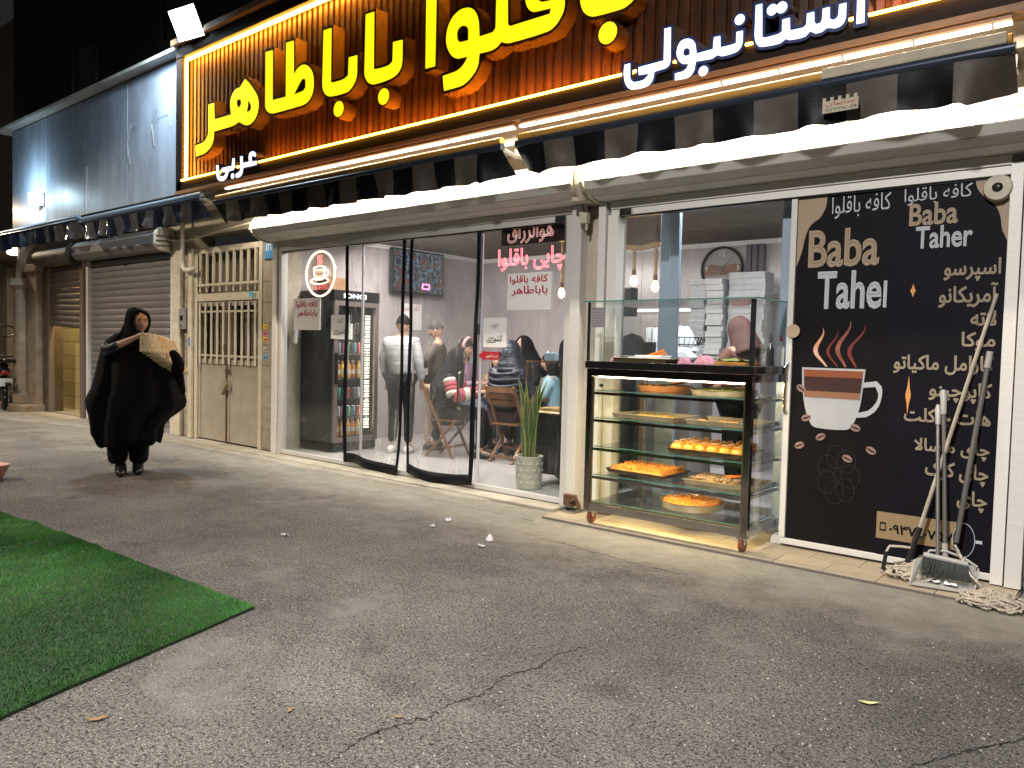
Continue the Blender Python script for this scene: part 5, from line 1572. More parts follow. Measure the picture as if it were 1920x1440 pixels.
for k in range(13):
    a_ = k * 2.4
    r0 = 0.015 + 0.055 * ((k * 7) % 5) / 5
    h = 0.55 + 0.33 * ((k * 5) % 7) / 7
    lean = 0.05 + 0.12 * random.random()
    tw = random.uniform(-0.8, 0.8)
    base = Vector((-4.70 + r0 * math.cos(a_), 0.22 + r0 * math.sin(a_) * 0.8, 0.36))
    L_, C_, R_ = [], [], []
    for i in range(9):
        t = i / 8
        cpos = base + Vector((math.cos(a_) * lean * t * t + 0.015 * math.sin(t * 5 + k), math.sin(a_) * lean * t * t * 0.6, h * t))
        wd = 0.034 * (0.55 + 0.6 * math.sin(math.pi * min(1, t * 1.1 + 0.12))) * (1 if t < 0.8 else (1 - t) / 0.2 * 0.9 + 0.03)
        an = tw * t + a_ * 0.3
        dv = Vector((math.cos(an), math.sin(an) * 0.6, 0))
        L_.append(cpos - dv * wd)
        R_.append(cpos + dv * wd)
        C_.append(cpos + Vector((-dv.y, dv.x, 0)) * wd * 0.35)
    lf = MB()
    n9 = 9
    lf.add(L_ + C_ + R_, [(i, i + 1, n9 + i + 1, n9 + i) for i in range(8)] + [(n9 + i, n9 + i + 1, 2 * n9 + i + 1, 2 * n9 + i) for i in range(8)])
    lo = lf.build('leaf', M_lf, pt_, smooth=True, solid=0.003)
    em = MB()
    for side in (L_, R_):
        em.tube(side, [0.0035] * 8 + [0.001], 4)
    em.build('leaf_edge', M_lfe, lo)

# ---- black counter with a gold framed glass top
ct = thing('display_counter', 'black display counter with a gold rimmed glass top beside the snake plant', 'counter', (-4.4, 0.6, 0.08))
MB().box(-4.90, -3.95, 0.42, 0.98, 0.20, 0.80).build('base', M_blkm, ct, bevel=0.004)
MB().box(-4.46, -3.95, 0.42, 0.98, 0.805, 1.33).build('side_block', M_blkm, ct, bevel=0.004)
for lx in (-4.84, -4.10):
    for ly in (0.46, 0.92):
        MB().lathe((lx, ly, 0.076), [(0.02, 0), (0.045, 0.02), (0.03, 0.06), (0.05, 0.12)], 10).build('leg', M_blk, ct)
M_gold = mat('gold_trim', (0.45, 0.33, 0.16), 0.25, metal=0.9)
gfm = MB()
for x0, x1, y0, y1, z0, z1 in ((-4.92, -4.90, 0.41, 0.43, 0.80, 1.33), (-4.48, -4.46, 0.40, 0.419, 0.80, 1.33), (-4.92, -4.46, 0.40, 0.42, 0.80, 0.815), (-4.92, -4.46, 0.40, 0.42, 1.32, 1.335)):
    gfm.box(x0, x1, y0, y1, z0, z1)
gfm.build('gold_frame', M_gold, ct)
MB().box(-4.90, -4.48, 0.43, 0.436, 0.815, 1.32).box(-4.90, -4.46, 0.44, 0.98, 1.322, 1.330).build('glass', M_cglass, ct)
MB().box(-4.88, -4.48, 0.5, 0.9, 0.80, 0.82).build('lit_floor', emat('counter_light', (1.0, 0.68, 0.35), 1.0), ct)
put('pastry_tray', MB().box(-4.86, -4.52, 0.52, 0.88, 0.822, 0.85), mat('lit_pastry', (0.42, 0.26, 0.10), 0.6, var=0.4, vs=40), 'small tray of pastries inside the black display counter', 'tray')
put('blue_paper_bag', MB().box(-4.80, -4.66, 0.55, 0.62, 1.335, 1.42), mat('pale_blue_paper', (0.28, 0.38, 0.45), 0.6), 'pale blue folded bag on the black display counter', 'bag', bevel=0.01)
put('speaker', MB().box(-4.46, -4.22, 1.25, 1.40, 1.82, 2.12), M_blk, 'black loudspeaker hanging right of the paper sign inside', 'speaker', bevel=0.01)

# ---- service counter behind the cart with its small things
MB_ = thing('service_counter', 'grey service counter behind the pastry cart', 'counter', (-4.0, 1.2, 0.08))
MB().box(-4.6, -3.36, 0.95, 1.45, 0.076, 1.38).build('body', mat('counter_grey', (0.26, 0.25, 0.26), 0.4, var=0.1, vs=3), MB_)
MB().box(-4.62, -3.34, 0.93, 1.47, 1.382, 1.41).build('top', M_marble, MB_, bevel=0.004)
MB().box(-4.45, -3.9, 0.944, 0.949, 0.55, 1.0).box(-4.45, -3.9, 0.944, 0.949, 0.15, 0.5).build('dark_opening', M_blk, MB_)
bk = thing('wire_basket', 'black wire basket heaped with white napkins', 'basket', (-3.56, 1.15, 1.41))
wm = MB()
for k in range(22):
    a_ = 2 * math.pi * k / 22
    wm.tube([(-3.56 + 0.13 * math.cos(a_), 1.15 + 0.09 * math.sin(a_), 1.455), (-3.56 + 0.20 * math.cos(a_), 1.15 + 0.13 * math.sin(a_), 1.60)], 0.0035, 4)
for rr_, zz in ((1.0, 1.60), (0.84, 1.53), (0.68, 1.455)):
    wm.tube([(-3.56 + 0.20 * rr_ * math.cos(a_), 1.15 + 0.13 * rr_ * math.sin(a_), zz) for a_ in [2 * math.pi * k / 24 for k in range(25)]], 0.005, 4)
wm.tube([(-3.42, 1.05, 1.41), (-3.42, 1.05, 1.47)], 0.006, 4).tube([(-3.7, 1.05, 1.41), (-3.7, 1.05, 1.47)], 0.006, 4)
wm.build('wire', M_blk, bk)
M_nap = mat('napkin_white', (0.62, 0.62, 0.64), 0.8, bump=0.2, bs=20)


def lump(cx, cy, z0, rx, ry, h, seed, m_, name, label, cat, amp=0.35, fr=7, group=None, nu=26, nv=8):
    def fn(u, v):
        a_ = 2 * math.pi * u
        r_ = 1 - v
        x = cx + rx * r_ * math.cos(a_) * (1 + 0.12 * nz(math.cos(a_) * 2, math.sin(a_) * 2, seed))
        y = cy + ry * r_ * math.sin(a_) * (1 + 0.12 * nz(math.cos(a_) * 2, math.sin(a_) * 2, seed + 2))
        z = z0 + h * (1 - r_**2.2) * (1 + amp * nz(x * fr * 3, y * fr * 3, seed)) + h * amp * 0.6 * nz(x * fr * 7, y * fr * 7, seed) * min(1, v * 5)
        return (x, y, max(z0, z))
    return put(name, MB().grid(fn, nu, nv), m_, label, cat, group, smooth=True)


lump(-3.56, 1.15, 1.47, 0.17, 0.11, 0.24, 3, M_nap, 'napkin_heap', 'heap of white napkins in the black wire basket', 'napkins', 0.3, 5)
lump(-3.48, 0.99, 1.41, 0.16, 0.05, 0.09, 8, M_nap, 'napkin_heap', 'crumpled white napkins on the counter below the basket', 'napkins', 0.4, 5)
mon = thing('card_machine', 'black round-topped till screen on the service counter', 'till', (-4.15, 1.2, 1.41))
MB().plateY([(-4.28, 1.41), (-4.02, 1.41), (-4.02, 1.56), (-4.06, 1.61), (-4.15, 1.64), (-4.24, 1.61), (-4.28, 1.56)], 1.18, 1.21).build('screen', M_blk, mon)
for x in (-3.93, -3.86):
    put('cup_stack', MB().lathe((x, 1.15, 1.41), [(0.032, 0.0), (0.034, 0.10), (0.034, 0.28), (0.03, 0.285)], 12), mat('cup_pattern', (0.60, 0.60, 0.60), 0.5, var=0.8, vs=25, stretch=(4, 4, 0.5)), 'stack of patterned paper cups, %s one on the service counter' % ('left' if x < -3.9 else 'right'), 'paper cups', 'paper cup stacks')
put('black_box', MB().box(-3.97, -3.82, 1.02, 1.10, 1.41, 1.55), M_blk, 'black box in front of the paper cups', 'box', bevel=0.004)

# white pastry boxes stacked high
M_box = mat('pastry_box', (0.56, 0.56, 0.57), 0.45, var=0.10, vs=6, rnd=0.10)
M_box2 = mat('printed_box', (0.26, 0.28, 0.32), 0.45, rgb2=(0.55, 0.55, 0.57), vs=45)
stack_n = ['left', 'middle', 'right']
sc_ = thing('storage_shelf', 'low grey cabinet carrying the stacked pastry boxes', 'cabinet', (-4.1, 3.3, 0.08))
MB().box(-4.75, -3.5, 3.0, 3.7, 0.076, 1.16).build('body', mat('counter_grey', (0, 0, 0)), sc_)
bx0 = {}
RANKS = 'first second third fourth fifth sixth seventh eighth ninth tenth eleventh twelfth thirteenth fourteenth fifteenth sixteenth seventeenth eighteenth'.split()
for c_, (x, wd, n_, y, mm) in enumerate(((-4.36, 0.20, 17, 3.2, M_box2), (-4.13, 0.21, 17, 3.18, M_box), (-3.76, 0.44, 18, 3.25, M_box))):
    for k in range(n_):
        key = c_
        rank = n_ - k
        lab = '%s pastry box, %s from the top of the %s stack behind the worker' % ('white' if c_ else 'printed grey', RANKS[rank - 1], stack_n[c_])
        jx, jy, jr = random.uniform(-.012, .012), random.uniform(-.03, .03), random.uniform(-.06, .06)
        if key not in bx0:
            t = thing('pastry_box', lab, 'box', (x, y, 1.16), 'stacked pastry boxes')
            WP[t] = Vector((0, 0, 0))
            MB().box(-wd / 2, wd / 2, -0.14, 0.14, 0.0, 0.052).build('tray', mm, t)
            MB().box(-wd / 2 - 0.003, wd / 2 + 0.003, -0.143, 0.143, 0.053, 0.068).build('lid', M_box, t)
            bx0[key] = t
            o = t
        else:
            o = dup_tree(bx0[key], (x + jx, y + jy, 1.16 + k * 0.0705), jr, lab)

# ================================================================ PASTRY CART
pc = thing('pastry_cart', 'wheeled steel and glass pastry cart with five lit shelves', 'display cart', (-2.88, 0, 0.024))
x0, x1, y0, y1 = -3.585, -2.175, -0.46, 0.46
for x in (x0, x1 - 0.052):
    for y in (y0, y1 - 0.05):
        MB().box(x, x + 0.052, y, y + 0.05, 0.13, 1.305).build('post', M_chrome if y < 0 else M_brush, pc, bevel=0.004)
lr = MB().box(x0 + 0.052, x1 - 0.052, y0 + 0.002, y0 + 0.048, 0.132, 0.195).box(x0 + 0.002, x0 + 0.05, y0 + 0.05, y1 - 0.05, 0.132, 0.195).box(x1 - 0.05, x1 - 0.002, y0 + 0.05, y1 - 0.05, 0.132, 0.195).box(x0 + 0.052, x1 - 0.052, y1 - 0.048, y1 - 0.002, 0.132, 0.195)
lr.build('lower_rail', M_brush, pc, bevel=0.003)
MB().box(x0 + 0.052, x1 - 0.052, y0 + 0.002, y0 + 0.048, 1.245, 1.303).box(x1 - 0.05, x1 - 0.002, y0 + 0.05, y1 - 0.05, 1.245, 1.303).box(x0 + 0.002, x0 + 0.05, y0 + 0.05, y1 - 0.05, 1.245, 1.303).build('upper_rail', M_chrome, pc, bevel=0.003)
MB().box(x0 - 0.012, x1 + 0.012, y0 - 0.012, y1 + 0.01, 1.307, 1.365).build('worktop', mat('worktop_dark', (0.10, 0.085, 0.08), 0.16, metal=0.9), pc, bevel=0.004)
SZ = [0.20, 0.425, 0.66, 0.895, 1.12]
for i, z in enumerate(SZ):
    so = MB().box(x0 + 0.056, x1 - 0.056, y0 + 0.055, y1 - 0.055, z, z + 0.008).build('glass_shelf', M_cglass, pc)
    MB().box(x0 + 0.056, x1 - 0.056, y0 + 0.050, y0 + 0.0545, z, z + 0.008).box(x1 - 0.0555, x1 - 0.052, y0 + 0.055, y1 - 0.055, z, z + 0.008).build('glass_edge', M_gedge, so)
    if i:
        MB().box(x0 + 0.053, x1 - 0.053, y0 + 0.025, y0 + 0.045, z - 0.028, z - 0.006).box(x1 - 0.045, x1 - 0.025, y0 + 0.05, y1 - 0.05, z - 0.028, z - 0.006).box(x0 + 0.053, x1 - 0.053, y1 - 0.07, y1 - 0.055, z - 0.02, z - 0.005).build('shelf_bar', M_chrome, pc)
MB().box(x0 + 0.053, x1 - 0.053, y0 + 0.006, y0 + 0.012, 0.197, 1.243).build('front_glass', M_cglass, pc)
each('side_glass', [(x1 - 0.012, x1 - 0.006, y0 + 0.053, y1 - 0.053, 0.197, 1.243), (x0 + 0.006, x0 + 0.012, y0 + 0.053, y1 - 0.053, 0.197, 1.243)], M_cglass, pc)
MB().box(x0 + 0.053, x0 + 0.064, y0 + 0.015, y0 + 0.022, 0.197, 1.243).box(x1 - 0.064, x1 - 0.053, y0 + 0.015, y0 + 0.022, 0.197, 1.243).box(x0 + 0.064, x1 - 0.064, y0 + 0.015, y0 + 0.022, 0.197, 0.208).build('gold_trim', mat('gold_trim', (0, 0, 0)), pc)
MB().box(x0 + 0.08, x1 - 0.08, y0 + 0.052, y0 + 0.068, 1.232, 1.243).build('light_strip', emat('case_led', (1.0, 0.82, 0.55), 16), pc)
strip_light('pastry_case_lamp', x0 + 0.08, x1 - 0.08, y0 + 0.075, 1.226, 13, (1.0, 0.80, 0.48), R(18), 0.015)
for z in SZ[1:]:
    strip_light('pastry_case_lamp', x0 + 0.08, x1 - 0.08, y0 + 0.062, z - 0.03, 7, (1.0, 0.74, 0.36), R(28), 0.012)
# upper glass box
tg = MB().box(x0 - 0.03, x1 + 0.03, y0 - 0.03, y1 - 0.05, 1.845, 1.853)
tgo = tg.build('top_glass', M_cglass, pc)
MB().box(x0 - 0.03, x1 + 0.03, y0 - 0.035, y0 - 0.0305, 1.844, 1.854).box(x1 + 0.0305, x1 + 0.034, y0 - 0.03, y1 - 0.05, 1.844, 1.854).build('glass_edge', M_gedge, tgo)
MB().box(x0 + 0.03, x1 - 0.03, y0 + 0.002, y0 + 0.008, 1.368, 1.842).box(x1 - 0.008, x1 - 0.002, y0 + 0.02, y1 - 0.06, 1.368, 1.842).box(x0 + 0.002, x0 + 0.008, y0 + 0.02, y1 - 0.06, 1.368, 1.842).build('upper_glass', M_cglass, pc)
MB().box(x0 - 0.004, x0 + 0.016, y0 - 0.004, y0 + 0.012, 1.367, 1.843).box(x1 - 0.03, x1 + 0.004, y0 - 0.004, y0 + 0.012, 1.367, 1.843).build('corner_strip', M_blk, pc)
for x in (x0 + 0.05, x1 - 0.05):
    for y in (y0 + 0.04, y1 - 0.04):
        cw = MB().obox((x, y, 0.124), (0.065, 0.065, 0.012)).obox((x - 0.020, y + 0.005, 0.098), (0.005, 0.045, 0.05)).obox((x + 0.020, y + 0.005, 0.098), (0.005, 0.045, 0.05))
        co = cw.build('castor', M_steel, pc)
        wl = MB().tube([(x - 0.015, y + 0.012, 0.0735), (x + 0.015, y + 0.012, 0.0735)], 0.050, 18)
        wl.build('wheel', mat('castor_red', (0.20, 0.045, 0.025), 0.4), co, smooth='auto')
MB().tube([(x0 + 0.12, y0 + 0.02, 1.17), (x0 + 0.16, y0 - 0.02, 1.17)], 0.014, 8).build('door_knob', M_steel, pc)
nt_ = put('opening_hours_card', MB().box(-3.55, -3.42, y0 - 0.006, y0 + 0.0005, 1.64, 1.80), mat('card_grey', (0.20, 0.18, 0.19), 0.6), 'small grey printed card at the left of the upper glass box', 'card')
for i in range(6):
    MB().box(-3.54, -3.43, y0 - 0.008, y0 - 0.0065, 1.66 + i * 0.022, 1.664 + i * 0.022).build('print_line', mat('card_print', (0.38, 0.36, 0.36), 0.6), nt_)

# ---- trays of pastry
M_tray = mat('tin_tray', (0.44, 0.40, 0.34), 0.32, metal=0.8, var=0.25, vs=12)
M_trayd = mat('dark_tray', (0.06, 0.045, 0.035), 0.4, metal=0.5, var=0.4, vs=12)
M_cop = mat('copper_pan', (0.34, 0.15, 0.06), 0.35, metal=0.6, var=0.25, vs=10)
M_kun = mat('kunafa', (0.62, 0.23, 0.02), 0.55, rgb2=(0.34, 0.085, 0.008), vs=26, bump=0.8, bs=110, coat=0.2)
M_gold_p = mat('golden_pastry', (0.66, 0.29, 0.03), 0.45, rgb2=(0.42, 0.13, 0.012), vs=22, bump=0.6, bs=90, coat=0.25)
M_pist = mat('pistachio', (0.16, 0.20, 0.04), 0.8, rgb2=(0.07, 0.09, 0.02), vs=60)
M_nut = mat('chopped_nuts', (0.22, 0.12, 0.06), 0.75, rgb2=(0.40, 0.29, 0.18), vs=50)
M_pinkf = mat('pink_petals', (0.20, 0.05, 0.11), 0.8, rgb2=(0.42, 0.20, 0.26), vs=50)


def rect_tray(label, cx, cy, z, w, d, h, m_, rz=0.0):
    t = thing('tray', label, 'tray', (0, 0, 0))
    fl = 0.02
    ow, od = w / 2, d / 2
    iw, id_ = ow - fl, od - fl
    rings = [[(-iw, -id_, 0), (iw, -id_, 0), (iw, id_, 0), (-iw, id_, 0)], [(-ow, -od, h), (ow, -od, h), (ow, od, h), (-ow, od, h)],
             [(-ow - 0.008, -od - 0.008, h - 0.002), (ow + 0.008, -od - 0.008, h - 0.002), (ow + 0.008, od + 0.008, h - 0.002), (-ow - 0.008, od + 0.008, h - 0.002)],
             [(-ow + 0.004, -od + 0.004, h - 0.003), (ow - 0.004, -od + 0.004, h - 0.003), (ow - 0.004, od - 0.004, h - 0.003), (-ow + 0.004, od - 0.004, h - 0.003)],
             [(-iw + 0.003, -id_ + 0.003, 0.004), (iw - 0.003, -id_ + 0.003, 0.004), (iw - 0.003, id_ - 0.003, 0.004), (-iw + 0.003, id_ - 0.003, 0.004)]]
    MB().ring(rings).build('pan', m_, t)
    t.location = (cx, cy, z)
    t.rotation_euler = (0, 0, rz)
    return t


def round_tray(label, cx, cy, z, r, h, m_):
    t = thing('tray', label, 'tray', (0, 0, 0))
    MB().lathe((0, 0, 0), [(0, 0), (r * 0.92, 0), (r, h), (r + 0.006, h + 0.002), (r - 0.003, h - 0.002), (r * 0.91, 0.005), (0, 0.005)], 36, cap=False).build('pan', m_, t, smooth='auto')
    t.location = (cx, cy, z)
    return t


def crumbs(t, name, m_, n, fx, size, seed):
    rnd = random.Random(seed)
    c = MB()
    for _ in range(n):
        p = fx(rnd)
        s_ = size * rnd.uniform(0.5, 1.2)
        q = Matrix.Rotation(rnd.random() * 6, 3, Vector((rnd.random(), rnd.random(), 1)).normalized())
        vs = [Vector(p) + q @ (Vector(d_) * s_) for d_ in ((1, 0, 0), (-1, 0, 0), (0, 1, 0), (0, -1, 0), (0, 0, 1), (0, 0, -1))]
        c.add(vs, [(0, 2, 4), (2, 1, 4), (1, 3, 4), (3, 0, 4), (2, 0, 5), (1, 2, 5), (3, 1, 5), (0, 3, 5)])
    return c.build(name, m_, t, kind='stuff')


def slab(t, name, w, d, z, h, m_, seed, x0=None, x1=None, amp=0.25, fr=9):
    x0 = -w / 2 if x0 is None else x0
    x1 = w / 2 if x1 is None else x1

    def fn(u, v):
        x = x0 + (x1 - x0) * u
        y = -d / 2 + d * v
        e = min(1, min(u, 1 - u) * 14, min(v, 1 - v) * 12)
        return (x, y, z + e * h * (1 + amp * nz(x * fr, y * fr, seed) + amp * 0.7 * nz(x * fr * 4, y * fr * 4, seed)))
    return MB().grid(fn, 44, 30).build(name, m_, t, smooth=True)


zt = [z + 0.009 for z in SZ]
# top shelf: two round pans with tongs
t = round_tray('round copper coloured pan of brown pastry on the top shelf of the cart', -3.12, 0.02, zt[4], 0.23, 0.045, M_cop)
MB().lathe((0, 0, 0), [(0.205, 0.006), (0.20, 0.022), (0.1, 0.026), (0, 0.026)], 24, cap=False).build('filling', mat('dark_filling', (0.20, 0.09, 0.035), 0.5, var=0.4, vs=30, bump=0.6, bs=60), t)
crumbs(t, 'pastry_bits', M_nut, 90, lambda r_: (r_.uniform(-0.13, 0.13), r_.uniform(-0.12, 0.12), 0.03 + r_.random() * 0.012), 0.013, 1)
t = round_tray('round pale pan of pistachio pastry on the top shelf of the cart', -2.56, -0.08, zt[4], 0.255, 0.04, M_tray)
MB().lathe((0, 0, 0), [(0.23, 0.006), (0.225, 0.028), (0.1, 0.032), (0, 0.03)], 24, cap=False).build('filling', mat('pist_filling', (0.42, 0.34, 0.13), 0.55, rgb2=(0.20, 0.20, 0.05), vs=28, bump=0.6, bs=60), t)
crumbs(t, 'pistachio_bits', M_pist, 140, lambda r_: ((lambda a_, q: (q * math.cos(a_), q * math.sin(a_), 0.034))(r_.random() * 6.28, 0.21 * r_.random()**0.5)), 0.010, 2)
for (x, y, z, a_, l) in ((-3.02, 0.0, zt[4] + 0.045, 0.3, 'steel tongs with orange grips lying on the copper coloured pan'), (-2.50, -0.05, zt[4] + 0.05, 0.1, 'dark steel tongs lying across the pistachio pan')):
    q = MB()
    dx, dy = math.cos(a_), math.sin(a_)
    for s in (-1, 1):
        q.tube([(x - 0.13 * dx, y - 0.13 * dy, z), (x, y + s * 0.014, z + 0.018), (x + 0.14 * dx, y + 0.14 * dy + s * 0.012, z + 0.045)], [0.004, 0.009, 0.004], 6)
    tg_ = put('tongs', q, M_steel, l, 'tongs')
    if a_ > 0.2:
        MB().bar((x - 0.03, y, z + 0.015), (x + 0.05, y + 0.015, z + 0.035), 0.02).build('grip', mat('orange_plastic', (0.75, 0.20, 0.02), 0.4), tg_)
# second shelf
t = rect_tray('nearly empty pale tray, left one on the second shelf of the cart', -3.14, -0.09, zt[3], 0.60, 0.42, 0.035, M_tray, R(-4))
slab(t, 'pastry', 0.3, 0.2, 0.006, 0.014, M_gold_p, 4, -0.22, 0.12, 0.5)
crumbs(t, 'pistachio_bits', M_pist, 70, lambda r_: (r_.uniform(-0.2, 0.2), r_.uniform(-0.14, 0.12), 0.022), 0.008, 3)
t = rect_tray('tray with a few leftover squares, right one on the second shelf of the cart', -2.49, -0.10, zt[3], 0.56, 0.44, 0.038, M_tray, R(3))
k = 0
for i in range(5):
    for j in range(2):
        if (i + j) % 3 == 2:
            continue
        MB().obox((-0.20 + i * 0.085, -0.14 + j * 0.08, 0.018), (0.06, 0.06, 0.022), Matrix.Rotation(0.1 * i, 3, 'Z')).build('pastry_square', M_gold_p, t, bevel=0.006)
# middle shelf: rolls topped with walnuts
t = rect_tray('dark tray of plump golden rolls topped with nuts on the middle shelf', -2.62, -0.06, zt[2], 0.62, 0.46, 0.035, M_trayd, R(2))
rm = None
for i in range(6):
    for j in range(5):
        x, y = -0.245 + i * 0.098, -0.17 + j * 0.085
        if rm is None:
            o = MB().ball((0, 0, 0), (0.052, 0.046, 0.042), 12, 8).build('roll', M_gold_p, None, smooth=True)
            o.parent = t
            o.location = (x, y, 0.035)
            rm = o
        else:
            o = share(rm, (x, y, 0.035 + random.uniform(-.004, .006)), t, rot=(0, 0, random.random() * 3))
        crumbs(o, 'walnut', M_nut, 7, lambda r_: (r_.uniform(-0.02, 0.02), r_.uniform(-0.018, 0.018), 0.044 + r_.random() * 0.006), 0.010, i * 9 + j)
# fourth shelf
t = rect_tray('dark tray filled to the edge with orange shredded kunafa', -3.22, -0.05, zt[1], 0.56, 0.44, 0.035, M_trayd, R(-3))
slab(t, 'kunafa', 0.53, 0.41, 0.012, 0.045, M_kun, 6, amp=0.30)
crumbs(t, 'shreds', M_gold_p, 420, lambda r_: (r_.uniform(-0.25, 0.25), r_.uniform(-0.19, 0.19), 0.055 + r_.random() * 0.012), 0.008, 8)
t = rect_tray('pale tray half filled with crumbly brown nut pastry on the fourth shelf', -2.50, -0.06, zt[1], 0.58, 0.42, 0.038, M_tray, R(3))
slab(t, 'nut_pastry', 0.4, 0.30, 0.006, 0.03, mat('nut_pastry', (0.22, 0.13, 0.06), 0.7, rgb2=(0.40, 0.30, 0.16), vs=40, bump=0.8, bs=80), 7, -0.27, 0.10, 0.6)
crumbs(t, 'crumbs', M_nut, 260, lambda r_: (r_.uniform(-0.26, 0.1), r_.uniform(-0.15, 0.14), 0.035 + r_.random() * 0.015), 0.011, 5)
MB().bar((-0.02, 0.0, 0.06), (0.12, 0.05, 0.075), 0.018).build('spatula', mat('orange_plastic', (0, 0, 0)), t)
# bottom shelf
t = round_tray('round tin of orange kunafa cake on the bottom shelf of the cart', -2.80, -0.06, zt[0], 0.255, 0.06, M_tray)
MB().lathe((0, 0, 0), [(0.235, 0.03), (0.232, 0.06), (0.15, 0.066), (0.06, 0.064), (0, 0.066)], 36, cap=False).build('kunafa_cake', M_kun, t, smooth='auto')
crumbs(t, 'shreds', M_gold_p, 260, lambda r_: ((lambda a_, q: (q * math.cos(a_), q * math.sin(a_), 0.066 + r_.random() * 0.006))(r_.random() * 6.28, 0.22 * r_.random()**0.5)), 0.008, 11)
crumbs(t, 'nuts', M_nut, 26, lambda r_: ((lambda a_: (0.17 * math.cos(a_), 0.17 * math.sin(a_), 0.072))(r_.random() * 6.28)), 0.012, 12)
# on the worktop
t = rect_tray('brass coloured shallow tray in the upper glass box', -3.20, -0.12, 1.367, 0.50, 0.34, 0.032, mat('brass_tray', (0.38, 0.28, 0.13), 0.35, metal=0.7, var=0.2, vs=10))
MB().obox((0.0, 0.0, 0.035), (0.28, 0.2, 0.012)).obox((0.02, 0.03, 0.05), (0.24, 0.18, 0.012)).build('paper_plates', M_paper, t)
MB().bar((-0.02, 0, 0.05), (0.12, 0.02, 0.10), 0.016).bar((0.0, 0.02, 0.05), (0.13, 0.04, 0.075), 0.016).build('orange_grip', mat('orange_plastic', (0, 0, 0)), t)
lump(-3.47, -0.22, 1.367, 0.045, 0.04, 0.04, 21, M_pinkf, 'dried_flowers', 'small pink dried flowers left of the brass tray', 'flowers', 0.3, 9)
lump(-2.86, -0.16, 1.367, 0.06, 0.05, 0.05, 22, M_pinkf, 'dried_flowers', 'pink and white paper flowers between tray and petal heap', 'flowers', 0.3, 9)
lump(-2.69, -0.14, 1.367, 0.10, 0.08, 0.065, 23, M_pinkf, 'dried_flowers', 'rounded heap of dusky pink petals on the worktop', 'flowers', 0.25, 10)
t = thing('pistachio_box', 'clear plastic box of ground pistachio beside the pink petals', 'box', (-2.42, -0.15, 1.367))
MB().box(-2.56, -2.30, -0.28, -0.04, 1.367, 1.43).build('box', M_cglass, t)
lump_ = MB().grid(lambda u, v: (-2.55 + 0.24 * u, -0.27 + 0.22 * v, 1.40 + 0.03 * nz(u * 4, v * 4, 3)), 16, 12)
lump_.build('ground_pistachio', M_pist, t, smooth=True)
MB().box(-2.55, -2.31, -0.275, -0.045, 1.369, 1.39).build('filling', M_gold_p, t)
for x, c_, l, h in ((-2.28, (0.03, 0.03, 0.03), 'dark sauce bottle at the right end of the worktop', 0.20), (-2.20, (0.42, 0.03, 0.03), 'white squeeze bottle with a red top at the right end of the worktop', 0.19)):
    q = put('sauce_bottle', MB().lathe((x, 0.12, 1.367), [(0.03, 0), (0.032, 0.02), (0.03, h * 0.7), (0.012, h * 0.85), (0.012, h)], 12), M_white if c_[0] > .1 else mat('dark_sauce', c_, 0.2), l, 'bottle', smooth='auto')
    MB().lathe((x, 0.12, 1.367 + h), [(0.014, 0), (0.005, 0.05)], 10).build('cap', mat('cap%d' % int(x * 100), c_, 0.4), q)

# ================================================================ PEOPLE
M_skin = mat('skin', (0.46, 0.27, 0.19), 0.55, var=0.08, vs=20)
M_hair = mat('dark_hair', (0.010, 0.008, 0.007), 0.75, bump=0.5, bs=80, spec=0.2)
M_hairg = mat('greying_hair', (0.05, 0.045, 0.042), 0.8, bump=0.5, bs=80, spec=0.2)
M_eye = mat('dark_eye', (0.02, 0.015, 0.012), 0.2)
M_lip = mat('lips', (0.36, 0.13, 0.11), 0.5)


def skin(chains, sub=1):
    """chains: lists of (x,y,z,r); points at the same place are merged; returns (verts, faces)"""
    vs, rs, es, idx = [], [], [], {}
    for ch in chains:
        prev = None
        for x, y, z, r_ in ch:
            key = (round(x, 4), round(y, 4), round(z, 4))
            if key not in idx:
                idx[key] = len(vs)
                vs.append((x, y, z))
                rs.append(r_)
            i = idx[key]
            if prev is not None and prev != i:
                es.append((prev, i))
            prev = i
    me = bpy.data.meshes.new('tmp')
    me.from_pydata(vs, es, [])
    o = bpy.data.objects.new('tmp', me)
    COL.objects.link(o)
    md = o.modifiers.new('skin', 'SKIN')
    md.use_smooth_shade = True
    sv = me.skin_vertices[0].data
    for i, r_ in enumerate(rs):
        rr = r_ if isinstance(r_, tuple) else (r_, r_)
        sv[i].radius = rr
        sv[i].use_root = (i == 0)
    if sub:
        ms = o.modifiers.new('sub', 'SUBSURF')
        ms.levels = sub
        ms.render_levels = sub
    dg = bpy.context.evaluated_depsgraph_get()
    dg.update()
    e = o.evaluated_get(dg)
    em = e.to_mesh()
    V = [tuple(v.co) for v in em.vertices]
    F = [tuple(p.vertices) for p in em.polygons]
    e.to_mesh_clear()
    bpy.data.objects.remove(o)
    bpy.data.meshes.remove(me)
    return V, F


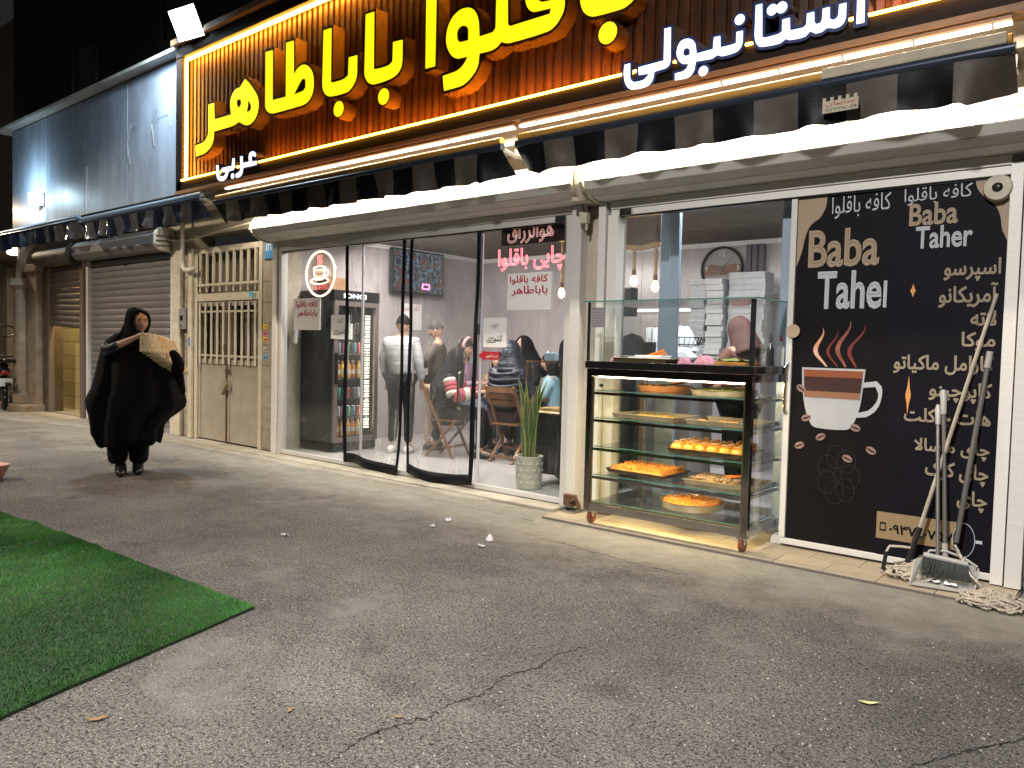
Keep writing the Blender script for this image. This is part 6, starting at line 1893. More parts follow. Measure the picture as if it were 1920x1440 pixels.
def head_geo(c, s=1.0, nu=20, nv=16):
    """head facing +y, centre c, with brow, nose, chin; returns verts, faces"""
    mb = MB()
    vs = []
    for j in range(nv + 1):
        p = math.pi * j / nv - math.pi / 2
        for k in range(nu):
            a_ = 2 * math.pi * k / nu
            x = math.cos(p) * math.sin(a_)
            y = math.cos(p) * math.cos(a_)
            z = math.sin(p)
            w = 0.077 * (1 - 0.22 * max(0, -z)**1.5)
            d_ = 0.098 * (1 - 0.10 * max(0, -z))
            X, Y_, Z_ = x * w, y * d_, z * 0.118
            if y > 0.3:
                front = max(0, 1 - (a_ if a_ < math.pi else 2 * math.pi - a_) / 0.45)
                if -0.35 < z < 0.12:
                    Y_ += 0.022 * front * (1 - abs(z + 0.16) / 0.30 if abs(z + 0.16) < 0.30 else 0)
                if 0.0 < z < 0.22:
                    eye = abs((a_ if a_ < math.pi else 2 * math.pi - a_) - 0.38)
                    Y_ -= 0.008 * max(0, 1 - eye / 0.25)
                if z < -0.6:
                    Y_ += 0.012 * front
            if y < -0.2:
                Y_ -= 0.012 * max(0, 1 - abs(z - 0.2))
            vs.append((c[0] + X * s, c[1] + Y_ * s, c[2] + Z_ * s))
    fs = [(j * nu + k, j * nu + (k + 1) % nu, (j + 1) * nu + (k + 1) % nu, (j + 1) * nu + k) for j in range(nv) for k in range(nu)]
    mb.add(vs, fs)
    for sx in (-1, 1):
        mb.ball((c[0] + sx * 0.078 * s, c[1] - 0.005 * s, c[2] - 0.01 * s), (0.010 * s, 0.018 * s, 0.028 * s), 8, 6)
    return mb.v, mb.f


def hood_geo(c, s, drop, wide, deep, open_=0.58, seed=0, lean=0.0):
    """head cloth: shell round the head open at the face, falling over neck and shoulders"""
    mb = MB()
    nu, nv = 28, 14
    rings = []
    for j in range(nv + 1):
        t = j / nv
        ring_ = []
        for k in range(nu):
            # parameter runs round the back, leaving the face open at the front
            a_ = open_ + (2 * math.pi - 2 * open_) * k / (nu - 1)
            if t < 0.45:
                q = t / 0.45
                p = math.pi / 2 * (1 - q)
                r_ = math.cos(p * 0.999)
                z = c[2] + 0.135 * s * math.sin(p)
                w, d_ = 0.098 * s * r_, 0.122 * s * r_
                if q < 0.25:
                    aa = (2 * math.pi) * k / (nu - 1) * (1 - q * 4) + a_ * q * 4
                else:
                    aa = a_
            else:
                q = (t - 0.45) / 0.55
                z = c[2] - drop * q
                e = q**1.3
                w = (0.098 + (wide - 0.098) * e) * s
                d_ = (0.122 + (deep - 0.122) * e) * s
                close = min(1, q * 2.6)
                aa = a_ * (1 - close) + (0.02 + (2 * math.pi - 0.04) * k / (nu - 1)) * close
            f_ = 1 + 0.05 * nz(math.sin(aa) * 2.5, t * 5, seed) + (0.04 * math.sin(aa * 7 + seed) * max(0, t - 0.5))
            ring_.append((c[0] + w * f_ * math.sin(aa), c[1] + d_ * f_ * math.cos(aa) - 0.008 * s + lean * t, z))
        rings.append(ring_)
    mb.ring(rings, closed=False, cap=False)
    return mb.v, mb.f


def hair_geo(c, s=1.0, long=0.0, seed=0):
    mb = MB()
    nu, nv = 22, 10
    rings = []
    for j in range(nv + 1):
        t = j / nv
        p = math.pi / 2 * (1 - 1.55 * t)
        ring_ = []
        for k in range(nu):
            a_ = 2 * math.pi * k / nu
            fr_ = max(0, math.cos(a_))
            pp = p if p > 0.55 * fr_ else 0.55 * fr_ + (p - 0.55 * fr_) * 0.1
            r_ = math.cos(pp)
            n_ = 1 + 0.04 * nz(math.cos(a_) * 3, math.sin(a_) * 3, t * 3 + seed)
            zz = 0.130 * math.sin(pp)
            if long and math.cos(a_) < 0.3 and t > 0.7:
                zz -= long * (t - 0.7) / 0.3
            ring_.append((c[0] + 0.086 * s * r_ * math.sin(a_) * n_, c[1] + (0.108 * r_ * math.cos(a_) - 0.008) * s * n_, c[2] + zz * s))
        rings.append(ring_)
    mb.ring(rings, closed=True, cap=False)
    return mb.v, mb.f


def hand_chains(w, d, s=1.0, curl=0.5, side=1):
    """five short finger chains rooted at wrist w, pointing along d"""
    w, d = Vector(w), Vector(d).normalized()
    up = Vector((0, 0, 1)) if abs(d.z) < 0.8 else Vector((0, 1, 0))
    lat = d.cross(up).normalized()
    nrm = lat.cross(d)
    palm = w + d * 0.05 * s
    ch = [[(*w, 0.024 * s), (*(w + d * 0.03 * s), (0.030 * s)), (*(w + d * 0.065 * s), 0.028 * s)]]
    root = w + d * 0.065 * s
    for i, (o_, l_) in enumerate(((-0.027, 0.060), (-0.009, 0.072), (0.010, 0.068), (0.028, 0.052))):
        b0 = root + lat * o_ * s + d * 0.012 * s
        b1 = b0 + (d * math.cos(curl * 0.7) - nrm * math.sin(curl * 0.7)) * l_ * 0.55 * s
        b2 = b1 + (d * math.cos(curl * 1.8) - nrm * math.sin(curl * 1.8)) * l_ * 0.45 * s
        ch.append([(*root, 0.028 * s), (*b0, 0.0095 * s), (*b1, 0.0088 * s), (*b2, 0.0065 * s)])
    t0 = w + d * 0.03 * s
    t1 = t0 + (lat * -side * 0.7 + d * 0.7) * 0.04 * s
    t2 = t1 + (d * 0.9 - nrm * 0.3) * 0.028 * s
    ch.append([(*t0, 0.030 * s), (*t1, 0.011 * s), (*t2, 0.008 * s)])
    return ch


def person(label, loc, ang, pose, s, top, legs, headgear, shoes=None, cat='person', tilt=0.0, sleeve_r=1.0, stripes=None, hoodp=(0.30, 0.20, 0.16), arms=None, headturn=0.0, puff=0.0, open_=0.58):
    """one adult: a continuous body, with clothing and hair as its children"""
    t = thing('person', label, cat, loc)
    Mx = Matrix.Translation(Vector(loc)) @ Matrix.Rotation(ang, 4, 'Z') @ Matrix.Scale(s, 4)
    if pose == 'stand':
        pel, che, nk, hd = (0, 0, 0.95), (0, -0.01, 1.22), (0, -0.01, 1.46), (0, 0.03, 1.60)
        shz, hips = 1.40, 0.93
        knees = [(-0.10, 0.02, 0.50), (0.10, 0.03, 0.50)]
        ank = [(-0.10, -0.03, 0.085), (0.11, 0.0, 0.085)]
        ar_ = arms or [((-0.245, -0.02, 1.14), (-0.24, 0.08, 0.90)), ((0.245, -0.02, 1.14), (0.24, 0.08, 0.90))]
    else:
        pel, che, nk, hd = (0, 0, 0.56), (0, 0.02, 0.82), (0, 0.03, 1.06), (0, 0.07, 1.21)
        shz, hips = 0.99, 0.55
        knees = [(-0.12, 0.42, 0.54), (0.12, 0.42, 0.54)]
        ank = [(-0.12, 0.40, 0.085), (0.12, 0.42, 0.085)]
        ar_ = arms or [((-0.25, 0.10, 0.76), (-0.13, 0.34, 0.80)), ((0.25, 0.10, 0.76), (0.13, 0.34, 0.80))]
    sy = che[1]
    head_c = hd
    # ---- body
    ch = [[(*pel, 0.12), (pel[0], pel[1], pel[2] + 0.12, 0.11), (*che, 0.12), (0, sy, shz - 0.02, 0.10), (*nk, 0.048), (hd[0], hd[1] - 0.02, hd[2] - 0.06, 0.045)]]
    for i, sx in enumerate((-1, 1)):
        el, wr = ar_[i]
        dv = (Vector(wr) - Vector(el)).normalized()
        ch.append([(0, sy, shz - 0.02, 0.10), (sx * 0.17, sy, shz, 0.052), (*el, 0.038), (*wr, 0.024)])
        ch += hand_chains(wr, dv, 1.0, 0.6, sx)
        ch.append([(*pel, 0.12), (sx * 0.09, pel[1] + (0.03 if pose == 'sit' else 0), hips, 0.085), (*knees[i], 0.055), (*ank[i], 0.035), (ank[i][0], ank[i][1] + 0.14, 0.035, 0.03)])
    V, F = skin(ch)
    mb = MB().add(V, F)
    hv, hf = head_geo((0, 0, 0))
    HM = Matrix.Translation(Vector(head_c)) @ Matrix.Rotation(headturn, 4, 'Z') @ Matrix.Rotation(-tilt, 4, 'X')
    mb.add([tuple(HM @ Vector(v)) for v in hv], hf)
    mb.xf(Mx)
    body = mb.build('body', M_skin, t, smooth=True)

    def add_local(name, vf, m_, mat4, par=None, solid=0, **kw):
        q = MB().add([tuple(Mx @ (mat4 @ Vector(v))) for v in vf[0]], vf[1])
        return q.build(name, m_, par or t, smooth=True, solid=solid, **kw)
    I4 = Matrix.Identity(4)
    fm_ = MB()
    for sx in (-1, 1):
        fm_.ball((sx * 0.030, 0.092, 0.012), (0.011, 0.006, 0.006), 8, 6)
        fm_.bar((sx * 0.018, 0.097, 0.032), (sx * 0.045, 0.090, 0.034), 0.006, 0.006)
    add_local('eyes', (fm_.v, fm_.f), M_eye, HM)
    fm_ = MB().ball((0, 0.092, -0.055), (0.020, 0.008, 0.006), 10, 6)
    add_local('mouth', (fm_.v, fm_.f), M_lip, HM)
    # ---- jacket / top
    k_ = 1.0 + puff
    tp = [[(pel[0], pel[1], pel[2] - 0.02, (0.175 * k_, 0.135 * k_)), (pel[0], pel[1], pel[2] + 0.12, (0.165 * k_, 0.13 * k_)), (*che, (0.185 * k_, 0.14 * k_)), (0, sy, shz - 0.03, (0.16 * k_, 0.115 * k_)), (0, sy, shz + 0.05, 0.075)]]
    for i, sx in enumerate((-1, 1)):
        el, wr = ar_[i]
        tp.append([(0, sy, shz - 0.03, (0.16 * k_, 0.115 * k_)), (sx * 0.18, sy, shz - 0.02, 0.078 * sleeve_r), (*el, 0.062 * sleeve_r), (*wr, 0.042 * sleeve_r)])
    tv_ = skin(tp)
    tob = add_local('jacket', tv_, top, I4)
    if legs:
        lg = []
        for i, sx in enumerate((-1, 1)):
            lg.append([(*pel, (0.165, 0.13)), (sx * 0.095, pel[1] + (0.04 if pose == 'sit' else 0), hips - 0.03, 0.105), (*knees[i], 0.075), (ank[i][0], ank[i][1], ank[i][2] + 0.03, 0.058)])
        add_local('trousers', skin(lg), legs, I4)
    sm = shoes or M_blk
    for i in range(2):
        a_ = ank[i]
        so = MB().ring([[(a_[0] + w_ * math.cos(q), a_[1] + y_, z_ + h_ * math.sin(q)) for q in [2 * math.pi * k / 10 for k in range(10)]] for y_, w_, z_, h_ in
                        ((-0.085, 0.02, 0.035, 0.03), (-0.06, 0.042, 0.048, 0.046), (0.0, 0.046, 0.055, 0.053), (0.08, 0.050, 0.040, 0.038), (0.14, 0.045, 0.032, 0.030), (0.18, 0.022, 0.025, 0.022))])
        add_local('shoe', (so.v, so.f), sm, I4)
    # ---- head covering
    kind, hm_ = headgear
    if kind == 'hood':
        add_local('headscarf', hood_geo((0, 0, 0), 1.0, hoodp[0], hoodp[1], hoodp[2], open_, seed=int(loc[0] * -10) % 9), hm_, HM, solid=0.008)
    elif kind == 'hair':
        add_local('hair', hair_geo((0, 0, 0.0), 1.0, 0.0), hm_, HM)
    elif kind == 'longhair':
        add_local('hair', hair_geo((0, 0, 0.0), 1.02, 0.16), hm_, HM)
    t['_hm'] = 0
    del t['_hm']
    return t, add_local, HM, I4


M_wj = mat('white_puffer', (0.50, 0.50, 0.52), 0.55, var=0.14, vs=3, bump=0.9, bs=9, stretch=(0.3, 0.3, 3.5))
M_bj = mat('olive_jacket', (0.055, 0.042, 0.028), 0.55, var=0.2, vs=5, bump=0.3, bs=12)
M_np2 = mat('navy_puffer', (0.016, 0.020, 0.034), 0.42, bump=1.0, bs=7, stretch=(0.3, 0.3, 3.2))
M_blc = mat('black_cloth', (0.007, 0.007, 0.009), 0.85, bump=0.3, bs=14, spec=0.25)
M_jean = mat('faded_jeans', (0.09, 0.11, 0.15), 0.8, var=0.2, vs=8)
M_pat = mat('patterned_skirt', (0.10, 0.045, 0.045), 0.8, rgb2=(0.03, 0.02, 0.025), vs=25)
M_lbl = mat('pale_blue_hoodie', (0.30, 0.48, 0.56), 0.8)
M_rose = mat('rose_scarf', (0.085, 0.028, 0.024), 0.7, var=0.15, vs=6, bump=0.35, bs=10)
M_brn = mat('brown_tunic', (0.16, 0.065, 0.045), 0.75)
M_str = mat('red_striped_wool', (0.40, 0.07, 0.09), 0.85)
FL = 0.076
person('man in a white puffer jacket and black trousers standing with his back to the street', (-7.42, 0.98, FL), R(22), 'stand', 1.03, M_wj, M_blc, ('hair', M_hair), M_white, puff=0.16, sleeve_r=1.12, tilt=0.25)
person('grey haired man in an olive jacket bending over the table', (-7.40, 1.60, FL), R(125), 'stand', 1.0, M_bj, M_blc, ('hair', M_hairg), M_blk, tilt=0.35, puff=0.05,
       arms=[((-0.27, 0.10, 1.16), (-0.12, 0.30, 1.10)), ((0.27, 0.10, 1.16), (0.10, 0.32, 1.08))])
p, al, HM_, I4_ = person('seated woman in a long black headscarf with a red and white striped sleeve', (-6.80, 1.26, FL), R(-62), 'sit', 1.02, M_blc, M_blc, ('hood', M_blc), M_blk, tilt=0.30, hoodp=(0.42, 0.27, 0.20))
sl_ = MB()
for i in range(5):
    t0, t1 = i / 5, (i + 1) / 5
    e_, w_ = Vector((-0.25, 0.10, 0.76)), Vector((-0.13, 0.34, 0.80))
for sx in (-1, 1):
    sh_, e_, w_ = Vector((sx * 0.19, 0.03, 0.96)), Vector((sx * 0.25, 0.10, 0.76)), Vector((sx * 0.13, 0.34, 0.80))
    pts = [sh_.lerp(e_, k / 4) for k in range(4)] + [e_.lerp(w_, k / 4) for k in range(5)]
    for i in range(len(pts) - 1):
        q = MB().tube([pts[i], pts[i].lerp(pts[i + 1], 0.5), pts[i + 1]], [0.078, 0.082, 0.076], 12)
        al('sleeve_band', (q.v, q.f), M_str if i % 3 else mat('cream_wool', (0.60, 0.52, 0.46), 0.85), I4_)
# cardigan wearer beyond, with headband
p, al, HM_, I4_ = person('girl with a white and red headband seated behind the striped sleeve', (-7.36, 2.02, FL), R(-85), 'sit', 1.12, mat('lilac_jumper', (0.30, 0.16, 0.26), 0.8), M_jean, ('longhair', M_hair), M_blk, tilt=0.15)
hb_ = MB().tube([(0.089 * math.cos(a_), 0.05 - 0.02 + 0.02 * math.cos(a_) * 0, 0.02 + 0.118 * math.sin(a_)) for a_ in [math.pi * k / 12 for k in range(13)]], 0.022, 8)
al('headband', (hb_.v, hb_.f), mat('red_white_band', (0.60, 0.54, 0.54), 0.8, rgb2=(0.50, 0.04, 0.06), vs=16), HM_)
person('small dark haired child seated behind the red arrow sticker', (-6.96, 2.36, FL), R(-150), 'sit', 0.99, mat('tan_coat', (0.24, 0.17, 0.12), 0.8), M_jean, ('longhair', M_hair), M_blk, puff=0.05)
p, al, HM_, I4_ = person('person in a hooded navy puffer seated with back to the street', (-6.09, 1.52, FL), R(6), 'sit', 1.10, M_np2, M_pat, ('hood', M_np2), M_blk, puff=0.22, sleeve_r=1.25, hoodp=(0.22, 0.19, 0.16), open_=0.5)
for i in range(6):
    z = 0.64 + i * 0.068
    q = MB().tube([(0.235 * math.sin(a_) * (1.0 - 0.02 * i), -0.185 * math.cos(a_) + 0.015 - 0.0, z - 0.018 * math.cos(a_ * 2)) for a_ in [-1.4 + 2.8 * k / 16 for k in range(17)]], 0.024, 8)
    al('quilted_fold', (q.v, q.f), M_np2, I4_)
person('woman in a black headscarf seated beyond the navy puffer', (-6.74, 2.72, FL), R(175), 'sit', 1.16, M_blc, M_blc, ('hood', M_blc), M_blk, hoodp=(0.36, 0.27, 0.20), tilt=0.35)
p, al, HM_, I4_ = person('girl in a pale blue hoodie and white headband at the far table side', (-5.90, 2.22, FL), R(115), 'sit', 1.0, M_lbl, M_jean, ('longhair', M_hair), M_blk, tilt=0.1)
hb_ = MB().tube([(0.089 * math.cos(a_), 0.0, 0.02 + 0.118 * math.sin(a_)) for a_ in [math.pi * k / 12 for k in range(13)]], 0.013, 8)
al('headband', (hb_.v, hb_.f), M_white, HM_)
person('woman in a black chador sitting in profile against the back wall', (-6.28, 2.95, FL), R(-70), 'sit', 1.15, M_blc, M_blc, ('hood', M_blc), M_blk, hoodp=(0.45, 0.30, 0.24), puff=0.1)
person('woman in a black headscarf sitting nearest the display counter', (-5.62, 2.45, FL), R(-50), 'sit', 1.15, M_blc, M_blc, ('hood', M_blc), M_blk, hoodp=(0.40, 0.28, 0.22))
person('worker in a dusky rose headscarf bending over behind the pastry cart', (-3.02, 1.30, FL), R(75), 'stand', 1.0, M_brn, M_blc, ('hood', M_rose), M_blk, tilt=0.45, hoodp=(0.26, 0.17, 0.15), open_=0.75,
       arms=[((-0.25, 0.12, 1.14), (-0.10, 0.34, 1.06)), ((0.25, 0.12, 1.14), (0.12, 0.34, 1.06))])

# ================================================================ THE WOMAN IN THE CHADOR, WALKING PAST
WL = (-8.47, -2.0, 0.004)
wt = thing('person', 'woman in a billowing black chador walking past the shutters with a stack of flatbread', 'person', WL)
U = Vector((0.4057, 0.9140, 0))
Fv = Vector((0.9140, -0.4057, 0))      # towards the photographer


def wl(u, d_, z):
    return Vector((WL[0], WL[1], WL[2])) + U * u + Fv * d_ + Vector((0, 0, z))


rowsW = [(1.786, 0.042, 0.083), (1.775, 0.010, 0.150), (1.755, -0.002, 0.185), (1.718, -0.014, 0.215), (1.658, -0.026, 0.228), (1.599, -0.034, 0.222), (1.529, -0.062, 0.20), (1.477, -0.155, 0.256), (1.426, -0.207, 0.36),
         (1.367, -0.235, 0.425), (1.307, -0.259, 0.465), (1.209, -0.282, 0.497), (1.111, -0.300, 0.492), (1.013, -0.323, 0.513), (0.915, -0.349, 0.545), (0.847, -0.385, 0.57), (0.779, -0.402, 0.582), (0.72, -0.394, 0.565),
         (0.661, -0.377, 0.50), (0.602, -0.366, 0.42), (0.523, -0.356, 0.362), (0.46, -0.352, 0.352), (0.415, -0.345, 0.350), (0.395, -0.335, 0.345)]
N_ = 64
rings = []
zb = 0.29
for i, (z, l_, r_) in enumerate(rowsW):
    c_ = (l_ + r_) / 2
    hw = (r_ - l_) / 2
    t = (1.786 - z) / (1.786 - zb)
    if z > 1.5:
        dep = 0.09 + 0.02 * min(1, (1.786 - z) / 0.1) if z < 1.77 else 0.05
        cy_ = -0.02
    else:
        dep = 0.13 + 0.20 * min(1, (1.5 - z) / 0.5)
        cy_ = 0.0
    ring_ = []
    for k in range(N_):
        a_ = 2 * math.pi * k / N_
        sn, cs = math.sin(a_), math.cos(a_)
        fold = 0
        if z < 1.45:
            am = 0.03 + 0.085 * min(1, max(0, (1.35 - z) / 0.9))
            fold = am * math.sin(a_ * 9 + 2.2 * nz(z * 1.6, 3) + 1.5 * math.sin(a_ * 2)) + 0.022 * math.sin(a_ * 17 + z * 3) * (0.3 + t)
        else:
            fold = 0.010 * math.sin(a_ * 6 + z * 14)
        ex = math.copysign(abs(sn)**0.85, sn)
        ey = math.copysign(abs(cs)**0.85, cs)
        rad = 1 + fold * 0.5
        zz = z
        if i >= len(rowsW) - 4:
            q_ = (i - len(rowsW) + 5) / 4
            zz = z + q_ * (-0.09 * math.exp(-((hw * sn + 0.02) / 0.20)**2) + 0.05 * math.sin(a_ * 4 + 1) + 0.03 * math.sin(a_ * 9))
        ring_.append(wl(c_ + hw * ex * (1 + fold * 0.15), cy_ + dep * ey * rad + fold * 0.55 * max(0.2, abs(cs)), zz))
    rings.append(ring_)
# the cloth is open round the face: drop the front faces there
cm = MB()
cm.ring(rings, closed=True, cap=False)
keep = []
for f_ in cm.f:
    cc = sum((Vector(cm.v[i]) for i in f_), Vector()) / len(f_)
    rel = cc - wl(0, 0, 0)
    u_, d_, z_ = rel.dot(U), rel.dot(Fv), rel.z
    if d_ > 0.02 and ((u_ - 0.134) / 0.078)**2 + ((z_ - 1.628) / 0.112)**2 < 1.0:
        continue
    keep.append(f_)
cm.f = keep
topc = len(cm.v)
cm.add([wl(0.06, -0.02, 1.79)], [])
cm.f += [(topc, (k + 1) % N_, k) for k in range(N_)]
cho = cm.build('chador', mat('chador_cloth', (0.003, 0.003, 0.004), 0.85, bump=0.12, bs=60, spec=0.15), wt, smooth=True, solid=0.006)
# soft cloth ridges over head and chest
rg = MB()
for pts in ([(-0.03, 0.12, 1.60), (-0.06, 0.13, 1.50), (-0.13, 0.14, 1.43), (-0.20, 0.13, 1.38)], [(0.03, 0.135, 1.535), (-0.02, 0.15, 1.47), (-0.10, 0.17, 1.40), (-0.17, 0.16, 1.36)],
            [(0.10, 0.14, 1.50), (0.04, 0.17, 1.45), (-0.05, 0.19, 1.37)]):
    rg.tube([wl(*p_) for p_ in pts], [0.012, 0.02, 0.02, 0.008][:len(pts)], 8)
rg.build('chador_fold', mat('chador_cloth', (0, 0, 0)), wt, smooth=True)
# raised sleeves: right arm (viewer left) across the chest, left arm under the bread
sv_ = skin([[(*wl(-0.17, 0.05, 1.36), 0.10), (*wl(-0.19, 0.15, 1.30), 0.085), (*wl(-0.12, 0.25, 1.36), 0.065), (*wl(-0.055, 0.29, 1.405), 0.052)],
            ])
MB().add(*sv_).build('sleeve', mat('sleeve_sheen', (0.005, 0.005, 0.009), 0.45, bump=0.4, bs=20), wt, smooth=True)
sv_ = skin([[(*wl(0.36, 0.02, 1.38), 0.08), (*wl(0.45, 0.10, 1.24), 0.085), (*wl(0.485, 0.27, 1.12), 0.075), (*wl(0.485, 0.38, 1.21), 0.065), (*wl(0.45, 0.43, 1.29), 0.055), (*wl(0.40, 0.44, 1.345), 0.038)],
            [(*wl(0.45, 0.10, 1.24), 0.085), (*wl(0.50, 0.12, 1.05), 0.06), (*wl(0.55, 0.08, 0.86), 0.035)]])
MB().add(*sv_).build('sleeve', mat('chador_cloth', (0, 0, 0)), wt, smooth=True)
# body: head, neck, torso, arm and legs as one surface
HX = Matrix(((U.x, Fv.x, 0), (U.y, Fv.y, 0), (0, 0, 1)))
hd0 = wl(0.124, 0.022, 1.632)
wr, el = wl(0.075, 0.315, 1.468), wl(-0.10, 0.28, 1.375)
dv = (wr - el).normalized()
chn = [[(*wl(0.06, -0.02, 0.92), 0.13), (*wl(0.07, -0.02, 1.2), 0.13), (*wl(0.09, -0.02, 1.38), 0.10), (*wl(0.11, -0.02, 1.47), 0.045), (*wl(0.115, -0.015, 1.56), 0.043)],
       [(*wl(0.09, -0.02, 1.38), 0.10), (*wl(-0.10, 0.0, 1.36), 0.06), (*el, 0.040), (*(el.lerp(wr, 0.5)), 0.038), (*wr, 0.024)],
       [(*wl(0.09, -0.02, 1.38), 0.10), (*wl(0.28, 0.0, 1.36), 0.06), (*wl(0.42, 0.15, 1.22), 0.04), (*wl(0.37, 0.30, 1.30), 0.026)],
       [(*wl(0.06, -0.02, 0.92), 0.13), (*wl(-0.04, 0.0, 0.86), 0.09), (*wl(-0.07, 0.05, 0.48), 0.055), (*wl(-0.075, 0.02, 0.10), 0.036)],
       [(*wl(0.06, -0.02, 0.92), 0.13), (*wl(0.13, 0.0, 0.86), 0.09), (*wl(0.11, 0.06, 0.48), 0.055), (*wl(0.10, -0.02, 0.10), 0.036)]]
chn += hand_chains(wr, dv, 1.05, 1.0, 1)
chn += hand_chains(wl(0.37, 0.30, 1.30), Vector((-0.2, -0.1, -0.4)), 1.0, 0.9, -1)
V, F = skin(chn)
bm_ = MB().add(V, F)
hv, hf = head_geo((0, 0, 0), 0.98, 28, 22)
TR = Matrix.Rotation(R(10), 3, 'Z') @ HX
bm_.add([tuple(hd0 + TR @ Vector(v)) for v in hv], hf)
body = bm_.build('body', mat('skin_walker', (0.50, 0.30, 0.22), 0.55, var=0.08, vs=20), wt, smooth=True)


def wloc(mb):
    return MB().add([tuple(hd0 + TR @ Vector(v)) for v in mb.v], mb.f)


fe = MB()
for sx in (-1, 1):
    fe.ball((sx * 0.030, 0.089, 0.012), (0.012, 0.006, 0.006), 8, 6)
wloc(fe).build('eyes', M_eye, wt, smooth=True)
fe = MB()
for sx in (-1, 1):
    fe.tube([(sx * 0.016, 0.096, 0.033), (sx * 0.032, 0.094, 0.038), (sx * 0.048, 0.084, 0.032)], 0.0035, 6)
wloc(fe).build('eyebrows', M_hair, wt, smooth=True)
wloc(MB().ball((0, 0.090, -0.052), (0.022, 0.008, 0.006), 10, 6)).build('lips', M_lip, wt, smooth=True)
# trousers and shoes under the hem
tr = skin([[(*wl(0.0, 0, 0.5), 0.14), (*wl(-0.095, 0.02, 0.36), 0.125), (*wl(-0.092, 0.03, 0.20), 0.112), (*wl(-0.088, 0.03, 0.10), 0.105)], [(*wl(0.0, 0, 0.5), 0.14), (*wl(0.115, 0.01, 0.36), 0.125), (*wl(0.112, 0.0, 0.20), 0.110), (*wl(0.110, -0.01, 0.09), 0.105)]])
MB().add(*tr).build('trousers', M_blc, wt, smooth=True)
for u_, d_, l_ in ((-0.062, 0.06, 0.13), (0.105, 0.0, 0.12)):
    so = MB().ring([[wl(u_ + w_ * math.cos(q), d_ + y_, max(0.0, z_ + h_ * math.sin(q))) for q in [2 * math.pi * k / 12 for k in range(12)]] for y_, w_, z_, h_ in
                    ((-0.11, 0.03, 0.06, 0.06), (-0.07, 0.056, 0.075, 0.075), (0.0, 0.060, 0.078, 0.078), (0.08, 0.058, 0.050, 0.050), (l_ + 0.02, 0.052, 0.038, 0.038), (l_ + 0.06, 0.025, 0.028, 0.026))])
    so.build('shoe', mat('black_leather', (0.012, 0.011, 0.010), 0.25), wt, smooth=True)

# stack of flatbread folded over her arm
bd = thing('flatbread_stack', 'stack of toasted barbari style flatbreads folded over her arm', 'bread', tuple(wl(0.25, 0.34, 1.12)))
M_br = mat('bread_pale', (0.80, 0.62, 0.36), 0.8, rgb2=(0.50, 0.32, 0.14), vs=30, bump=0.6, bs=40)
M_br2 = mat('bread_toasted', (0.88, 0.80, 0.60), 0.8, rgb2=(0.62, 0.45, 0.24), vs=55, bump=0.9, bs=50)
for j in range(10):

    def fb(u, v, j=j):
        # each loaf is a curved sheet; the stack fans out to the right and sags over the arm
        w_ = 0.19 - 0.004 * j
        uu = 0.116 + 0.021 * j + w_ * u + 0.05 * v * u + 0.02 * v * j * 0.5
        z_top = 1.512 - 0.006 * j + 0.030 * abs(math.sin(u * 11 + j * 1.9)) - 0.03 * u - 0.01
        z_bot = 1.322 - 0.024 * j - 0.02 * u
        dp = 0.385 - 0.020 * j + 0.045 * math.sin(u * math.pi * 0.9) * (0.5 + 0.5 * v) - 0.10 * u * u
        z_ = z_top + (z_bot - z_top) * v
        bmp = 0.006 * math.sin(u * 44) * math.sin(v * 26 + j) if j == 0 else 0.003 * math.sin(u * 30 + j)
        return wl(uu, dp + bmp, z_)
    MB().grid(fb, 30, 12).build('flatbread', M_br2 if j % 2 == 0 else M_br, bd, smooth=True, solid=0.011)

# ================================================================ ARTIFICIAL TURF
tf = thing('artificial_turf', 'bright green artificial grass carpet rolled out on the asphalt', 'turf', (-5.5, -5.0, 0.0))
TE = [(-3.70, -3.44), (-5.05, -3.48), (-5.80, -3.50), (-6.55, -3.53), (-7.3, -3.60), (-9.2, -3.70)]


def turf_pt(u, v):
    # u along the top edge from the corner leftwards, v away from the shops
    L_ = len(TE) - 1
    s_ = u * L_
    i = min(L_ - 1, int(s_))
    f_ = s_ - i
    x = TE[i][0] * (1 - f_) + TE[i + 1][0] * f_
    y = TE[i][1] * (1 - f_) + TE[i + 1][1] * f_
    d_ = 3.4 * v
    x2 = x + d_ * (0.30 - 0.10 * u)
    y2 = y - d_ * 0.97
    z = 0.012
    for c_, w_, h_ in ((0.33, 0.018, 0.014), (0.47, 0.020, 0.013), (0.60, 0.02, 0.012), (0.78, 0.02, 0.014)):
        cc = c_ + 0.05 * v * math.sin(v * 3 + c_ * 9)
        z += h_ * math.exp(-((u - cc) / w_)**2) * max(0, 1 - v * 1.2)
    z += 0.008 * max(0, nz(x2 * 1.3, y2 * 1.3, 4)) + 0.004
    if u < 0.01 or v < 0.004:
        z = max(0.010, z)
    return (x2 + 0.01 * nz(y2 * 3, 2) * (1 if u < 0.02 else 0), y2 + 0.012 * nz(x2 * 3, 7), z)


M_back = mat('turf_backing', (0.012, 0.035, 0.010), 0.9)
bs_ = MB().grid(turf_pt, 160, 60)
bko = bs_.build('backing', M_back, tf, smooth=True)
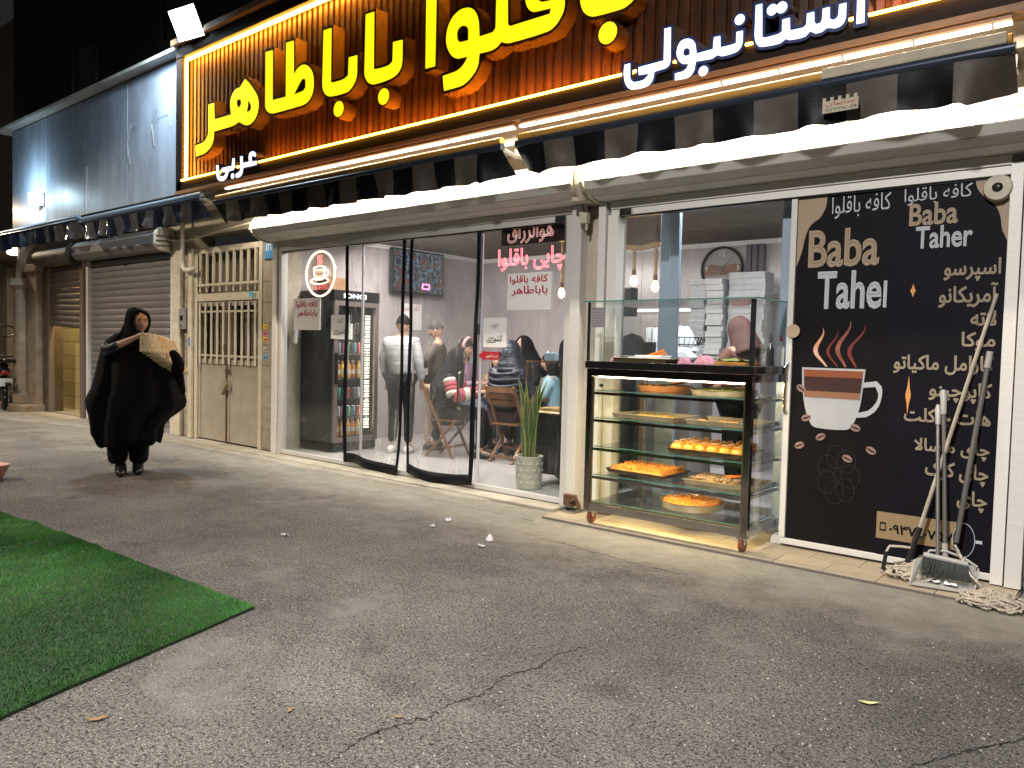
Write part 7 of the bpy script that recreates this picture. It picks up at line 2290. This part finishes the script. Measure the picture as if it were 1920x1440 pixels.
# thickness skirt
sk_ = MB()
pts = [turf_pt(0, k / 60) for k in range(60, -1, -1)] + [turf_pt(k / 160, 0) for k in range(1, 161)]
sk_.grid(lambda u, v: (lambda p: (p[0], p[1], p[2] * (1 - v) + 0.001 * v))(pts[min(len(pts) - 1, int(round(u * (len(pts) - 1))))]), len(pts) - 1, 1)
sk_.build('turf_edge', M_back, tf)
NB = 240000
rg_ = np.random.default_rng(5)
GU, GV = 400, 200
gu = np.linspace(0, 1, GU + 1)
gv = np.linspace(0, 1, GV + 1)
tab = np.array([[turf_pt(a_, b_) for b_ in gv] for a_ in gu])
ux = rg_.random(NB)**1.25
vx = rg_.random(NB)**1.15
fu, fv = ux * GU, vx * GV
iu, iv = np.minimum(fu.astype(int), GU - 1), np.minimum(fv.astype(int), GV - 1)
du, dv_ = (fu - iu)[:, None], (fv - iv)[:, None]
P = (tab[iu, iv] * (1 - du) * (1 - dv_) + tab[iu + 1, iv] * du * (1 - dv_) + tab[iu, iv + 1] * (1 - du) * dv_ + tab[iu + 1, iv + 1] * du * dv_)
ang = rg_.random(NB) * 2 * np.pi
hgt = 0.009 + 0.008 * rg_.random(NB)
wd = 0.0016 + 0.0010 * rg_.random(NB)
# pile lies in patches of a common direction
ld = 2.0 * np.sin(P[:, 0] * 2.3 + 1.0) + 1.4 * np.cos(P[:, 1] * 2.9)
lean_x = 0.0055 * np.cos(ld) + 0.010 * (rg_.random(NB) - 0.5)
lean_y = 0.0055 * np.sin(ld) + 0.010 * (rg_.random(NB) - 0.5)
va = P + np.stack([np.cos(ang) * wd, np.sin(ang) * wd, np.zeros(NB) - 0.001], 1)
vb = P - np.stack([np.cos(ang) * wd, np.sin(ang) * wd, np.zeros(NB) + 0.001], 1)
vc = P + np.stack([lean_x, lean_y, hgt], 1)
VV = np.stack([va, vb, vc], 1).reshape(-1, 3) - np.array(wpos(tf))
me = bpy.data.meshes.new('grass_blades')
me.vertices.add(NB * 3)
me.vertices.foreach_set('co', VV.ravel())
me.loops.add(NB * 3)
me.loops.foreach_set('vertex_index', np.arange(NB * 3))
me.polygons.add(NB)
me.polygons.foreach_set('loop_start', np.arange(NB) * 3)
me.polygons.foreach_set('loop_total', np.full(NB, 3))
me.update(calc_edges=True)
me.materials.append(mat('turf_blade', (0.045, 0.19, 0.024), 0.6, rgb2=(0.018, 0.085, 0.012), vs=5))
go = bpy.data.objects.new('grass_blades', me)
COL.objects.link(go)
go.parent = tf
go['kind'] = 'stuff'

# ================================================================ LITTER ON THE ASPHALT
M_lit = mat('white_litter', (0.55, 0.55, 0.57), 0.7)


def scrap(x, y, s_, label, m_=M_lit, name='paper_scrap', cat='litter', seed=0):
    mb = MB()
    mb.grid(lambda u, v: (x + s_ * (u - 0.5) + 0.2 * s_ * nz(v * 3, seed), y + s_ * 0.7 * (v - 0.5) + 0.2 * s_ * nz(u * 3, seed + 1), 0.006 + s_ * 0.55 * abs(nz(u * 2.3, v * 2.3, seed + 5))), 6, 6)
    return put(name, mb, m_, label, cat, solid=0.001)


scrap(-4.967, -2.388, 0.055, 'white paper scrap lying alone nearest the turf', seed=1)
scrap(-4.466, -1.153, 0.055, 'white paper scrap furthest from the camera, below the right door curtain', seed=2)
scrap(-4.402, -1.39, 0.05, 'white paper scrap just below the furthest one', seed=3)
scrap(-3.704, -1.589, 0.055, 'small upright white paper cone beside the crumpled ball', seed=4)
lump(-3.795, -1.392, 0.003, 0.034, 0.03, 0.036, 31, M_lit, 'crumpled_paper', 'crumpled white paper ball on the asphalt', 'litter', 0.6, 12, nu=12, nv=5)
M_leafy = mat('dry_leaf_yellow', (0.50, 0.45, 0.22), 0.6)
M_leafb = mat('dry_leaf_brown', (0.20, 0.12, 0.05), 0.7)


def leaf(x, y, l_, a_, label, m_):
    pts = []
    mb = MB().grid(lambda u, v: (x + l_ * (u - 0.5) * math.cos(a_) - l_ * 0.32 * (v - 0.5) * math.sin(math.pi * u) * math.sin(a_), y + l_ * (u - 0.5) * math.sin(a_) + l_ * 0.32 * (v - 0.5) * math.sin(math.pi * u) * math.cos(a_), 0.006 + 0.15 * l_ * abs(u - 0.5) + 0.1 * l_ * abs(v - 0.5)), 8, 4)
    return put('fallen_leaf', mb, m_, label, 'leaf', smooth=True)


leaf(-0.847, -2.351, 0.085, 0.5, 'yellow fallen leaf on the asphalt in the right foreground', M_leafy)
leaf(-0.31, -1.88, 0.08, 0.9, 'yellow fallen leaf at the right edge of the picture', M_leafy)
leaf(-3.02, -4.53, 0.085, 1.2, 'curled brown fallen leaf just below the edge of the turf', M_leafb)
leaf(-2.55, -4.0, 0.05, 2.1, 'tiny brown fallen leaf in the lower middle of the asphalt', M_leafb)
leaf(-2.2, -3.75, 0.05, 0.3, 'tan fallen leaf right of the lower cracks', M_leafb)
# loose grit and stone chips on the asphalt
rnd = random.Random(4)
gv_ = MB()
for _ in range(5200):
    x = rnd.uniform(-9, 1.2)
    y = -1.0 - 4.2 * rnd.random()
    s_ = rnd.uniform(0.0018, 0.0055)
    a_ = rnd.random() * 6
    gv_.add([(x + s_ * math.cos(a_), y + s_ * math.sin(a_), 0.0), (x - s_ * math.sin(a_), y + s_ * math.cos(a_), 0.0), (x - s_ * math.cos(a_), y - s_ * math.sin(a_), 0.0), (x + s_ * math.sin(a_), y - s_ * math.cos(a_), 0.0), (x, y, s_ * 1.1)],
            [(0, 1, 4), (1, 2, 4), (2, 3, 4), (3, 0, 4)])
tag(gv_.build('grit', mat('grit_stone', (0.30, 0.28, 0.26), 0.8, var=0.4, vs=30), kind='stuff'), 'loose grit and stone chips scattered over the asphalt', 'grit')
put('planter_corner', MB().lathe((-8.95, -3.14, 0.0), [(0.10, 0), (0.16, 0.12), (0.17, 0.16), (0.15, 0.16)], 20), mat('pink_planter', (0.48, 0.26, 0.22), 0.6), 'pinkish planter rim cut off by the left edge of the picture', 'planter', smooth='auto')

# ================================================================ MOPS, BROOM AND DUSTPAN
M_pole = mat('pole_grey', (0.20, 0.19, 0.18), 0.35, metal=0.6, var=0.1, vs=20)
M_pole2 = mat('pole_cream', (0.34, 0.30, 0.24), 0.45, var=0.2, vs=12)
M_mop = mat('mop_yarn', (0.42, 0.37, 0.30), 0.95, rgb2=(0.27, 0.23, 0.18), vs=22, bump=0.4, bs=90)
M_plw = mat('grey_white_plastic', (0.33, 0.32, 0.30), 0.4, var=0.1, vs=8)


def mophead(t, cx, cy, z, spread_x, spread_y, n_, seed):
    n_ = int(n_ * 1.5)
    rnd = random.Random(seed)
    for k in range(n_):
        a_ = rnd.uniform(0, 2 * math.pi)
        L_ = rnd.uniform(0.7, 1.1)
        pts = []
        w1, w2 = rnd.uniform(-1, 1), rnd.uniform(-1, 1)
        for i in range(9):
            q = i / 8
            r_ = q * L_
            aa = a_ + w1 * q * 1.4 + 0.35 * math.sin(q * 9 + k)
            zz = z + (0.085 * (1 - q)**0.8 + 0.018 * math.sin(q * 14 + k) * q) * (0.6 + 0.5 * rnd.random()) + 0.004
            pts.append((cx + spread_x * r_ * math.cos(aa), cy + spread_y * r_ * math.sin(aa), max(z + 0.007, zz)))
        MB().tube(pts, 0.0062, 5).build('yarn', M_mop, t, smooth=True)


mp1 = thing('mop', 'string mop with a long cream pole and bent metal frame, left behind the dustpan', 'mop', (-1.18, -0.26, 0.03))
mophead(mp1, -1.13, -0.26, 0.035, 0.20, 0.13, 58, 1)
MB().tube([(-1.155, -0.16, 0.22), (-0.78, -0.03, 1.87)], 0.0125, 10).build('pole', M_pole2, mp1, smooth='auto')
MB().tube([(-1.185, -0.19, 0.10), (-1.13, -0.145, 0.34)], 0.019, 10).build('grip', M_blk, mp1, smooth='auto')
MB().tube([(-1.15, -0.17, 0.20), (-1.22, -0.20, 0.205), (-1.29, -0.22, 0.20), (-1.305, -0.235, 0.16)], 0.009, 8).build('frame_tube', M_pole2, mp1, smooth='auto')
MB().tube([(-1.305, -0.235, 0.165), (-1.315, -0.26, 0.045)], 0.013, 8).build('frame_grip', M_blk, mp1, smooth='auto')
mp2 = thing('mop', 'string mop with a grey metal pole and yarn spread at the right corner', 'mop', (-0.62, -0.36, 0.0))
mophead(mp2, -0.66, -0.44, 0.006, 0.21, 0.16, 64, 2)
MB().tube([(-0.745, -0.25, 0.10), (-0.915, -0.16, 0.28), (-0.80, -0.035, 1.50)][1:], 0.016, 10).build('pole', M_pole, mp2, smooth='auto')
MB().tube([(-0.92, -0.165, 0.26), (-0.80, -0.30, 0.11), (-0.70, -0.40, 0.06)], 0.013, 8).build('neck', M_pole, mp2, smooth='auto')
MB().tube([(-0.81, -0.045, 1.40), (-0.80, -0.035, 1.505)], 0.020, 10).build('sleeve', M_plw, mp2, smooth='auto')
dp = thing('dustpan', 'long handled grey dustpan standing open in front of the mops', 'dustpan', (-0.93, -0.36, 0.03))
pan = MB()
pan.add([(-1.11, -0.46, 0.035), (-0.77, -0.40, 0.035), (-0.80, -0.20, 0.05), (-1.06, -0.24, 0.05)], [(0, 1, 2, 3)])
pan.add([(-1.11, -0.46, 0.035), (-1.06, -0.24, 0.05), (-1.09, -0.24, 0.17), (-1.12, -0.30, 0.16)], [(0, 1, 2, 3)])
pan.add([(-0.77, -0.40, 0.035), (-0.80, -0.20, 0.05), (-0.78, -0.20, 0.15), (-0.765, -0.26, 0.13)], [(0, 1, 2, 3)])
pan.add([(-1.06, -0.24, 0.05), (-0.80, -0.20, 0.05), (-0.79, -0.20, 0.16), (-1.08, -0.24, 0.17)], [(0, 1, 2, 3)])
pan.build('pan', M_plw, dp, solid=0.007)
MB().tube([(-1.075, -0.235, 0.17), (-1.05, -0.22, 0.215), (-0.96, -0.21, 0.225), (-0.86, -0.205, 0.20), (-0.785, -0.20, 0.155)], 0.008, 8).build('rim', M_plw, dp, smooth='auto')
MB().tube([(-0.965, -0.20, 0.20), (-1.045, -0.06, 1.22)], 0.013, 10).build('handle', M_pole, dp, smooth='auto')
MB().tube([(-1.035, -0.08, 1.09), (-1.045, -0.06, 1.22), (-1.046, -0.058, 1.25)], [0.017, 0.022, 0.012], 10).build('handle_cap', M_plw, dp, smooth='auto')
MB().tube([(-0.962, -0.206, 0.16), (-0.972, -0.188, 0.27)], 0.018, 10).build('socket', M_plw, dp, smooth='auto')
brm = thing('broom', 'black bristled broom standing in the dustpan with a shorter grey handle', 'broom', (-0.93, -0.32, 0.06))
MB().tube([(-0.995, -0.27, 0.20), (-1.075, -0.05, 1.12)], 0.012, 10).build('handle', M_pole, brm, smooth='auto')
MB().tube([(-1.066, -0.075, 1.02), (-1.075, -0.05, 1.12), (-1.077, -0.045, 1.15)], [0.016, 0.018, 0.010], 10).build('handle_cap', M_plw, brm, smooth='auto')
MB().obox((-0.945, -0.30, 0.195), (0.25, 0.05, 0.022), Matrix.Rotation(0.17, 3, 'Z') @ Matrix.Rotation(0.10, 3, 'Y')).build('brush_block', M_plw, brm, bevel=0.006)
rnd = random.Random(9)
br_ = MB()
for k in range(900):
    u = rnd.uniform(-0.12, 0.12)
    w_ = rnd.uniform(-0.022, 0.022)
    bx, by, bz = -0.945 + u * 0.985 - w_ * 0.17, -0.30 + u * 0.17 + w_, 0.19 - u * 0.1
    tx, ty = bx + u * 0.12 + rnd.uniform(-.01, .01), by - 0.03 + w_ * 0.8 + rnd.uniform(-.012, .012)
    br_.add([(bx - 0.0012, by, bz), (bx + 0.0012, by, bz), (tx, ty, 0.060 + rnd.random() * 0.012)], [(0, 1, 2)])
    br_.add([(bx, by - 0.0012, bz), (bx, by + 0.0012, bz), (tx, ty, 0.060 + rnd.random() * 0.012)], [(0, 1, 2)])
bo_ = br_.build('bristles', mat('green_black_bristle', (0.012, 0.016, 0.013), 0.6), brm, kind='stuff')
br_ = MB()
for k in range(240):
    a_ = rnd.uniform(2.7, 4.3)
    l_ = rnd.uniform(0.10, 0.17)
    bx, by, bz = -1.09 + rnd.uniform(-.02, .03), -0.20, 0.17
    br_.add([(bx, by, bz), (bx + 0.0015, by, bz + 0.001), (bx + l_ * math.cos(a_) * 0.6, by + rnd.uniform(-.05, .02), max(0.03, bz - l_ * 0.8 + rnd.uniform(-.03, .03)))], [(0, 1, 2)])
br_.build('straggling_bristles', mat('brown_bristle', (0.10, 0.07, 0.045), 0.7), brm, kind='stuff')
for x, y, s_, l in ((-0.99, -0.37, 0.06, 'white paper scrap in the left of the dustpan'), (-0.90, -0.365, 0.075, 'larger white paper scrap in the middle of the dustpan')):
    mb = MB().grid(lambda u, v: (x + s_ * (u - 0.5), y + s_ * 0.5 * (v - 0.5), 0.055 + 0.4 * s_ * abs(nz(u * 2, v * 2, x * 9))), 5, 5)
    put('paper_scrap', mb, M_lit, l, 'litter', solid=0.001)

# ================================================================ MOTORCYCLE AT FAR LEFT
mc = thing('motorcycle', 'dark motorcycle parked tail first beside the stone column', 'motorcycle', (-18.15, -0.25, 0.0))


def mw(a_, l_, z):        # a_: sideways, l_: backwards along +x towards the camera
    return (-17.95 + l_ * 0.9, -0.25 + a_ + l_ * -0.25, z)


for l_ in (0.55, -0.75):
    wv = MB().tube([mw(0.29 * 0 + 0.0, l_ + 0.25 * math.cos(q), 0.30 + 0.25 * math.sin(q)) for q in [2 * math.pi * k / 24 for k in range(25)]], 0.055, 8)
    wo_ = wv.build('wheel', M_blk, mc, smooth=True)
    MB().tube([mw(-0.03, l_, 0.30), mw(0.03, l_, 0.30)], 0.14, 12).build('hub', M_steel, wo_)
    sp_ = MB()
    for k in range(6):
        sp_.bar(mw(0, l_, 0.30), mw(0, l_ + 0.22 * math.cos(k * 1.047), 0.30 + 0.22 * math.sin(k * 1.047)), 0.02)
    sp_.build('spokes', M_steel, wo_)
bd_ = skin([[(*mw(0, 0.75, 0.72), 0.09), (*mw(0, 0.35, 0.80), 0.15), (*mw(0, -0.05, 0.78), 0.14), (*mw(0, -0.40, 0.88), 0.15), (*mw(0, -0.70, 0.85), 0.08)], [(*mw(0, -0.05, 0.78), 0.14), (*mw(0, -0.1, 0.45), 0.17)]])
MB().add(*bd_).build('bodywork', mat('gloss_black', (0.015, 0.015, 0.02), 0.15, coat=0.6), mc, smooth=True)
MB().obox(mw(0, 0.35, 0.97), (0.7, 0.26, 0.08)).build('seat', M_blk, mc, bevel=0.03)
MB().bar(mw(0, -0.62, 0.95), mw(0, -0.78, 0.30), 0.07).build('fork', M_steel, mc)
MB().tube([mw(-0.33, -0.45, 1.08), mw(-0.15, -0.52, 1.04), mw(0.15, -0.52, 1.04), mw(0.33, -0.45, 1.08)], 0.018, 8).build('handlebar', M_blk, mc)
for s_ in (-1, 1):
    MB().tube([mw(s_ * 0.25, -0.5, 1.06), mw(s_ * 0.28, -0.5, 1.24)], 0.008, 6).ball(mw(s_ * 0.28, -0.5, 1.27), (0.03, 0.07, 0.045)).build('mirror', M_blk, mc, smooth=True)
MB().obox(mw(0, 0.86, 0.56), (0.02, 0.24, 0.15)).build('number_plate', M_white, mc)
MB().obox(mw(0, 0.83, 0.74), (0.05, 0.16, 0.06)).build('tail_light', mat('red_lens', (0.35, 0.02, 0.02), 0.2), mc, bevel=0.01)
MB().obox(mw(0, 0.70, 0.62), (0.5, 0.10, 0.04), Matrix.Rotation(0.5, 3, 'Y')).build('mudguard', M_blk, mc)
MB().tube([mw(0.18, 0.65, 0.36), mw(0.16, 0.0, 0.28)], 0.05, 10).build('exhaust', M_steel, mc, smooth='auto')
MB().bar(mw(-0.15, 0.1, 0.30), mw(-0.34, 0.15, 0.0), 0.02).build('stand', M_steel, mc)
# wire hoop ornament on the wall beyond
sg_ = thing('hoop_rack', 'thin black metal hoop rack standing behind the motorcycle', 'rack', (-17.9, -0.25, 0))
MB().tube([(-17.9 + 0.0, -0.25 + 0.22 * math.cos(q), 1.56 + 0.11 * math.sin(q)) for q in [2 * math.pi * k / 20 for k in range(21)]], 0.014, 6).tube([(-17.9, -0.25, 0), (-17.9, -0.25, 1.45)], 0.010, 6).build('frame', M_blk, sg_)
print('OBJS', len(bpy.data.objects))
